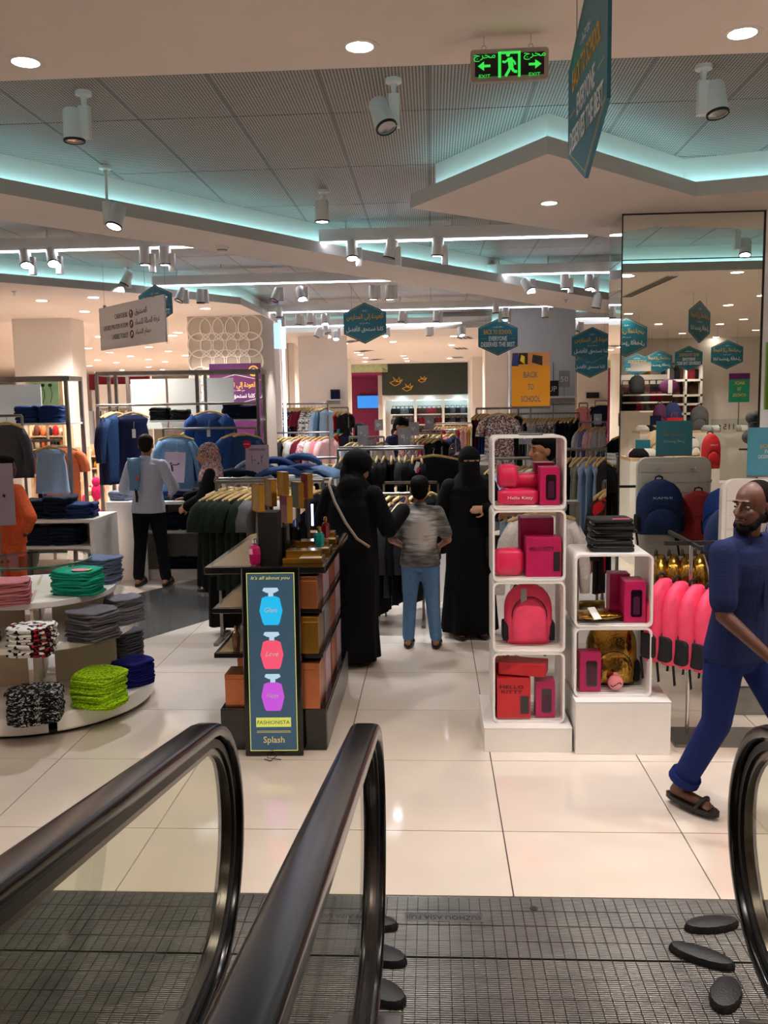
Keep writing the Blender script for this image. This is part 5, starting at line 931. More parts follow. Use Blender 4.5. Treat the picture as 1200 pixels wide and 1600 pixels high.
# rail of long dresses beside the far pillar
YJ = 13.2; zr = zat(775, 638, YJ); a = Vector((xat(744, 640, YJ), YJ, zr)); b = Vector((xat(810, 640, YJ), YJ, zr)); rail(a, b, 'clothes rail of long dresses left of the orange poster', True)
fill(a, Vector((xat(764, 640, YJ), YJ, zr)), [('g_black', .95, 'black dress'), ('g_maroon', 1.0, 'crimson dress'), ('g_royal', 1.05, 'royal blue dress'), ('g_royal', 1.05, 'blue dress')], 'the long dress rail', 'long dresses', rz0=R(62))
hung(Vector((xat(778, 640, YJ), YJ-.22, zr)), R(4), 'p_floral', 1.0, 'white printed dress hung facing out left of the orange poster', 'face-out clothes', w=.40, sleeve='short', flare=1.15)
fill(Vector((xat(792, 640, YJ), YJ, zr)), b, [('g_red', .95, 'red dress'), ('g_royal', 1.15, 'dark blue dress'), ('g_royal', 1.15, 'navy blue dress'), ('g_black', 1.1, 'black dress')], 'the right end of the long dress rail', 'long dresses', rz0=R(62))
# long rack at the grey wall
YK = 15.2; zr = zat(850, 646, YK); a = Vector((xat(800, 647, YK), YK, zr)); b = Vector((xat(905, 645, YK), YK, zr)); rail(a, b, 'long clothes rail with lit wooden hangers along the grey wall', True, base=False)
fill(a, b, [('g_char', .7, 'charcoal top'), ('g_black', .7, 'black top'), ('g_black', .7, 'black vest'), ('g_white', .65, 'white top'), ('g_black', .7, 'black blouse'), ('g_white', .7, 'white blouse'), ('g_white', .7, 'off-white top'), ('g_ltgrey', .7, 'pale grey top'), ('p_blkwht', .75, 'white printed top'), ('p_blkwht', .78, 'monochrome top'), ('p_floral', .8, 'patterned top'), ('p_blkwht', .8, 'printed tunic'), ('p_floral', .8, 'floral tunic'), ('g_navy', .8, 'navy top'), ('g_navy', .8, 'dark navy top'), ('g_navy', .82, 'indigo top'), ('g_char', .8, 'dark grey top'), ('g_char', .85, 'charcoal dress'), ('g_black', .85, 'black tunic')], 'the rail along the grey wall', 'clothes along the grey wall', rz0=R(62))
t = thing('ledge_shelf', 'white ledge shelf on the grey wall above the hangers', 'shelf', (xat(880, 657, 15.55), 15.5, zat(880, 619, 15.5))); MB().b2((-.34, -.18, -.03), (.24, .18, 0)).build('board', 'white_lacquer', t); MB().b2((-.3, .1, -.1), (.2, .12, -.03)).build('bracket', 'steel', t)
t = thing('promo_card', 'black card with white letters on the ledge of the grey wall', 'sign', (xat(861, 605, 15.5), 15.45, zat(861, 619, 15.5))); MB().b2((-.12, -.01, 0), (.12, .01, .26)).build('card', 'black_plastic', t); text('UP', .14, (.02, -.011, .12), 'white_ink', t, h=.09)
t = thing('fifty_sign', 'grey discount card reading 50 standing on the ledge of the grey wall', 'sign', (xat(882, 600, 15.4), 15.42, zat(861, 619, 15.5))); MB().b2((-.09, -.005, .15), (.09, .005, .42)).build('card', mat('grey_card', '#9a9aa0', rough=.4), t); MB().cyl((0, .002, 0), (0, .002, .15), .004, 6).build('pole', 'steel', t); text('50', .13, (0, -.006, .28), 'white_ink', t, h=.09)
# near right rack beside the mirrored column
YL = 9.1; zr = zat(915, 702, YL); a = Vector((xat(880, 703, YL), YL, zr)); b = Vector((xat(950, 702, YL), YL, zr)); rail(a, b, 'steel clothes rail of pale trousers left of the mirrored column', True)
fill(a, b, [('g_black', 1.2, 'long black dress', lg), ('g_black', 1.2, 'black dress', dict(sleeve='short')), ('g_sage', 1.15, 'sage green dress'), ('g_sage', 1.15, 'pale grey dress'), ('g_skyblue', 1.15, 'pale blue dress'), ('g_skyblue', 1.1, 'light blue dress'), ('g_denimlt', 1.1, 'faded denim dress'), ('g_skyblue', 1.05, 'sky blue tunic'), ('g_char', .6, 'charcoal top')], 'the rail left of the mirrored column', 'long clothes beside the column', rz0=R(62), simple=False)
zr2 = zr-.62; fill(Vector((xat(930, 760, YL), YL-.3, zr2)), Vector((xat(948, 760, YL), YL-.3, zr2)), [('g_black', .4, 'small black top'), ('g_pink', .55, 'small pink top'), ('g_ltpink', .55, 'small blush top')], 'the low rail left of the mirrored column', 'children clothes by the column', rz0=R(30)); rail(Vector((xat(926, 760, YL), YL-.3, zr2)), Vector((xat(950, 760, YL), YL-.3, zr2)), 'low short clothes rail left of the mirrored column', True, base=False)
YM = 9.4; zr = zat(800, 716, YM); a = Vector((xat(765, 718, YM), YM, zr)); b = Vector((xat(836, 717, YM), YM, zr)); rail(a, b, 'steel clothes rail behind the tall cube shelf', True)
fill(a, b, [('g_black', .7, 'black top', S), ('g_ltgrey', .7, 'pale grey top', S), ('g_skyblue', .75, 'pale blue top', S), ('g_denimlt', .75, 'denim top', S), ('g_white', .7, 'white top', S), ('g_maroon', .7, 'maroon top', S)], 'the rail behind the tall cube shelf', 'clothes behind the cube shelf', rz0=R(60), simple=False)
YW = 6.75; pw3 = Vector((xat(848, 792, YW), YW, zat(848, 785, YW))); rail(pw3+Vector((-.2, 0, .002)), pw3+Vector((.26, 0, .002)), 'short steel rail holding the white shirt behind the cubes', True); hung(pw3, R(4), 'g_white', 1.0, 'large white shirt on a hanger behind the tall cube shelf', 'face-out clothes', w=.50, sleeve='long', d=.1)
# plaid garments past the column edge
YN = 8.5; zr = zat(955, 752, YN); fill(Vector((xat(945, 752, YN), YN, zr)), Vector((xat(962, 752, YN), YN, zr)), [('k_plaid', 1.0, 'dark plaid dress', lg), ('k_plaid', 1.0, 'plaid shirt dress', lg), ('g_red', .8, 'red shirt', S)], 'the short rail at the column edge', 'plaid clothes by the column', rz0=R(50)); rail(Vector((xat(943, 752, YN), YN, zr)), Vector((xat(964, 752, YN), YN, zr)), 'short clothes rail at the edge of the mirrored column', True, base=False)

# ================================================================== DENIM DEPARTMENT, LEFT
cloth('j_dark', '#1a2238', '#11182a'); cloth('j_blue', '#22386a', '#172850'); cloth('j_mid', '#3b5a8c', '#2b4570'); cloth('j_black', '#16171c', '#0e0f13'); cloth('j_light', '#7f9cc4', '#6685b2'); cloth('j_mix', '#8f9cb4', '#3a4a6a')
def frame_unit(x0, x1, Y, zt, posts, label):
    t = thing('denim_display', label, 'display frame', (x0, Y, 0), 0, 'denim display frames'); w = x1-x0
    for yy in (0, .45):
        MB().b2((0, yy-.02, zt-.05), (w, yy+.02, zt)).build('top_rail', 'rack_steel', t)
    for f in posts: 
        for yy in (0, .45): MB().b2((f*w-.02, yy-.02, 0), (f*w+.02, yy+.02, zt-.05)).build('post', 'rack_steel', t)
    for f in (0, 1): MB().b2((f*w-.02, .02, zt-.05), (f*w+.02, .43, zt)).build('cross_rail', 'rack_steel', t)
    return t
def panel(t, x0, x1, z0, z1, y=.43): MB().b2((x0, y, z0), (x1, y+.015, z1)).build('back_panel', 'lit_panel', t)
mat('lit_panel', '#d6dcda', rough=.4, var=.01, emit=.04)
YA_ = 10.6; zt = zat(60, 588, YA_); x0 = xat(-60, 590, YA_); x1 = xat(104, 588, YA_); ua = frame_unit(x0, x1, YA_, zt, (0, .99), 'steel frame display with white panels and jeans at the far left')
zs = zat(60, 661, YA_); MB().b2((.0, -.02, zs-.025), (x1-x0, .42, zs)).build('shelf', 'white_lacquer', ua); panel(ua, .05, xat(40, 620, YA_)-x0, zs, zt-.08)
cp = thing('gallery_panel', 'green botanical picture in a pale wooden frame behind the left denim frame', 'picture', (xat(70, 615, 11.6), 11.6, zat(70, 632, 11.6))); mat('pale_wood', '#d8b692', rough=.6); mat('sage_art', '#8fae86', rough=.7, hex2='#6f9a68', scale=3)
MB().b2((-.25, 0, -.1), (.24, .03, .37)).build('frame', 'pale_wood', cp); MB().b2((-.2, -.006, 0), (.19, 0, .3)).build('picture', 'sage_art', cp); MB().cyl((0, .015, -zat(70, 632, 11.6)), (0, .015, -.1), .02).build('stand', 'pale_wood', cp)
for k in range(3):
    MB().tube([(-.13+.1*k+.03*sin(v*3), -.008, .02+.22*v) for v in [i/8 for i in range(9)]], .004, 5).build('painted_stem', 'g_green', cp); MB().ell((-.12+.1*k, -.008, .25), (.028, .004, .022), 10, 6).build('painted_leaf', 'g_green', cp)
for k, px in enumerate((42, 80)): pile(xat(px, 655, YA_+.1), YA_+.17, zs, 0, 6, .30, .26, .034, 'j_blue', 'blue jeans', 'at %s in the far left frame' % ('left' if k == 0 else 'right'), cat='folded jeans', name='folded_jeans', seed=20+k)
rl = zat(70, 688, YA_); rail(Vector((xat(10, 690, YA_), YA_-.1, rl)), Vector((xat(100, 690, YA_), YA_-.1, rl)), 'low clothes rail under the shelf of the far left frame', False)
hung(Vector((xat(78, 690, YA_-.2), YA_-.2, rl)), 0, 'g_skyblue', .62, 'pale blue sleeveless frill top on a wooden hanger', 'face-out clothes', w=.36, flare=1.15, neck=.1, d=.08)
for k, (m, wt) in enumerate((('g_orange', 'peach'), ('g_lav', 'lavender'), ('g_black', 'black'))): hung(Vector((xat(92-12*k, 690, YA_), YA_+.05+.1*k, rl)), R(35), m, .75, '%s top partly hidden behind the pale blue frill top' % wt, 'clothes behind the frill top', w=.4, sleeve='short')
hung(Vector((xat(10, 652, YA_-.6), YA_-.6, zat(10, 650, YA_-.6))), R(-20), 'g_denimgrey', .70, 'washed grey denim jacket hanging at the left edge', 'face-out clothes', w=.46, sleeve='long', d=.1); rail(Vector((xat(-40, 650, YA_-.6), YA_-.6, zat(10, 650, YA_-.6)+.002)), Vector((xat(34, 650, YA_-.6), YA_-.6, zat(10, 650, YA_-.6)+.002)), 'clothes rail carrying the grey denim jacket', True)
def gondola(x0, x1, y0, y1, z1, zs, label, end=True):
    t = thing('denim_gondola', label, 'display table', (x0, y0, 0), 0, 'white denim tables'); w = x1-x0; d = y1-y0
    MB().b2((0, 0, z1-.04), (w, d, z1)).build('top', 'white_lacquer', t, bevel=.004); MB().b2((0, 0, 0), (.05, d, z1-.04)).build('side_panel', 'white_lacquer', t); MB().b2((w-.05, 0, 0), (w, d, z1-.04)).build('side_panel', 'white_lacquer', t); MB().b2((.05, d-.04, 0), (w-.05, d, z1-.04)).build('rear_panel', 'white_lacquer', t)
    for z in zs: MB().b2((.05, .01, z-.03), (w-.05, d-.04, z)).build('shelf', 'white_lacquer', t)
    MB().b2((.05, .02, 0), (w-.05, .05, .12)).build('kick_board', 'white_lacquer', t)
    return t
g1y = 9.6; z1 = zat(90, 812, g1y); g0 = gondola(xat(-10, 812, g1y), xat(146, 812, g1y), g1y, g1y+.75, z1, (z1-.30,), 'white denim table under the pale blue frill top')
for k, (px, n) in enumerate(((58, 5), (92, 6), (126, 4))): pile(xat(px, 812, g1y+.2), g1y+.26, z1, R(6), n, .34, .36, .04, 'j_dark' if k < 2 else 'j_blue', 'dark jeans', '%s below the frill top' % ('at left', 'in the middle', 'at right')[k], cat='folded jeans', name='folded_jeans', seed=30+k)
for k, px in enumerate((65, 105)): pile(xat(px, 850, g1y+.2), g1y+.24, z1-.30, 0, 5, .36, .36, .04, 'j_dark', 'navy jeans', 'low at %s below the frill top' % ('left' if k == 0 else 'right'), cat='folded jeans', name='folded_jeans', seed=35+k)
YB_ = 11.6; zt = zat(270, 579, YB_); x0 = xat(150, 580, YB_); x1 = xat(404, 578, YB_); ub = frame_unit(x0, x1, YB_, zt, (.0, .12, .62, .99), 'wide steel frame display with three white panels and denim before the patterned pillar'); zs = zat(300, 656, YB_)
f = lambda px: xat(px, 600, YB_)-x0
MB().b2((f(232), -.02, zs-.025), (f(404), .42, zs)).build('shelf', 'white_lacquer', ub)
for u, v in ((187, 243), (247, 300), (304, 353)): panel(ub, f(u), f(v), zs-.12, zt-.09)
for k, (px, n, m, wt) in enumerate(((249, 5, 'j_black', 'black'), (280, 4, 'j_black', 'near-black'), (362, 8, 'j_dark', 'indigo'), (388, 7, 'j_dark', 'midnight blue'))): pile(xat(px, 650, YB_+.1), YB_+.17, zs, R(3*k), n, .26, .26, .032 if k < 2 else .025, m, wt+' jeans', 'in the wide denim frame', cat='folded jeans', name='folded_jeans', seed=40+k)
def faceout(px, py, Y, m, L_, lab, rz=0, **kw):
    p = Vector((xat(px, py, Y), Y, zat(px, py, Y))); hung(p, rz, m, L_, lab, 'face-out denim', tagged=kw.pop('tagged', False), **kw)
    return p
zr = zat(200, 633, YB_-.1); rail(Vector((x0+.02, YB_-.12, zr)), Vector((x1-.02, YB_-.12, zr)), 'hanging rail along the front of the wide denim frame', False)
pz = lambda px: Vector((xat(px, 633, YB_-.3), YB_-.3, zr-.02))
hung(pz(174), R(75), 'g_navy', .98, 'navy long-sleeved shirt hung sideways at the left post of the denim frame', 'face-out denim', w=.46, sleeve='long', d=.12); hung(pz(181), R(70), 'g_denim', .95, 'dark denim shirt behind the navy one at the left post', 'face-out denim', w=.44, sleeve='long', d=.1)
hung(pz(207), R(6), 'g_navy', .95, 'dark navy scoop-neck dress with white tag hung facing out', 'face-out denim', w=.38, neck=.11, tagged=True, d=.1)
hung(pz(326)+Vector((0, 0, .0)), R(-6), 'g_blue', .95, 'blue puff-sleeved denim blouse with white tag hung facing out', 'face-out denim', w=.42, sleeve='puff', tagged=True, d=.11)
zr3 = zat(274, 670, YB_-.4); hung(Vector((xat(274, 670, YB_-.45), YB_-.45, zr3)), R(4), 'g_denimlt', .80, 'light blue denim shirt with embroidered cuff hung facing out', 'face-out denim', w=.42, sleeve='long', tagged=True, d=.1); rail(Vector((xat(255, 670, YB_-.45), YB_-.45, zr3)), Vector((xat(400, 670, YB_-.45), YB_-.45, zr3)), 'lower hanging rail of the wide denim frame', True, base=False)
hung(Vector((xat(300, 660, YB_-.2), YB_-.2, zr3+.05)), R(60), 'g_denimlt', .9, 'light denim jacket hung sideways between the shirts', 'face-out denim', w=.42, sleeve='long')
hung(Vector((xat(381, 670, YB_-.45), YB_-.45, zr3)), R(-5), 'g_denim', .72, 'denim jacket with pale collar hung facing out', 'face-out denim', w=.42, sleeve='long', d=.1); hung(Vector((xat(366, 670, YB_-.4), YB_-.4, zr3)), R(50), 'g_blue', .72, 'blue denim jacket hung sideways behind the pale-collared one', 'face-out denim', w=.42, sleeve='short')
g2y = 10.55; z2_ = zat(200, 784, g2y); g2 = gondola(xat(166, 784, g2y), xat(345, 784, g2y), g2y, g2y+.85, z2_, (z2_-.36,), 'white denim table the man in the pale shirt stands at'); MB().b2((.0, -.02, 0), (xat(228, 800, g2y)-xat(166, 784, g2y), -.001, z2_-.002)).build('front_panel', 'white_lacquer', g2)
for k, (px, m, n, wt) in enumerate(((192, 'j_mix', 4, 'grey-blue'), (262, 'j_blue', 4, 'blue'), (285, 'j_dark', 4, 'indigo'), (318, 'j_black', 5, 'black'))): pile(xat(px, 784, g2y+.2), g2y+.25, z2_, R(10*k-15), n, .28, .28, .028, m, wt+' jeans', 'on the table the man stands at', cat='folded jeans', name='folded_jeans', seed=50+k, jit=.02)
for k, (px, m, wt) in enumerate(((272, 'j_dark', 'indigo'), (300, 'j_black', 'black'), (325, 'j_black', 'charcoal'))): pile(xat(px, 840, g2y+.2), g2y+.23, z2_-.36, 0, 6, .28, .30, .03, m, wt+' jeans', 'on the middle shelf behind the man', cat='folded jeans', name='folded_jeans', seed=60+k); pile(xat(px, 900, g2y+.2), g2y+.24, .0, 0, 7, .28, .30, .032, m, wt+' jeans', 'on the floor shelf behind the man', cat='folded jeans', name='folded_jeans', seed=65+k)
# heap of jeans on a table in the middle
hy = 9.9; hz = zat(440, 750, hy); g3 = gondola(xat(345, 750, hy), xat(525, 750, hy), hy, hy+.8, hz, (hz-.4,), 'white table carrying the loose heap of jeans in the middle')
def drape(p, rz, L_, w, h, m, label, seed):
    r = random.Random(seed); rs = []
    for k in range(13):
        u = -1+2*k/12; z = h*(1-u*u)**.8+.02; rs.append([Vector((u*L_/2, w/2*(abs(cos(a))**.6)*(1 if cos(a) >= 0 else -1)*(1+.08*sin(3*u+seed)), max(.003, z*.72+.035*(abs(sin(a))**.6)*(1 if sin(a) >= 0 else -1)+.012*sin(4*a+6*u+seed)))) for a in [2*pi*i/14 for i in range(14)]])
    o = MB().rings(rs).build('loose_jeans', m, None, p, rz, smooth='all'); return tag(o, label, 'jeans', 'heap of loose jeans')
for k, (px, dy, dz, L_, h, rz, m, wt) in enumerate(((372, .2, 0, .5, .10, 10, 'j_dark', 'dark jeans with white price tags at the left of the heap'), (405, .3, 0, .55, .14, -15, 'j_dark', 'navy jeans in the left middle of the heap'), (440, .2, .0, .6, .12, 8, 'j_mid', 'mid blue jeans in the middle of the heap'), (430, .5, .06, .6, .16, -5, 'j_blue', 'deep blue jeans at the back of the heap'), (475, .25, .0, .62, .15, -12, 'j_blue', 'curved blue jeans at the right of the heap'), (500, .2, 0, .5, .12, -25, 'j_light', 'pale blue jeans at the right end of the heap'), (470, .6, .10, .5, .16, 4, 'j_mid', 'faded blue jeans on top of the heap'), (398, .6, .05, .45, .15, 0, 'j_mix', 'pale patterned jeans at the rear of the heap'))):
    drape(Vector((xat(px, 745, hy+dy), hy+dy, hz+.002+dz)), R(rz), L_, .26, h, m, wt, k)
gby = 9.25; gbz = zat(650, 788, gby); gondola(xat(612, 788, gby), xat(700, 788, gby), gby, gby+.5, gbz, (), 'white table end panel between the boy and the veiled woman'); MB().b2((xat(612, 788, gby)+.05, gby, 0), (xat(700, 788, gby)-.05, gby+.02, gbz-.042)).build('front_panel', 'white_lacquer', COL.objects[-1].parent if False else [o for o in COL.objects if o.name.startswith('denim_gondola') and o.parent is None][-1]).matrix_parent_inverse = Matrix.Translation(-Vector((xat(612, 788, gby), gby, 0)))
pile(xat(676, 788, gby+.2), gby+.22, gbz, 0, 3, .26, .26, .025, 'c_neon', 'neon shirt', 'on the white table beside the veiled woman', name='folded_shirt', seed=90)
# lit glass corner and light column before the side wall
glow('blue_glow', '#8fb4ff', .7); glow('white_glow', '#dfeaff', 1.6); lx = xat(414, 520, 15.9); t = thing('lit_glass_box', 'blue lit glass corner panel right of the patterned pillar', 'light panel', (lx, 15.9, 0)); MB().b2((0, 0, zat(430, 545, 15.9)), (xat(446, 520, 15.9)-lx, .03, zat(430, 500, 15.9))).build('panel', 'blue_glow', t); MB().b2((xat(440, 520, 15.9)-lx, -.02, 0), (xat(444, 520, 15.9)-lx, .02, zat(440, 505, 15.9))).build('light_column', 'white_glow', t); MB().b2((0, 0, 0), (xat(437, 520, 15.9)-lx, .03, zat(430, 545, 15.9))).build('lower_panel', 'white_paint', t)
# ================================================================== PRICE CARDS
def card(px, py, w, h, Y, digits, label, m='grey_card', tilt=0, foot=None, rz=0, dm='white_ink', extra=None):
    p = W(px, py, Y); W_ = w*Y/FPX; H_ = h*Y/FPX; t = thing('price_card', label, 'sign', p, R(rz), 'price cards'); t.rotation_euler = (R(-8), R(tilt), R(rz))
    MB().b2((-W_/2, -.004, -H_/2), (W_/2, .004, H_/2)).build('card', m, t); 
    if foot and foot < .1:
        foot = max(.03, p.z-H_/2-(hz if Y < 10 else z2_)) if Y > 9 else foot
        MB().b2((-.01, 0, -H_/2-foot), (.01, .006, -H_/2)).build('stem', 'steel', t)
    else: t.rotation_euler = (0, 0, R(rz)); MB().cyl((0, .006, -p.z+.01), (0, .006, -H_/2), .006, 6).build('stem', 'steel', t); MB().lathe([(.001, -p.z), (.1, -p.z), (.1, -p.z+.01), (.001, -p.z+.012)], n=16).build('foot', 'steel', t)
    text(digits, W_*.5, (0, -.006, 0), dm, t, h=H_*.3)
    if extra: text(extra, W_*.7, (0, -.006, H_*.33), dm, t, h=H_*.1)
    return t
card(567, 680, 17, 30, 11.5, '\u0666\u0660', 'grey card reading sixty in Arabic digits behind the central rail', tilt=2); card(632, 684, 20, 31, 11.4, '\u0669\u0660', 'large grey card reading ninety behind the central rail', tilt=4); card(647, 670, 16, 21, 12.5, '\u0667\u0660', 'grey card reading seventy beside the crouched man', tilt=1); card(671, 660, 14, 20, 14.5, '\u0669\u0660', 'small grey card reading ninety farther back', tilt=1); card(592, 664, 13, 17, 14.5, '\u0665\u0660', 'small grey card reading fifty left of the crouched man'); card(729, 693, 13, 16, 13.0, '', 'tilted blank grey card right of the glass lantern', tilt=12) if False else None
card(582, 694, 13, 14, 11.2, '\u0663\u0660', 'small tilted grey card on the central rail', tilt=8); card(821, 684, 20, 20, 12.0, '\u0667\u0660', 'grey card above the head of the boy behind the cubes', foot=.3); card(934, 655, 12, 16, 13.5, '\u0665\u0660', 'grey card in the department left of the mirrored column', foot=.3)
mat('lilac_card', '#b7a6b8', rough=.45, var=.02); card(402, 718, 37, 46, 10.05, '\u0661\u0660\u0660 \u0640 \u0662', 'lilac price card with Arabic digits standing on the jeans heap', 'lilac_card', 0, .05, 0, 'dark_ink', 'ON JEANS DENIMS & CHINOS'); t = thing('discount_sticker', 'round red sticker at the corner of the lilac price card', 'sticker', W(386, 694, 10.0)); o = MB().lathe([(.001, -.004), (.045, -.004), (.045, 0), (.001, 0)], n=20); o.v = [(x, z, y) for x, y, z in o.v]; o.build('disc', 'g_red', t); text('BUY MORE', .06, (0, -.0055, 0), 'white_ink', t, h=.012)
card(273, 730, 36, 48, 10.75, '\u0662', 'lilac price card on the table beside the man in the pale shirt', 'lilac_card', 2, .05, -12, 'dark_ink'); card(-4, 773, 50, 100, 7.6, '\u0661\u0660\u0660', 'lilac price card at the left edge above the round table', 'lilac_card', -6, .3, 20, 'dark_ink')
# ================================================================== POSTER ON THE PATTERNED PILLAR
py0 = zat(370, 700, 14.22); py1 = zat(370, 568, 14.22); px0 = xat(329, 620, 14.22); px1 = xat(409, 620, 14.22); t = thing('purple_poster', 'purple back to school poster with Arabic lettering on the patterned pillar', 'poster', ((px0+px1)/2, 14.214, py0)); pw2 = (px1-px0)/2; ph2 = py1-py0; mat('purple_print', '#451450', rough=.35, hex2='#581a48', scale=2)
MB().b2((-pw2, -.012, 0), (pw2, .0, ph2)).build('board', 'purple_print', t); text(A_SCHOOL, pw2*1.5, (.02, -.0135, ph2*.74), 'gold_ink', t, h=.11, bold=.016); text(A_BEST, pw2*1.5, (0, -.0135, ph2*.62), 'white_ink', t, h=.11, bold=.016); text(A_FROM, pw2*.7, (0, -.0135, ph2*.685), 'white_ink', t, h=.04)
for r_, m, yy in ((.085, 'gold_ink', -.0135), (.06, 'purple_print', -.0145), (.042, 'lilac_card', -.0155), (.018, 'hot_pink', -.0165)):
    o = MB().lathe([(.001, -.001), (r_, -.001), (r_, 0), (.001, 0)], n=20); o.v = [(x, z, y) for x, y, z in o.v]; o.build('printed_rosette', m, t, loc=(pw2*.72, yy, ph2*.91))
mb = MB()
for a_, b_ in (((-.4, .80), (0, .87)), ((0, .87), (.42, .80)), ((.42, .60), (.1, .54)), ((.42, .6), (.42, .63))): mb.tube([(a_[0], -.014, a_[1]*ph2), (b_[0], -.014, b_[1]*ph2)], .004, 4)
mb.build('printed_outline', 'white_ink', t)
# ================================================================== FAR END: SCREEN, SHOE WALL, BIRDS
c = W(575, 628, BY+2.1); t = thing('television_screen', 'bright blue blank television screen on the magenta wall', 'television', c); glow('screen_blue', '#2f86e0', .35); sw = 33*(BY+2.1)/FPX; sh = 19*(BY+2.1)/FPX
MB().b2((-sw/2-.02, -.02, -sh/2-.02), (sw/2+.02, .1, sh/2+.02)).build('bezel', 'black_plastic', t); MB().b2((-sw/2, -.025, -sh/2), (sw/2, -.018, sh/2)).build('screen', 'screen_blue', t)
for k, (px, py) in enumerate(((619, 598), (637, 607), (660, 594))):
    c = W(px, py, BY-.04); t = thing('bird_ornament', 'gold wire bird ornament on the dark green header, %s from the left' % ordn(k), 'wall ornament', c, 0, 'gold bird ornaments'); s_ = (1, .85, .7)[k]*.17
    for seg in ([(-1, 0), (-.3, .3), (.4, .1), (1, .5)], [(-1, 0), (-.2, -.5), (.5, -.2), (1, .5)], [(-.2, .25), (-.5, .9), (.3, .15)], [(0, .15), (.5, .9), (.6, .15)]): MB().tube([(u*s_*1.3, 0, v*s_*1.3) for u, v in seg], .016, 4).build('wire', 'gold_ink', t)
sx0, sx1 = wx1, wx2; zsh = zb-.02; t = thing('shoe_wall', 'white backlit shelving bays for bags and shoes under the green header', 'shelving', (sx0, BY+.2, 0)); w = sx1-sx0
MB().b2((0, .5, 0), (w, .55, zsh)).build('back_board', 'white_paint', t); MB().b2((0, 0, zsh-.16), (w, .5, zsh)).build('header_board', 'white_paint', t)
bays = [(.10, .33), (.38, .64), (.68, .97)]
for u in (0.0, .345, .65, .98): MB().b2((w*u, 0, 0), (w*u+.09*w*.3, .5, zsh-.16)).build('upright', 'white_paint', t)
glow('bay_light', '#bfe6f2', .8)
bags = []
BAGM = [MB().rings([[Vector((.13*s_*(abs(cos(a))**.6)*(1 if cos(a) >= 0 else -1), .06*sin(a), z)) for a in [2*pi*i/10 for i in range(10)]] for s_, z in ((.8, 0), (1, .02), (1.0, .12), (.82, .2))]).tube([(-.07, 0, .19), (-.06, 0, .28), (.06, 0, .28), (.07, 0, .19)], .012, 5).mesh('handbag', m, 'all') for m in (cloth('b_black', '#17151a'), cloth('b_brown', '#4a3026'), cloth('b_grey', '#4c4a50'), cloth('b_red', '#7a2028'))]
bn = 0
for bi, (u0, u1) in enumerate(bays):
    MB().b2((w*u0, .05, zsh-.19), (w*u1, .1, zsh-.17)).build('bay_lamp', 'bay_light', t)
    for sh in range(4):
        zz_ = zsh-.66-.36*sh; MB().b2((w*u0, .05, zz_-.03), (w*u1, .5, zz_)).build('shelf', 'white_paint', t)
        if sh > 2: continue
        for k in range(5):
            o = ob('handbag', BAGM[(k*3+bi+sh*2+k*k) % 4 if bi < 2 else (0, 2)[k % 2]], None, (sx0+w*(u0+(u1-u0)*(k+.5)/5), BY+.2+.26, zz_+.002)); tag(o, '%s small bag on the %s shelf of the %s bay of the shoe wall' % (ordn(k), ('upper', 'middle', 'lower')[sh], ('left', 'middle', 'right')[bi]), 'handbag', 'bags on the shoe wall')
    pl_ = lamp(Vector((sx0+w*(u0+u1)/2, BY+.15, zsh-.25)), 2.4, (.5, .88, 1.0), 'POINT')
# lantern on a low table, stock left of the pillar
LY = 12.2; p = W(716, 706, LY); t = thing('glass_lantern', 'clear glass ball shaped cover beside the veiled woman', 'glass cover', p); MB().lathe([(.001, 0), (.09, 0), (.13, .06), (.135, .12), (.1, .2), (.03, .24), (.03, .27), (.001, .27)], n=20).build('cover', 'acrylic', t, smooth='all'); MB().lathe([(.001, -.01), (.1, -.01), (.1, 0), (.001, 0)], n=20).build('tray', 'gold', t); t.location.z = zat(716, 718, LY)
MB().lathe([(.001, .0), (.05, .0), (.06, .06), (.03, .1), (.001, .1)], n=12).build('filling', 'g_ltpink', t)
ty = 11.9; tz = zat(716, 722, ty); tb = gondola(xat(690, 722, ty), xat(770, 722, ty), ty-.1, ty+.7, tz, (tz-.4,), 'white display table behind the veiled woman')
for k, (px, m, wt) in enumerate(((703, 'j_black', 'black'), (748, 'c_white', 'white'), (730, 'c_grey', 'grey'))): pile(xat(px, 722, ty+.1), ty+.18, tz, 0, 3, .26, .24, .025, m, wt+' tops', 'on the table behind the veiled woman', name='folded_shirt', seed=80+k)
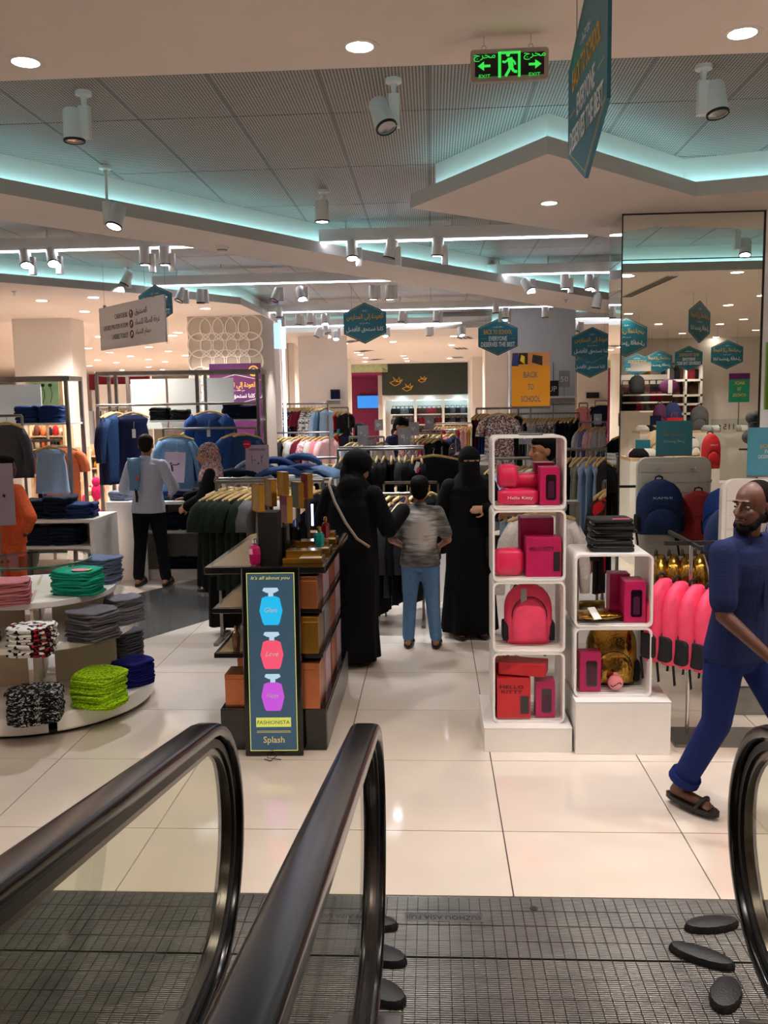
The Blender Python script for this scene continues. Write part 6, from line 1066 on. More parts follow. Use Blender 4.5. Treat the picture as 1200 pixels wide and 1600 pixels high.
# far left department: accessory shelves, rolls, toys
def gridshelf(px0, px1, py0, py1, Y, cols, rows, label, seed, mats):
    a = W(px0, py1, Y); b = W(px1, py0, Y); t = thing('accessory_shelf', label, 'shelving', (a.x, Y, 0), 0, 'far left shelving'); w = b.x-a.x; z0 = max(0.1, a.z); z1 = b.z; r = random.Random(seed)
    MB().b2((0, .3, 0), (w, .33, z1)).build('back_board', 'pale_wood', t)
    for u in (0, w-.03): MB().b2((u, 0, 0), (u+.03, .3, z1)).build('side_panel', 'pale_wood', t)
    for j in range(rows):
        z = z0+(z1-z0)*j/rows; MB().b2((.03, 0, z), (w-.03, .3, z+.02)).build('shelf', 'pale_wood', t); ww = (w-.08)/cols
        for i in range(cols):
            s_ = min(ww*.42, (z1-z0)/rows*.5); h = (z1-z0)/rows*r.uniform(.45, .8); sx = s_*r.uniform(.75, 1)
            o = MB().rings([[Vector((sx*q*cos(a_), .07*q*sin(a_), zz_)) for a_ in [2*pi*k/8 for k in range(8)]] for q, zz_ in ((.8, 0), (1, h*.1), (.95, h*.75), (.5, h), (.3, h*1.02))]).build('accessory', mats[r.randrange(len(mats))], None, (a.x+.04+ww*(i+.5), Y+.12, z+.022), smooth='all')
            tag(o, 'small item, %s in the %s row up on the %s' % (ordn(i), ordn(j), label.split(' at ')[0].split(' beside')[0]), 'accessory', 'far left accessories')
mats_ = [cloth('a_brown', '#6a4030'), cloth('a_tan', '#b08860'), cloth('a_red', '#a02028'), cloth('a_cream', '#d6c8b0'), cloth('a_black', '#241e20'), 'g_orange']
gridshelf(48, 100, 662, 745, 13.2, 5, 4, 'wooden shelf of brown trinkets at the far left', 1, mats_); gridshelf(126, 152, 695, 790, 14.8, 3, 5, 'pale wooden shelf of white trinkets beside the pillar', 2, ['a_cream', 'g_white', 'a_tan', 'a_cream', 'g_mustard']); gridshelf(108, 126, 700, 770, 13.4, 2, 4, 'wooden shelf of red trinkets beside the pillar', 3, ['a_red', 'a_brown', 'g_maroon', 'a_tan'])
a = W(141, 690, 17); b = W(182, 592, 17); t = thing('curtain_display', 'dark red framed display of hanging curtain rolls beyond the denim frame', 'display', (a.x, 17, 0)); w = b.x-a.x+.6; MB().b2((0, .1, b.z-.2), (w, .2, b.z+.1)).build('header', 'g_maroon', t); MB().b2((.15, .05, b.z-.55), (w-.1, .08, b.z-.1)).build('sign_board', 'white_paint', t); MB().b2((0, .2, 0), (w, .25, b.z+.1)).build('back_board', 'white_paint', t)
for k, m in enumerate(('g_ltgrey', 'a_brown', 'a_cream', 'g_black', 'a_tan', 'g_white', 'g_ltgrey', 'g_maroon')): MB().cyl((.05+k*w/8.3, .0, .8), (.05+k*w/8.3, .0, b.z-.6), .05, 10).build('roll', m, t)
ty_ = 12.4
for k, (px, py, m, wt) in enumerate(((142, 780, 'c_cream', 'cream and pink'), (152, 765, 'a_red', 'hot pink'), (146, 812, 'c_cream', 'cream'), (155, 815, 'a_red', 'pink'))):
    cloth('c_cream', '#e0d2a8'); cloth('t_pink', '#e0286a'); t = thing('plush_toy', '%s plush toy in the gap beside the white table, %s' % (wt, ('upper left', 'upper right', 'lower left', 'lower right')[k]), 'toy', W(px, py+16, ty_), 0, 'plush toys in the gap'); mm = 't_pink' if 'pink' in wt and k != 0 else 'c_cream'
    MB().ell((0, 0, .11), (.085, .07, .11), 12, 8).build('body', mm, t, smooth='all'); MB().ell((0, 0, .26), (.065, .06, .065), 12, 8).build('head', mm, t, smooth='all'); [MB().ell((s_*.09, 0, .14), (.03, .03, .07), 8, 6).build('arm', 't_pink', t, smooth='all') for s_ in (-1, 1)]
tt = W(148, 830, ty_); o = thing('toy_bin', 'low white bin holding plush toys beside the denim table', 'bin', (tt.x, ty_, 0)); MB().b2((-.16, -.14, 0), (.16, .16, tt.z-.01)).build('bin', 'white_lacquer', o, bevel=.004)
for q in [x for x in COL.objects if x.name.startswith('plush_toy')]: q.location.z = max(q.location.z, tt.z)
# department beyond the opening left of the mirrored column
t = thing('backlit_display', 'lit display wall with a black name board beyond the opening by the column', 'display', (xat(905, 640, 24), 24, 0)); w = xat(960, 640, 24)-xat(905, 640, 24); MB().b2((0, .3, 0), (w, .35, SOF)).build('back_board', 'white_paint', t); MB().b2((w*.25, .2, zat(925, 622, 24)), (w*.6, .3, zat(925, 613, 24))).build('name_board', 'black_plastic', t)
for z in (zat(925, 636, 24), zat(925, 652, 24), zat(925, 672, 24)): MB().b2((.05, 0, z-.04), (w-.05, .3, z)).build('shelf', 'white_paint', t)
hung(W(941, 626, 20), 0, 'g_navy', .75, 'indigo sweater hung high beyond the opening by the column', 'face-out clothes', w=.45, sleeve='short'); rail(W(930, 626, 20), W(950, 626, 20), 'clothes rail carrying the indigo sweater', True, base=False); hung(W(911, 630, 18.5), R(20), 'g_pink', .5, 'pink top hung beyond the opening by the column', 'face-out clothes', w=.34); rail(W(905, 630, 18.5), W(918, 630, 18.5), 'clothes rail carrying the pink top', True, base=False)
a = W(905, 660, 14.6); b = W(948, 660, 14.6); b.z = a.z; rail(a, b, 'clothes rail of pastel tops beyond the opening by the column', True, base=False); fill(a, b, [('g_ltgrey', .6, 'pale grey top', S), ('g_lav', .6, 'lavender top', S), ('g_ltpink', .6, 'pale pink top', S), ('g_ltpink', .6, 'pink blouse', S), ('g_ltgrey', .6, 'grey blouse', S), ('g_white', .6, 'white blouse', S)], 'the pastel rail beyond the opening', 'pastel tops', rz0=R(62))
def boy_mat():                         # grey tee with a pale brushed splash on the back
    m = bpy.data.materials.new('boy_print'); MATS['boy_print'] = m; m.use_nodes = True; nt = m.node_tree; b = nt.nodes['Principled BSDF']; L = nt.links.new
    tc = nt.nodes.new('ShaderNodeTexCoord'); mp = nt.nodes.new('ShaderNodeMapping'); mp.inputs['Location'].default_value = (.1, -.6, -4.6); mp.inputs['Scale'].default_value = (5.0, 5, 4.6)
    gr = nt.nodes.new('ShaderNodeTexGradient'); gr.gradient_type = 'SPHERICAL'; L(tc.outputs['Object'], mp.inputs[0]); L(mp.outputs[0], gr.inputs[0])
    m2 = nt.nodes.new('ShaderNodeMapping'); m2.inputs['Rotation'].default_value = (0, R(-30), 0); m2.inputs['Scale'].default_value = (5, 5, 30); nz = nt.nodes.new('ShaderNodeTexNoise'); nz.inputs['Scale'].default_value = 1.5; L(tc.outputs['Object'], m2.inputs[0]); L(m2.outputs[0], nz.inputs[0])
    mu = nt.nodes.new('ShaderNodeMath'); mu.operation = 'MULTIPLY'; L(gr.outputs['Fac'], mu.inputs[0]); L(nz.outputs['Fac'], mu.inputs[1])
    ad = nt.nodes.new('ShaderNodeMath'); ad.operation = 'MULTIPLY_ADD'; ad.inputs[1].default_value = .3; L(nz.outputs['Fac'], ad.inputs[0]); L(mu.outputs[0], ad.inputs[2])
    rp = nt.nodes.new('ShaderNodeValToRGB'); rp.color_ramp.elements[0].position = .12; rp.color_ramp.elements[0].color = (*lin('#4c4a48'), 1); rp.color_ramp.elements[1].position = .42; rp.color_ramp.elements[1].color = (*lin('#c9c4c0'), 1)
    L(ad.outputs[0], rp.inputs[0]); L(rp.outputs[0], b.inputs['Base Color']); b.inputs['Roughness'].default_value = .9
# ================================================================== PEOPLE
def fuse(mb, name, m, voxel=.009, smooth=4, dec=.35, parent=None):       # melts overlapping volumes into one continuous surface
    me0 = mb.mesh('tmp', m); o = bpy.data.objects.new('tmp', me0); COL.objects.link(o)
    md = o.modifiers.new('r', 'REMESH'); md.mode = 'VOXEL'; md.voxel_size = voxel; md.use_smooth_shade = True
    if smooth: sm = o.modifiers.new('s', 'SMOOTH'); sm.iterations = smooth; sm.factor = .5
    if dec < 1: dc = o.modifiers.new('d', 'DECIMATE'); dc.ratio = dec
    dg = bpy.context.evaluated_depsgraph_get(); me = bpy.data.meshes.new_from_object(o.evaluated_get(dg)); me.name = name
    bpy.data.objects.remove(o); bpy.data.meshes.remove(me0)
    me.materials.clear(); me.materials.append(MATS[m] if isinstance(m, str) else m)
    me.polygons.foreach_set('use_smooth', [True]*len(me.polygons))
    return ob(name, me, parent)
mat('skin_dark', '#5e3828', rough=.5, var=.06); mat('skin_mid', '#a87454', rough=.5, var=.05); mat('skin_lt', '#c4906e', rough=.5, var=.05); mat('hair_black', '#060505', rough=.7, bump=.6, bscale=80, spec=.12); mat('hair_brown', '#22160f', rough=.7, bump=.5, bscale=80, spec=.12); mat('hair_stubble', '#140d0b', rough=.85, spec=.1); mat('eye_white', '#a0968e', rough=.6); mat('eye_dark', '#140c08', rough=.15); mat('lip', '#7a4a42', rough=.5); mat('lip_dark', '#5e352c', rough=.5)
cloth('abaya', '#060608', rand=.05, bump=.2); cloth('abaya2', '#08080a', rand=.05, bump=.2); cloth('shirt_pale', '#c3cbdc', rand=.05); cloth('trouser_black', '#111114', rand=.05); cloth('shirt_blue', '#1c264e', '#182146', rand=.03); cloth('trouser_blue', '#17265e', '#132052', rand=.03); cloth('jeans_boy', '#5c80a8', '#48698f', rand=.03); cloth('shirt_white', '#e4e2e0', rand=.03); cloth('shirt_navy', '#1c2444', rand=.03); cloth('orange_top', '#e8693a', rand=.03)
boy_mat(); print_mat('scarf_print', ('#6c666a', '#b8a8a2', '#c07a78', '#5a5660', '#cfc6bc'), 22); print_mat('dark_floral', ('#141c28', '#141c28', '#33465a', '#141c28'), 18)
BASE = dict(pel=(0, 0, .95), chest=(0, 0, 1.24), neck=(0, .01, 1.46), head=(0, -.015, 1.625), shR=(-.185, 0, 1.405), elR=(-.235, .03, 1.12), wrR=(-.25, -.06, .87), shL=(.185, 0, 1.405), elL=(.235, .03, 1.12), wrL=(.25, -.06, .87),
            hiR=(-.09, 0, .92), knR=(-.10, -.02, .50), anR=(-.105, .03, .085), hiL=(.09, 0, .92), knL=(.10, -.02, .50), anL=(.105, .03, .085), toR=None, toL=None)
def hand(mb, w, d, n, side, curl=.5, s=1.0):            # palm, four fingers and a thumb
    d = Vector(d).normalized(); n = Vector(n); n = (n-d*n.dot(d)).normalized(); u = d.cross(n)*side; w = Vector(w)
    M = Matrix((u, d, n)).transposed(); mb.ell(w+d*.048*s, (.041*s, .052*s, .016*s), 12, 8, M)
    for k, (off, L_) in enumerate(((-.032, .068), (-.011, .080), (.011, .074), (.031, .058))):
        p = w+d*(.088-.006*abs(k-1.2))*s+u*off*s; dr = (d+u*off*1.2).normalized(); a = 0
        for q in range(3):
            a += curl*(.55 if q == 0 else .8); dd = dr*cos(a)+n*sin(a); p2 = p+dd*L_*s*(.42, .32, .26)[q]; mb.cap(p, p2, (.0092-.001*q)*s, (.0084-.001*q)*s, 8); p = p2
    p = w+d*.025*s-u*.030*s; q1 = p+(d*.55-u*.75+n*.35).normalized()*.036*s; q2 = q1+(d*.9-u*.25+n*.35).normalized()*.03*s; mb.chain([p, q1, q2, q2+(d-n*-.2).normalized()*.02*s], [.014*s, .011*s, .0095*s, .008*s], 8)
def person(label, loc, rz, H, skin, pose={}, head_yaw=0, head_tilt=0, top=None, bottom=None, hair='hair_black', beard=False, sleeves='short', robe=None, veil=None, shoes='black_plastic', bald=False, hands=(.5, .5), vox=.009, face=True, girth=1.0, handdir={}, trouser_len=1.0, cap=None, longhair=False, eyes=True, hs=1.06, vneck=.02):
    k = H/1.745; J = {q: Vector(v)*k if v is not None else None for q, v in {**BASE, **pose}.items()}
    t = thing('person', label, 'person', (loc[0], loc[1], .014), rz)
    mb = MB(); g = girth
    # torso core, neck
    mb.rings([[J['pel'].lerp(J['neck'], f)+Vector((rx*g*k*cos(a), ry*g*k*sin(a), dz)) for a in [2*pi*i/14 for i in range(14)]] for f, rx, ry, dz in ((-.18, .10, .08, 0), (0, .14, .10, 0), (.4, .13, .095, 0), (.75, .155, .10, 0), (.95, .09, .07, 0))])
    mb.cap(J['neck'], J['neck'].lerp(J['head'], .6), .058*k, .052*k)
    for s in 'RL':
        mb.chain([J['sh'+s]+Vector((0, 0, -.02*k)), J['el'+s], J['wr'+s]], [.040*k*g, .038*k*g, .027*k]); sd = 1 if s == 'L' else -1
        hd = handdir.get(s) or ((J['wr'+s]-J['el'+s]).normalized(), Vector((-sd, 0, -.2)))
        hand(mb, J['wr'+s], hd[0], hd[1], -sd, hands[0 if s == 'R' else 1], k)
        mb.chain([J['hi'+s], J['kn'+s], J['an'+s]], [.085*k*g, .055*k, .036*k])
        to = J['to'+s] or (J['an'+s]+Vector((0, -.16*k, -.055*k))); heel = J['an'+s]+Vector((0, .035, -.05))*k
        mb.cap(heel, to, .032*k, .028*k); mb.cap(J['an'+s], heel, .036*k, .032*k)
        for q in range(5): mb.cap(to+Vector((-.03+.015*q, 0, -.004))*k, to+Vector((-.032+.016*q, -.03+.004*abs(q-1), -.008))*k, .0085*k, .007*k, 6)
    HM = Matrix.Rotation(head_yaw, 3, 'Z') @ Matrix.Rotation(head_tilt, 3, 'X'); HM = HM*hs; hp = lambda x, y, z: J['head'] + HM @ (Vector((x, y, z))*k)
    mb.ell(hp(0, .012, .028), (.076*k, .095*k, .088*k), 18, 14, HM); mb.ell(hp(0, -.03, -.04), (.058*k, .062*k, .075*k), 16, 12, HM); mb.ell(hp(0, -.052, -.085), (.032*k, .03*k, .026*k), 10, 8, HM)
    if not veil: mb.cap(hp(0, -.088, .018), hp(0, -.112, -.024), .008*k, .0125*k, 8); mb.ell(hp(0, -.098, -.03), (.018*k, .013*k, .009*k), 8, 6, HM)
    mb.cap(hp(-.035, -.080, .030), hp(.035, -.080, .030), .009*k, .009*k, 8); mb.cap(hp(-.038, -.066, -.02), hp(-.03, -.07, -.03), .018*k, .016*k, 8); mb.cap(hp(.038, -.066, -.02), hp(.03, -.07, -.03), .018*k, .016*k, 8)
    mb.cap(hp(-.018, -.088, -.056), hp(.018, -.088, -.056), .007*k, .007*k, 8)
    for sd in (-1, 1): mb.ell(hp(sd*.077, .015, -.005), (.010*k, .02*k, .032*k), 8, 8, HM)
    body = fuse(mb, 'body', skin, vox, 2, .5 if vox < .008 else .4, t)
    if face and not veil:
        for sd in (-1, 1): o = MB().ell(hp(sd*.031, -.0765, .008), (.0115*k, .010*k, .0055*k), 10, 8, HM).build('eye', 'eye_white', t, smooth='all'); MB().ell(hp(sd*.031, -.0855, .008), (.0052*k, .003*k, .005*k), 8, 6, HM).build('iris', 'eye_dark', o); MB().cap(hp(sd*.016, -.088, .033), hp(sd*.046, -.080, .031), .004*k, .003*k, 6).build('eyebrow', 'hair_stubble', t)
        o = MB().cap(hp(-.021, -.093, -.052), hp(.021, -.093, -.052), .005*k, .005*k, 6); o.cap(hp(-.017, -.092, -.062), hp(.017, -.092, -.062), .006*k, .006*k, 6); o.build('lips', 'lip_dark' if skin == 'skin_dark' else 'lip', t, smooth='all')
    if not veil and hair:
        hb = MB(); hb.ell(hp(0, .026, .045), (.083*k, .094*k, .082*k), 18, 14, HM); hb.ell(hp(0, .05, -.0), (.076*k, .062*k, .085*k), 16, 12, HM)
        if not bald: hb.ell(hp(0, -.005, .075), (.072*k, .085*k, .05*k), 14, 10, HM)
        if longhair: hb.ell(hp(0, .06, -.06), (.08*k, .05*k, .12*k), 14, 10, HM)
        if bald:
            hb = MB(); hb.ell(hp(0, .034, .030), (.0825*k, .092*k, .092*k), 18, 14, HM); hb.ell(hp(0, .06, -.03), (.07*k, .05*k, .06*k), 14, 10, HM)
        fuse(hb, 'hair', hair, .009, 3, .5, t)
    if beard:
        bb = MB(); bb.cap(hp(-.066, -.012, -.04), hp(-.045, -.055, -.085), .014*k, .02*k); bb.cap(hp(.066, -.012, -.04), hp(.045, -.055, -.085), .014*k, .02*k); bb.cap(hp(-.045, -.055, -.085), hp(.045, -.055, -.085), .022*k, .022*k); bb.ell(hp(0, -.066, -.098), (.04*k, .034*k, .028*k), 12, 8, HM); bb.cap(hp(-.03, -.084, -.045), hp(.03, -.084, -.045), .006*k, .006*k, 6); fuse(bb, 'beard', 'hair_black', .007, 2, .6, t)
    if top:
        tb = MB(); hem = J['pel']+Vector((0, 0, -.10*k)); n = 20
        rg = lambda c, rx, ry, ph=0: [c+Vector((rx*g*k*cos(a)*(1+.02*sin(5*a+ph)), ry*g*k*sin(a)*(1+.03*sin(4*a+ph)), 0)) for a in [2*pi*i/n for i in range(n)]]
        tb.rings([rg(hem, .192, .142), rg(hem.lerp(J['pel'], .6), .186, .138, 1), rg(J['pel'].lerp(J['chest'], .5), .160, .118, 2), rg(J['chest'], .178, .128, 3), rg(J['chest'].lerp(J['neck'], .45), .188, .122, 3), rg(J['chest'].lerp(J['neck'], .78), .165, .10), [p+Vector((0, 0, vneck*k*min(0, (p.y-J['neck'].y)/(.07*k)))) for p in rg(J['neck']+Vector((0, 0, -.015*k)), .078, .074)], [p+Vector((0, 0, vneck*k*min(0, (p.y-J['neck'].y)/(.07*k)))) for p in rg(J['neck']+Vector((0, 0, .012*k)), .066, .064)]])
        for s in 'RL':
            e = J['sh'+s].lerp(J['el'+s], .78 if sleeves == 'short' else 1)
            tb.chain([J['sh'+s]+Vector((0, 0, -.004)), e], [.064*k*g, .065*k*g]); tb.cap(J['sh'+s], J['neck']+Vector((0, 0, -.03*k)), .058*k, .062*k)
            if sleeves == 'long': tb.chain([e, J['el'+s].lerp(J['wr'+s], .93)], [.062*k*g, .044*k])
        fuse(tb, 'shirt', top, .010, 4, .4, t)
        cb = MB(); nk = J['neck']+Vector((0, 0, .02*k)); cb.rings([[nk+Vector((.072*k*cos(a), .070*k*sin(a)-.004, z*k+(.012+vneck*.6)*k*sin(a))) for a in [2*pi*i/20 for i in range(20)]] for z in (-.03, .012)] + [[nk+Vector((.064*k*cos(a), .062*k*sin(a)-.004, z*k+(.012+vneck*.6)*k*sin(a))) for a in [2*pi*i/20 for i in range(20)]] for z in (.012, -.03)], cap=False).build('collar', top, t, smooth='all')
    if bottom:
        tb = MB()
        tb.rings([[J['pel']+Vector((rx*g*k*cos(a), ry*g*k*sin(a), dz*k)) for a in [2*pi*i/16 for i in range(16)]] for dz, rx, ry in ((.06, .160, .112), (-.04, .168, .122), (-.12, .150, .115), (-.16, .09, .08))])
        for s in 'RL': e = J['kn'+s].lerp(J['an'+s], trouser_len*.96); tb.chain([J['hi'+s]+Vector((0, 0, -.03)), J['kn'+s], e], [.102*k*g, .076*k, .066*k])
        fuse(tb, 'trousers', bottom, .010, 4, .4, t)
    if robe:
        tb = MB(); n = 40; hemz = .035*k; cx = (J['anR']+J['anL'])/2; w0, w1 = robe.get('hem', (.25, .20)); ph = robe.get('ph', 0)
        def rg(c, rx, ry, amp): return [Vector((c.x, c.y, c.z))+Vector((rx*g*k*cos(a)*(1+amp*sin(9*a+ph)), ry*g*k*sin(a)*(1+amp*sin(7*a+ph*2)), .015*amp*sin(4*a))) for a in [2*pi*i/n for i in range(n)]]
        hp0 = Vector((cx.x, cx.y, hemz)); pel = J['pel']
        tb.rings([rg(hp0, w0, w1, .10), rg(hp0.lerp(pel, .3), w0*.93, w1*.93, .07), rg(hp0.lerp(pel, .65), .21, .175, .05), rg(pel, .205, .16, .03), rg(pel.lerp(J['chest'], .6), .19, .145, .02), rg(J['chest'].lerp(J['neck'], .3), .20, .14, 0), rg(J['chest'].lerp(J['neck'], .75), .17, .11, 0), rg(J['neck']+Vector((0, 0, .0)), .08, .075, 0)])
        for s in 'RL':
            tb.chain([J['sh'+s], J['el'+s], J['el'+s].lerp(J['wr'+s], .92)], [.070*k*g, .074*k, .066*k])
        fuse(tb, 'robe', robe['m'], .010, 3, .4, t)
    if veil:
        vb = MB(); vb.ell(hp(0, .012, .03), (.098*k, .118*k, .108*k), 20, 14, HM); vb.ell(hp(0, .03, -.06), (.09*k, .10*k, .12*k), 16, 12, HM)
        vb.cap(hp(0, .03, -.09), J['neck']+Vector((0, .02, 0)), .09*k, .13*k); vb.rings([[J['neck']+Vector((rx*k*cos(a), ry*k*sin(a)+dy*k, dz*k)) for a in [2*pi*i/18 for i in range(18)]] for dz, rx, ry, dy in ((.08, .085, .09, .0), (.0, .15, .12, .0), (-.08, .215, .15, 0), (-.16, .20, .155, -.0))])
        if veil.get('drop'): vb.rings([[hp(0, 0, 0)+HM @ (Vector((rx*cos(a), -.045+ry*sin(a), z))*k) for a in [2*pi*i/16 for i in range(16)]] for z, rx, ry in ((-.01, .082, .075), (-.10, .085, .075), (-.22, .095, .065), (-.34, .10, .05))])
        vo = fuse(vb, 'veil', veil['m'], .009, 3, .5, t)
        fm = MB(); 
        if veil.get('slit'):
            fm.rings([[hp(.088*x*1.0, -.075-.043*sqrt(max(0, 1-x*x)), z) for x in [-.75+1.5*i/10 for i in range(11)]] for z in (.010, .022)], cap=False, closed=False).build('brow_skin', skin, t, smooth='all')
            for sd in (-1, 1): MB().ell(hp(sd*.031, -.116, .014), (.012*k, .005*k, .006*k), 8, 6, HM).build('eye', 'eye_dark', t)
        elif veil.get('open'):
            fo = MB(); fo.ell(hp(0, -.045, -.012), (.066*k, .082*k, .092*k), 18, 14, HM); fo.cap(hp(0, -.12, .012), hp(0, -.138, -.026), .008*k, .012*k, 8); fo.cap(hp(-.018, -.118, -.056), hp(.018, -.118, -.056), .007*k, .007*k, 8); fo.ell(hp(0, -.085, -.085), (.032*k, .03*k, .026*k), 10, 8, HM); fuse(fo, 'face', skin, .007, 2, .5, t)
            for sd in (-1, 1): MB().cap(hp(sd*.016, -.122, .028), hp(sd*.046, -.108, .026), .004*k, .003*k, 6).build('eyebrow', 'hair_stubble', t); MB().ell(hp(sd*.031, -.116, .006), (.011*k, .005*k, .005*k), 8, 6, HM).build('eye', 'eye_dark', t)
            MB().cap(hp(-.019, -.122, -.056), hp(.019, -.122, -.056), .006*k, .006*k, 6).build('lips', 'lip', t)
    if shoes:
        for s in 'RL':
            to = J['to'+s] or (J['an'+s]+Vector((0, -.16*k, -.055*k))); heel = J['an'+s]+Vector((0, .05, -.05))*k; d = (to-heel).normalized(); m_ = (to+heel)/2+d*.015+Vector((0, 0, -.030*k)); L_ = (to-heel).length/2+.06*k; yaw = math.atan2(d.y, d.x); 
            so = [[Vector((L_*cos(a), .054*k*sin(a)*(1+.12*cos(a)), z)) for a in [2*pi*i/18 for i in range(18)]] for z in (-.012*k, .010*k, .012*k)]; M = Matrix.Rotation(yaw, 3, 'Z') @ Matrix.Rotation(-math.asin(max(-1, min(1, d.z)))-.06, 3, 'Y')
            sh = MB().rings([[m_ + M @ p for p in r_] for r_ in so]).build('sandal', shoes, t, smooth=True)
            MB().tube([m_ + M @ (Vector((.05+.03*sin(a*1.0), .05*cos(a), .002+.06*sin(a)))*k) for a in [pi*i/8 for i in range(9)]], .011*k, 6).build('strap', shoes, sh, smooth='all')
    t['hp'] = 0; del t['hp']
    return t, J, hp
# the man in blue striding past the right newel
pm = W(1160, 900, 4.32)
rm, J, hp = person('bearded man in blue polo and blue trousers striding past the right balustrade, looking left', (pm.x, 4.32, 0), R(42), 1.665, 'skin_dark', dict(pel=(0, .02, .93), chest=(0, -.01, 1.23), neck=(0, -.02, 1.45), head=(-.01, -.05, 1.612), shR=(-.19, .0, 1.40), elR=(-.25, -.05, 1.10), wrR=(-.20, -.27, .92), shL=(.19, -.01, 1.40), elL=(.25, .10, 1.13), wrL=(.25, .10, .88), hiR=(-.09, .03, .91), knR=(-.10, .06, .50), anR=(-.10, .25, .115), toR=(-.11, .10, .045), hiL=(.09, 0, .91), knL=(.09, -.22, .52), anL=(.09, -.34, .09), toL=(.10, -.50, .045)), head_yaw=R(-100), head_tilt=R(4), vneck=.015, top='shirt_blue', bottom='trouser_blue', hair='hair_stubble', bald=True, beard=True, sleeves='short', vox=.005, girth=1.06, trouser_len=.93, hands=(.45, .5))
for s in 'R': p = J['knR'].lerp(J['anR'], .86); q = J['knR'].lerp(J['anR'], .95); MB().tube([p, q], [.078, .080], 16).build('rolled_cuff', 'trouser_blue', rm, smooth=True)
MB().b2((-.05, -.140, 1.06), (-.03, -.134, 1.2)).build('placket', 'shirt_blue', rm); MB().box((-.172, .02, .80), (.012, .12, .02), rz=.1).build('pocket_seam', 'shirt_navy', rm)
# man in the pale shirt at the denim table
p = G(240, 913); lm, J, hp = person('man in pale shirt and black trousers with denim over his shoulder, seen from behind', (p.x, p.y-.05, 0), R(178), 1.745, 'skin_mid', dict(elR=(-.30, -.02, 1.14), wrR=(-.20, -.26, 1.06), elL=(.30, -.04, 1.12), wrL=(.18, -.26, 1.02), anR=(-.18, .03, .085), anL=(.15, .03, .085), knR=(-.13, -.01, .5), knL=(.12, -.01, .5)), head_yaw=R(8), head_tilt=R(10), top='shirt_pale', bottom='trouser_black', hair='hair_brown', sleeves='long', girth=1.06)
dn = thing('denim_shorts', 'light denim trousers slung over the back of the man in the pale shirt', 'jeans', (p.x, p.y-.05, 0), R(178)); rs = []
for k in range(10): v = k/9; c = Vector((.10-.02*v+(.06 if v > .6 else 0)*(v-.6), .155-.09*max(0, .25-v)*2, 1.50-.36*v)); rs.append([c+Vector((.085*(1-.35*v)*cos(a), .022*sin(a)+.006*sin(4*a+5*v), .01*sin(3*a))) for a in [2*pi*i/14 for i in range(14)]])
MB().rings(rs).build('denim', 'g_denimlt', dn, smooth='all'); MB().tube([(.085, .16, 1.16), (.07, .165, 1.06), (.075, .165, 1.0)], [.016, .018, .014], 6).build('hanging_tab', 'black_fabric', dn); MB().b2((.03, .176, 1.26), (.07, .182, 1.29)).build('leather_patch', 'gold', dn)
# woman in the patterned headscarf
hw, J, hp = person('woman in black robe and patterned grey-pink headscarf reaching for jeans, facing left', (xat(330, 780, 9.95), 9.95, 0), R(-78), 1.64, 'skin_lt', dict(elR=(-.24, -.08, 1.14), wrR=(-.16, -.30, 1.10), elL=(.22, -.10, 1.12), wrL=(.14, -.28, 1.02)), head_tilt=R(14), robe=dict(m='abaya', hem=(.22, .22)), veil=dict(m='scarf_print', open=True), handdir={'R': (Vector((0, -1, -.1)), Vector((0, 0, -1)))}, hands=(.25, .5))
# woman in black bending at the coat rail
p = G(560, 1040); bw, J, hp = person('woman in black robe and face veil with a beige shoulder strap, reaching into the coats', (p.x-.05, p.y+.10, 0), R(162), 1.70, 'skin_mid', dict(chest=(.0, -.05, 1.23), neck=(.0, -.09, 1.44), head=(-.02, -.14, 1.60), elR=(-.31, -.05, 1.10), wrR=(-.37, -.26, 1.24), elL=(.29, -.04, 1.10), wrL=(.25, -.22, .98), shL=(.19, -.05, 1.38), shR=(-.19, -.05, 1.38)), head_yaw=R(-62), head_tilt=R(14), robe=dict(m='abaya', hem=(.21, .20), ph=1), veil=dict(m='abaya2', slit=True), handdir={'R': (Vector((-.2, -.6, .7)), Vector((.9, -.2, .2)))}, hands=(1.0, .5), girth=1.1)
MB().tube([(.15, .02, 1.475), (.14, .085, 1.43), (.07, .135, 1.30), (-.03, .158, 1.14), (-.12, .155, 1.02), (-.20, .10, .95)], .011, 6).build('bag_strap', mat('beige_strap', '#a3917f', rough=.7), bw, smooth='all')
# the boy
p = G(658, 1010); by, J, hp = person('boy in grey printed tee and blue jeans seen from behind', (p.x, p.y, 0), R(177), 1.425, 'skin_mid', dict(elR=(-.29, .02, 1.12), wrR=(-.20, -.2, 1.02), elL=(.29, .02, 1.12), wrL=(.2, -.2, 1.02), anR=(-.16, .03, .085), anL=(.13, .03, .085), knR=(-.12, -.01, .5), knL=(.11, -.01, .5), head=(0, -.01, 1.635)), top='boy_print', bottom='jeans_boy', hair='hair_black', sleeves='short', girth=1.12, head_yaw=R(6), trouser_len=1.0, hs=1.2)
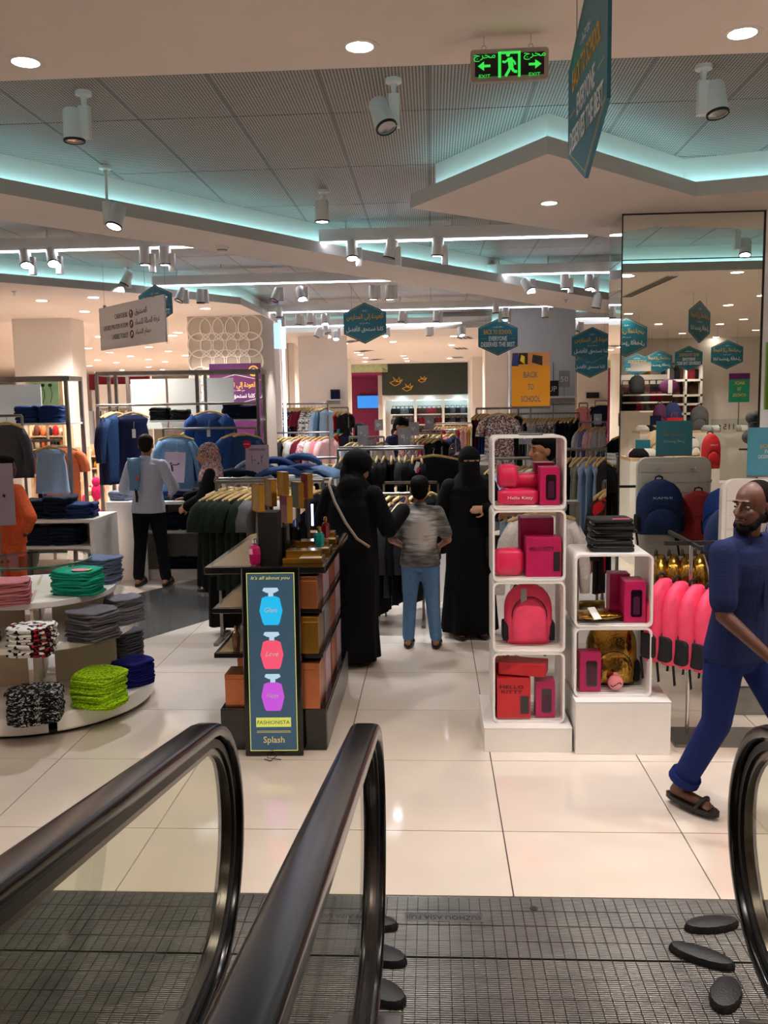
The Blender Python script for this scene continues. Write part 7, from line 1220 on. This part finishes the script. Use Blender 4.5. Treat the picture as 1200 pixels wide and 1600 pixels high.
# veiled woman facing us
p = G(735, 997); vw, J, hp = person('woman in black robe and face veil standing facing us, one hand at her chest', (p.x, p.y+.08, 0), R(8), 1.655, 'skin_lt', dict(elL=(.27, .0, 1.13), wrL=(.12, -.19, 1.20), elR=(-.28, .04, 1.10), wrR=(-.33, .0, .86)), robe=dict(m='abaya2', hem=(.25, .21), ph=2), veil=dict(m='abaya', slit=True, drop=True), handdir={'L': (Vector((-1, -.1, .05)), Vector((0, .9, -.3)))}, hands=(.5, .55), girth=1.05)
bg = thing('shoulder_bag', 'black quilted handbag carried at the side of the veiled woman', 'handbag', W(785, 872, p.y)); bg.location.y = p.y-.02; MB().rbox((0, 0, .1), (.30, .10, .2), .04, 'y', 4).build('body', 'black_cloth', bg, bevel=.015); MB().tube([(-.1, 0, .2), (-.08, 0, .32), (.02, 0, .38), (.09, 0, .32), (.1, 0, .2)], .009, 6).build('handle', 'black_fabric', bg, smooth='all')
# young man behind the cubes
p = W(846, 720, 7.55); ym, J, hp = person('dark-haired young man in white shirt behind the cube shelves, in profile facing left', (p.x+.02, 7.55, 0), R(-62), 1.76, 'skin_mid', dict(elL=(.24, -.02, 1.12), wrL=(.2, -.2, 1.05), elR=(-.25, .0, 1.12), wrR=(-.2, -.22, 1.1)), top='shirt_white', bottom='trouser_black', hair='hair_black', sleeves='short', head_yaw=R(-12), girth=1.1)
# farther shoppers
p = W(612, 672, 14.2); fm_, J, hp = person('man in navy polo leaning over the clothes in the far centre', (p.x-.18, 14.2, 0), R(70), 1.98, 'skin_mid', dict(chest=(0, -.10, 1.2), neck=(0, -.24, 1.37), head=(0, -.31, 1.5), shR=(-.19, -.22, 1.33), shL=(.19, -.22, 1.33), elR=(-.24, -.34, 1.08), wrR=(-.18, -.52, 1.0), elL=(.22, -.36, 1.08), wrL=(.2, -.55, 1.02)), head_tilt=R(30), top='shirt_navy', bottom='trouser_black', hair='hair_black', sleeves='short', vox=.012)
p = W(562, 662, 16.5); person('woman in black headscarf far behind the sixty card', (p.x, 16.5, 0), R(30), 1.72, 'skin_lt', {}, robe=dict(m='abaya'), veil=dict(m='abaya2', open=True), vox=.013)
p = W(666, 668, 15.5); person('woman in black veil far behind the seventy card', (p.x-.25, 15.5, 0), R(200), 1.7, 'skin_lt', {}, robe=dict(m='abaya'), veil=dict(m='abaya2'), vox=.013) if False else None
p = W(957, 668, 12.3); person('woman in dark patterned robe reaching left beside the mirrored column edge', (p.x+.02, 12.3, 0), R(-60), 1.70, 'skin_lt', dict(elR=(-.22, -.16, 1.18), wrR=(-.15, -.42, 1.16)), robe=dict(m='dark_floral'), veil=dict(m='dark_floral'), vox=.012)
p = W(20, 800, 8.3); person('woman in orange top with a hand on her hip at the left edge', (p.x-.05, 8.3, 0), R(150), 1.62, 'skin_dark', dict(elL=(.42, .04, 1.14), wrL=(.22, -.06, .98), elR=(-.42, .04, 1.14), wrR=(-.22, -.06, .98)), top='orange_top', bottom='orange_top', hair='hair_black', sleeves='long', vox=.011, longhair=True, girth=1.1)
# ================================================================== THE ENTRANCE SIDE BEHIND THE TRAVELATOR, SEEN IN THE COLUMN MIRROR
def mdown(px, py):
    p = G(px, py, SOF-.002); return Vector((p.x, min(3.85, 2*MIRY-p.y), p.z))
MD = [(1026, 397.6), (981.6, 431.6), (1172, 417), (1191, 462), (1138, 477), (982, 490.6), (1029, 506.6), (1162, 499), (1125, 506.6), (1181, 516), (1066, 521), (1119, 527), (1002, 515), (1017, 532), (1166, 532.6), (1068, 536.6), (1009, 548), (1100, 548.6), (999, 537)]
for i, (x, y) in enumerate(MD):
    p = mdown(x, y)
    if p.y < -12: continue
    downlight(p, 'round recessed downlight of the entrance ceiling, %s in view in the mirror from the top' % ordn(i), 'entrance downlights in the mirror', 1.3, DOWN_W*1.1 if p.y > -2.5 and i % 2 == 0 else (DOWN_W*.7 if i % 3 == 0 else None))
for k, (x, y) in enumerate(((-1.6, 1.2), (.4, 1.0), (2.4, 1.1), (-1.6, -2), (1.0, -2.2))): downlight(Vector((x, y, SOF-.002)), 'added unseen downlight above the travelator, %s from its lower end' % ordn(k), 'added downlights above the travelator', 1.3, DOWN_W*.85)  # out of view, added to light the entrance and the near floor
qa = G(978, 464, SOF-.003); qb = G(1064, 424, SOF-.003); qa.y = 2*MIRY-qa.y; qb.y = min(3.7, 2*MIRY-qb.y); dd = qb-qa; hl = dd.length/2
t = thing('slot_diffuser', 'long slotted air diffuser in the entrance ceiling, seen in the mirror', 'air vent', (qa+qb)/2, math.atan2(dd.y, dd.x)); MB().b2((-hl, -.075, -.004), (hl, .075, 0)).build('frame', 'fascia_shade_vent_grey', t)
for k in range(3): MB().b2((-hl+.02, -.062+.045*k, -.008), (hl-.02, -.038+.045*k, -.004)).build('slot', 'dark_ink', t)
q = G(1153, 352, TOP); spx = Vector((q.x, 2*MIRY-q.y, TOP)); t = thing('track_spotlight', 'lit white spotlight at the top right of the column mirror', 'spotlight', spx, 0, 'track spotlights'); ob('mount', sp_can, t); ob('driver_box', sp_box, t); h_ = ob('head', sp_head, t, (.08, 0, -.22), rot=(R(20), 0, R(20))); ob('rim', sp_rim, h_); ob('lens', sp_len, h_)
for px, py, Yv, rz, fr, lab, kk in ((978, 527, 15.5, 176, 'ar', 'at the left edge of the mirror', 1.1), (1093, 503, 12.6, 132, 'ar', 'hanging edge-on in the middle of the mirror', .95), (1030, 565, 19.0, 180, 'ar', 'small one low in the mirror', .8), (1076, 560, 18.8, 180, 'en', 'in English low in the mirror', .85), (1136, 554, 18.0, 178, 'ar', 'low at the right of the mirror', .95), (995, 570, 19.2, 184, 'en', 'half hidden low at the left of the mirror', .8)):
    hexsign(MI(px, py, Yv), R(rz), fr, 'reflected teal hexagon sign ' + lab, SOF, kk)
c = MI(1001, 573, 18.4); t = thing('blank_board', 'white hanging board low at the left of the mirror', 'hanging sign', c, pi); MB().b2((-.2, -.01, -.09), (.2, .01, .09)).build('board', 'board_white', t); wires(t, (-.15, .15), .09, SOF-c.z)
# shelving along the entrance wall
WY = 2*MIRY-21.5
wb = struct(MB().b2((3.2, WY-.2, 0), (13.5, WY, SOF)).build('wall_entrance', 'wall_paint'))
x0 = MI(1046, 600, 20.8).x; x1 = MI(1102, 600, 20.8).x; z0 = .6; z1 = W(1075, 592, 20.8).z
sh = thing('lit_shelving', 'white lit shelving bays of handbags on the entrance wall, seen in the mirror', 'shelving', (x0, WY+.05, 0)); w = x1-x0
MB().b2((0, 0, 0), (w, .03, 3.1)).build('back_board', 'white_paint', sh)
for u in (0, w/2, w-.05): MB().b2((u, .03, 0), (u+.05, .45, 2.9)).build('upright', 'white_paint', sh)
rb = random.Random(5); nb = 0
for k, py in enumerate((592, 616, 630, 645, 662)):
    z = W(1075, py, 20.8).z; MB().b2((0, .03, z-.05), (w, .45, z)).build('shelf', 'white_paint', sh)
    for q in range(6):
        o = ob('handbag', BAGM[rb.randrange(4)], None, (x0+w*(q+.6)/6.4, WY+.28, z+.002), rb.uniform(-.4, .4)); o.scale = (1.2, 1.2, rb.uniform(.9, 1.4)); tag(o, '%s handbag from the left on the %s lit shelf, seen in the mirror' % (ordn(5-q), ordn(k)), 'handbag', 'handbags on the lit shelving')
lamp(Vector((x0+w/2, WY+.9, 3.2)), 18, WARM, size=2.2)
def mtable(px0, px1, py, Yv, label, d=.6):
    a = MI(px0, py, Yv); b = MI(px1, py, Yv); xa, xb = min(a.x, b.x), max(a.x, b.x); y = 2*MIRY-Yv; t = thing('entrance_gondola', label, 'display table', (xa, y-d, 0), 0, 'entrance tables in the mirror'); w = xb-xa; z = a.z
    MB().b2((0, 0, z-.04), (w, d, z)).build('top', 'pale_wood', t); MB().b2((0, 0, 0), (w, .04, z-.04)).build('front_panel', 'white_paint', t); MB().b2((0, d-.04, 0), (w, d, z-.04)).build('rear_panel', 'white_paint', t)
    for u in (0, w-.04): MB().b2((u, .04, 0), (u+.04, d-.04, z-.04)).build('side_panel', 'white_paint', t)
    return xa, xb, y, z, d
def mbag(px, py, Yv, w, h, m, lab, words=None): p = MI(px, py, Yv); backpack(p.x, p.y, p.z, w, h, .16, m, lab+', seen in the mirror', pi+rb.uniform(-.2, .2), 'reflected backpacks', words=words, straps=False)
mat('grey_bag', '#55555a', rough=.8, bump=.2); mat('beige_bag', '#c9b08a', rough=.8); mat('purple_bag', '#5a1e50', rough=.7); mat('puma_red', '#d21f2a', rough=.6)
xa, xb, y, z, d = mtable(1000, 1175, 674, 15.0, 'long entrance table carrying grey and dark backpacks, seen in the mirror')
for px, w, h, m, lab in ((1092, .30, .42, 'grey_bag', 'grey backpack on the long entrance table'), (1050, .30, .48, 'navy_bag', 'navy backpack on the long entrance table'), (1031, .24, .46, 'purple_bag', 'purple backpack on the long entrance table')): mbag(px, 674, 15.2, w, h, m, lab)
o = thing('gift_bag', 'red carrier bag with white mark on the long entrance table, seen in the mirror', 'bag', MI(1053, 674, 14.9), pi); MB().b2((-.12, -.05, 0), (.12, .05, .22)).build('bag', 'puma_red', o); MB().tube([(-.05, 0, .22), (-.04, 0, .3), (.04, 0, .3), (.05, 0, .22)], .006, 5).build('handle', 'puma_red', o); text('7', .06, (0, -.052, .1), 'white_ink', o, h=.07)
o = thing('navy_card', 'navy price card on the long entrance table, seen in the mirror', 'sign', MI(1024, 674, 15.1), pi); MB().b2((-.09, -.005, .03), (.09, .005, .26)).build('card', 'g_navy', o); MB().b2((-.06, -.03, 0), (.06, .03, .03)).build('foot', 'steel', o)
rs_ = random.Random(9)
for k in range(9):
    px = 1003+k*10.5 if k < 3 else 1105+(k-3)*11; p = MI(px, 674, 14.8); o = MB().rings([[Vector((.12*q*cos(a), .045*sin(a)*q, zz_)) for a in [2*pi*i/10 for i in range(10)]] for q, zz_ in ((.95, 0), (1, .03), (.9, .06), (.5, .1))]).build('display_shoe', ('g_white', 'g_black', 'a_tan', 'g_ltgrey')[k % 4], None, p, rs_.uniform(0, 1), smooth='all'); tag(o, 'small shoe, %s along the long entrance table in the mirror' % ordn(k), 'shoe', 'shoes on the entrance table')
xa, xb, y, z, d = mtable(985, 1125, 716, 11.4, 'near entrance table with shoes and hanging bags, seen in the mirror')
mbag(1024, 714, 11.6, .22, .34, 'beige_bag', 'beige backpack on the near entrance table'); mbag(1110, 732, 11.0, .22, .42, 'puma_red', 'red backpack with white lettering at the near entrance table', 'PUMA'); mbag(1083, 712, 11.7, .16, .22, 'g_white', 'white shoe bag on the near entrance table')
o = thing('teal_card', 'teal card on the near entrance table, seen in the mirror', 'sign', MI(1004, 712, 11.5), pi); MB().b2((-.09, -.005, .02), (.09, .005, .2)).build('card', 'teal_board', o); MB().b2((-.05, -.03, 0), (.05, .03, .02)).build('foot', 'steel', o)
for k, (px, m) in enumerate(((995, 'g_ltpink'), (1012, 'g_white'), (998, 'g_black'))): p = MI(px, 715, 11.2-.1*k); o = MB().rings([[Vector((.13*q*cos(a), .05*sin(a)*q, zz_)) for a in [2*pi*i/10 for i in range(10)]] for q, zz_ in ((.95, 0), (1, .03), (.9, .06), (.5, .11))]).build('display_shoe', m, None, p, .3*k, smooth='all'); tag(o, '%s shoe on the near entrance table in the mirror' % ('pale pink', 'white', 'black')[k], 'shoe', 'shoes on the near entrance table')
# acrylic stand with price, posters, caps
p = MI(1150, 672, 13.0); t = thing('acrylic_stand', 'clear acrylic stand with a price card reading 115, seen in the mirror', 'display stand', (p.x, p.y, 0), pi); MB().b2((-.35, -.01, .9), (.35, .0, p.z+.16)).build('sheet', 'acrylic', t); MB().b2((-.34, -.2, 0), (.34, .2, .9)).build('cabinet', 'white_lacquer', t); MB().b2((.0, -.016, p.z-.05), (.22, -.011, p.z+.14)).build('price_card', 'white_tag', t); text('115', .15, (.11, -.018, p.z+.05), 'dark_ink', t, h=.08)
p = MI(1155, 604, 15.4); t = thing('back_to_school_sign', 'green and yellow upright back to school poster, seen in the mirror', 'sign', (p.x, p.y, 0), pi); mat('green_board', '#1f7a5c', rough=.4); MB().b2((-.17, -.005, p.z-.26), (.17, .005, p.z+.22)).build('board', 'green_board', t); MB().cyl((0, .0, .02), (0, 0, p.z-.26), .01, 8).build('pole', 'steel', t); MB().lathe([(.001, 0), (.16, 0), (.16, .02), (.001, .02)], n=16).build('foot', 'steel', t)
for k, wds in enumerate(('BACK', 'TO', 'SCHOOL')): text(wds, (.16, .06, .22)[k], (0, -.0065, p.z+.06-.1*k), 'gold_ink', t, h=.05)
MB().b2((-.17, -.007, p.z+.12), (.17, -.005, p.z+.22)).build('printed_band', 'purple_print', t)
p = MI(1005, 600, 19.5); t = thing('orange_banner', 'tall orange banner on the entrance side, low at the left of the mirror', 'banner', (p.x, p.y, 0), pi); MB().b2((-.14, -.01, .9), (.14, .01, 2.7)).build('banner', 'orange_board', t); MB().cyl((0, .02, 0), (0, .02, 2.7), .012, 8).build('pole', 'steel', t); MB().b2((-.2, -.15, 0), (.2, .15, .02)).build('foot', 'steel', t)
a = MI(975, 616, 18.5); b = MI(1050, 616, 18.5); t = thing('bag_shelving', 'white shelving with bags and a purple cushion, low at the left of the mirror', 'shelving', (min(a.x, b.x), a.y-.4, 0)); w = abs(b.x-a.x); MB().b2((0, 0, 0), (w, .03, 2.6)).build('back_board', 'wall_paint', t)
for k, py in enumerate((616, 628, 642)):
    z = MI(1000, py, 18.5).z; MB().b2((0, .03, z-.03), (w, .4, z)).build('shelf', 'white_paint', t)
    for q in range(7): o = ob('handbag', BAGM[rb.randrange(4)], None, (min(a.x, b.x)+w*(q+.5)/7, a.y-.18, z+.002), 0); tag(o, '%s small bag along the %s left-hand shelf in the mirror' % (ordn(q), ordn(k)), 'handbag', 'bags on the left-hand shelving')
mbag(995, 616, 18.3, .30, .38, 'black_fabric', 'black backpack on the high left-hand shelf')
lamp(Vector((w/2+min(a.x, b.x), a.y+.8, 3.2)), 18, WARM, size=2.2)
p = MI(1045, 616, 18.2); t = thing('purple_cushion', 'purple and white cushion on the high shelf, seen in the mirror', 'cushion', p, pi); MB().ell((0, 0, .15), (.2, .06, .15), 16, 10).build('cushion', 'purple_bag', t, smooth='all'); MB().b2((-.05, -.064, .02), (.03, -.05, .28)).build('white_band', 'g_white', t)
for k, (px, py) in enumerate(((1178, 660), (1172, 690), (1182, 672))): p = MI(px, py, 10.2); t = thing('cap', 'grey cap on the rack left of the pale blue card, %s, seen in the mirror' % ('upper', 'lower', 'rear')[k], 'cap', p, pi, 'caps in the mirror'); MB().ell((0, 0, .05), (.09, .1, .08), 14, 8).build('crown', 'grey_bag', t, smooth='all'); MB().rbox((0, -.13, .0), (.15, .12, .012), .05, 'z', 4).build('peak', 'grey_bag', t)
p = MI(1178, 700, 10.2); t = thing('cap_rack', 'thin steel cap rack, seen in the mirror', 'rack', (p.x, p.y+.12, 0)); MB().cyl((0, 0, 0), (0, 0, 1.85), .015, 8).build('pole', 'steel', t); MB().lathe([(.001, 0), (.18, 0), (.18, .02), (.001, .02)], n=16).build('foot', 'steel', t); MB().b2((-.2, -.02, 1.5), (.2, .0, 1.52)).build('arm', 'steel', t)
# lime strip at the right edge of the mirror
x = xat(1199, 560, 9.0); pl_ = struct(MB().b2((x+.06, 9.0, 0), (x+.6, 9.4, SOF)).build('pillar_right', 'wall_paint')); MB().b2((x-.02, 8.96, zat(1195, 640, 9.0)), (x+.4, 9.0, zat(1195, 535, 9.0))).build('lime_panel', mat('lime_paint', '#7fb02e', rough=.5), pl_)
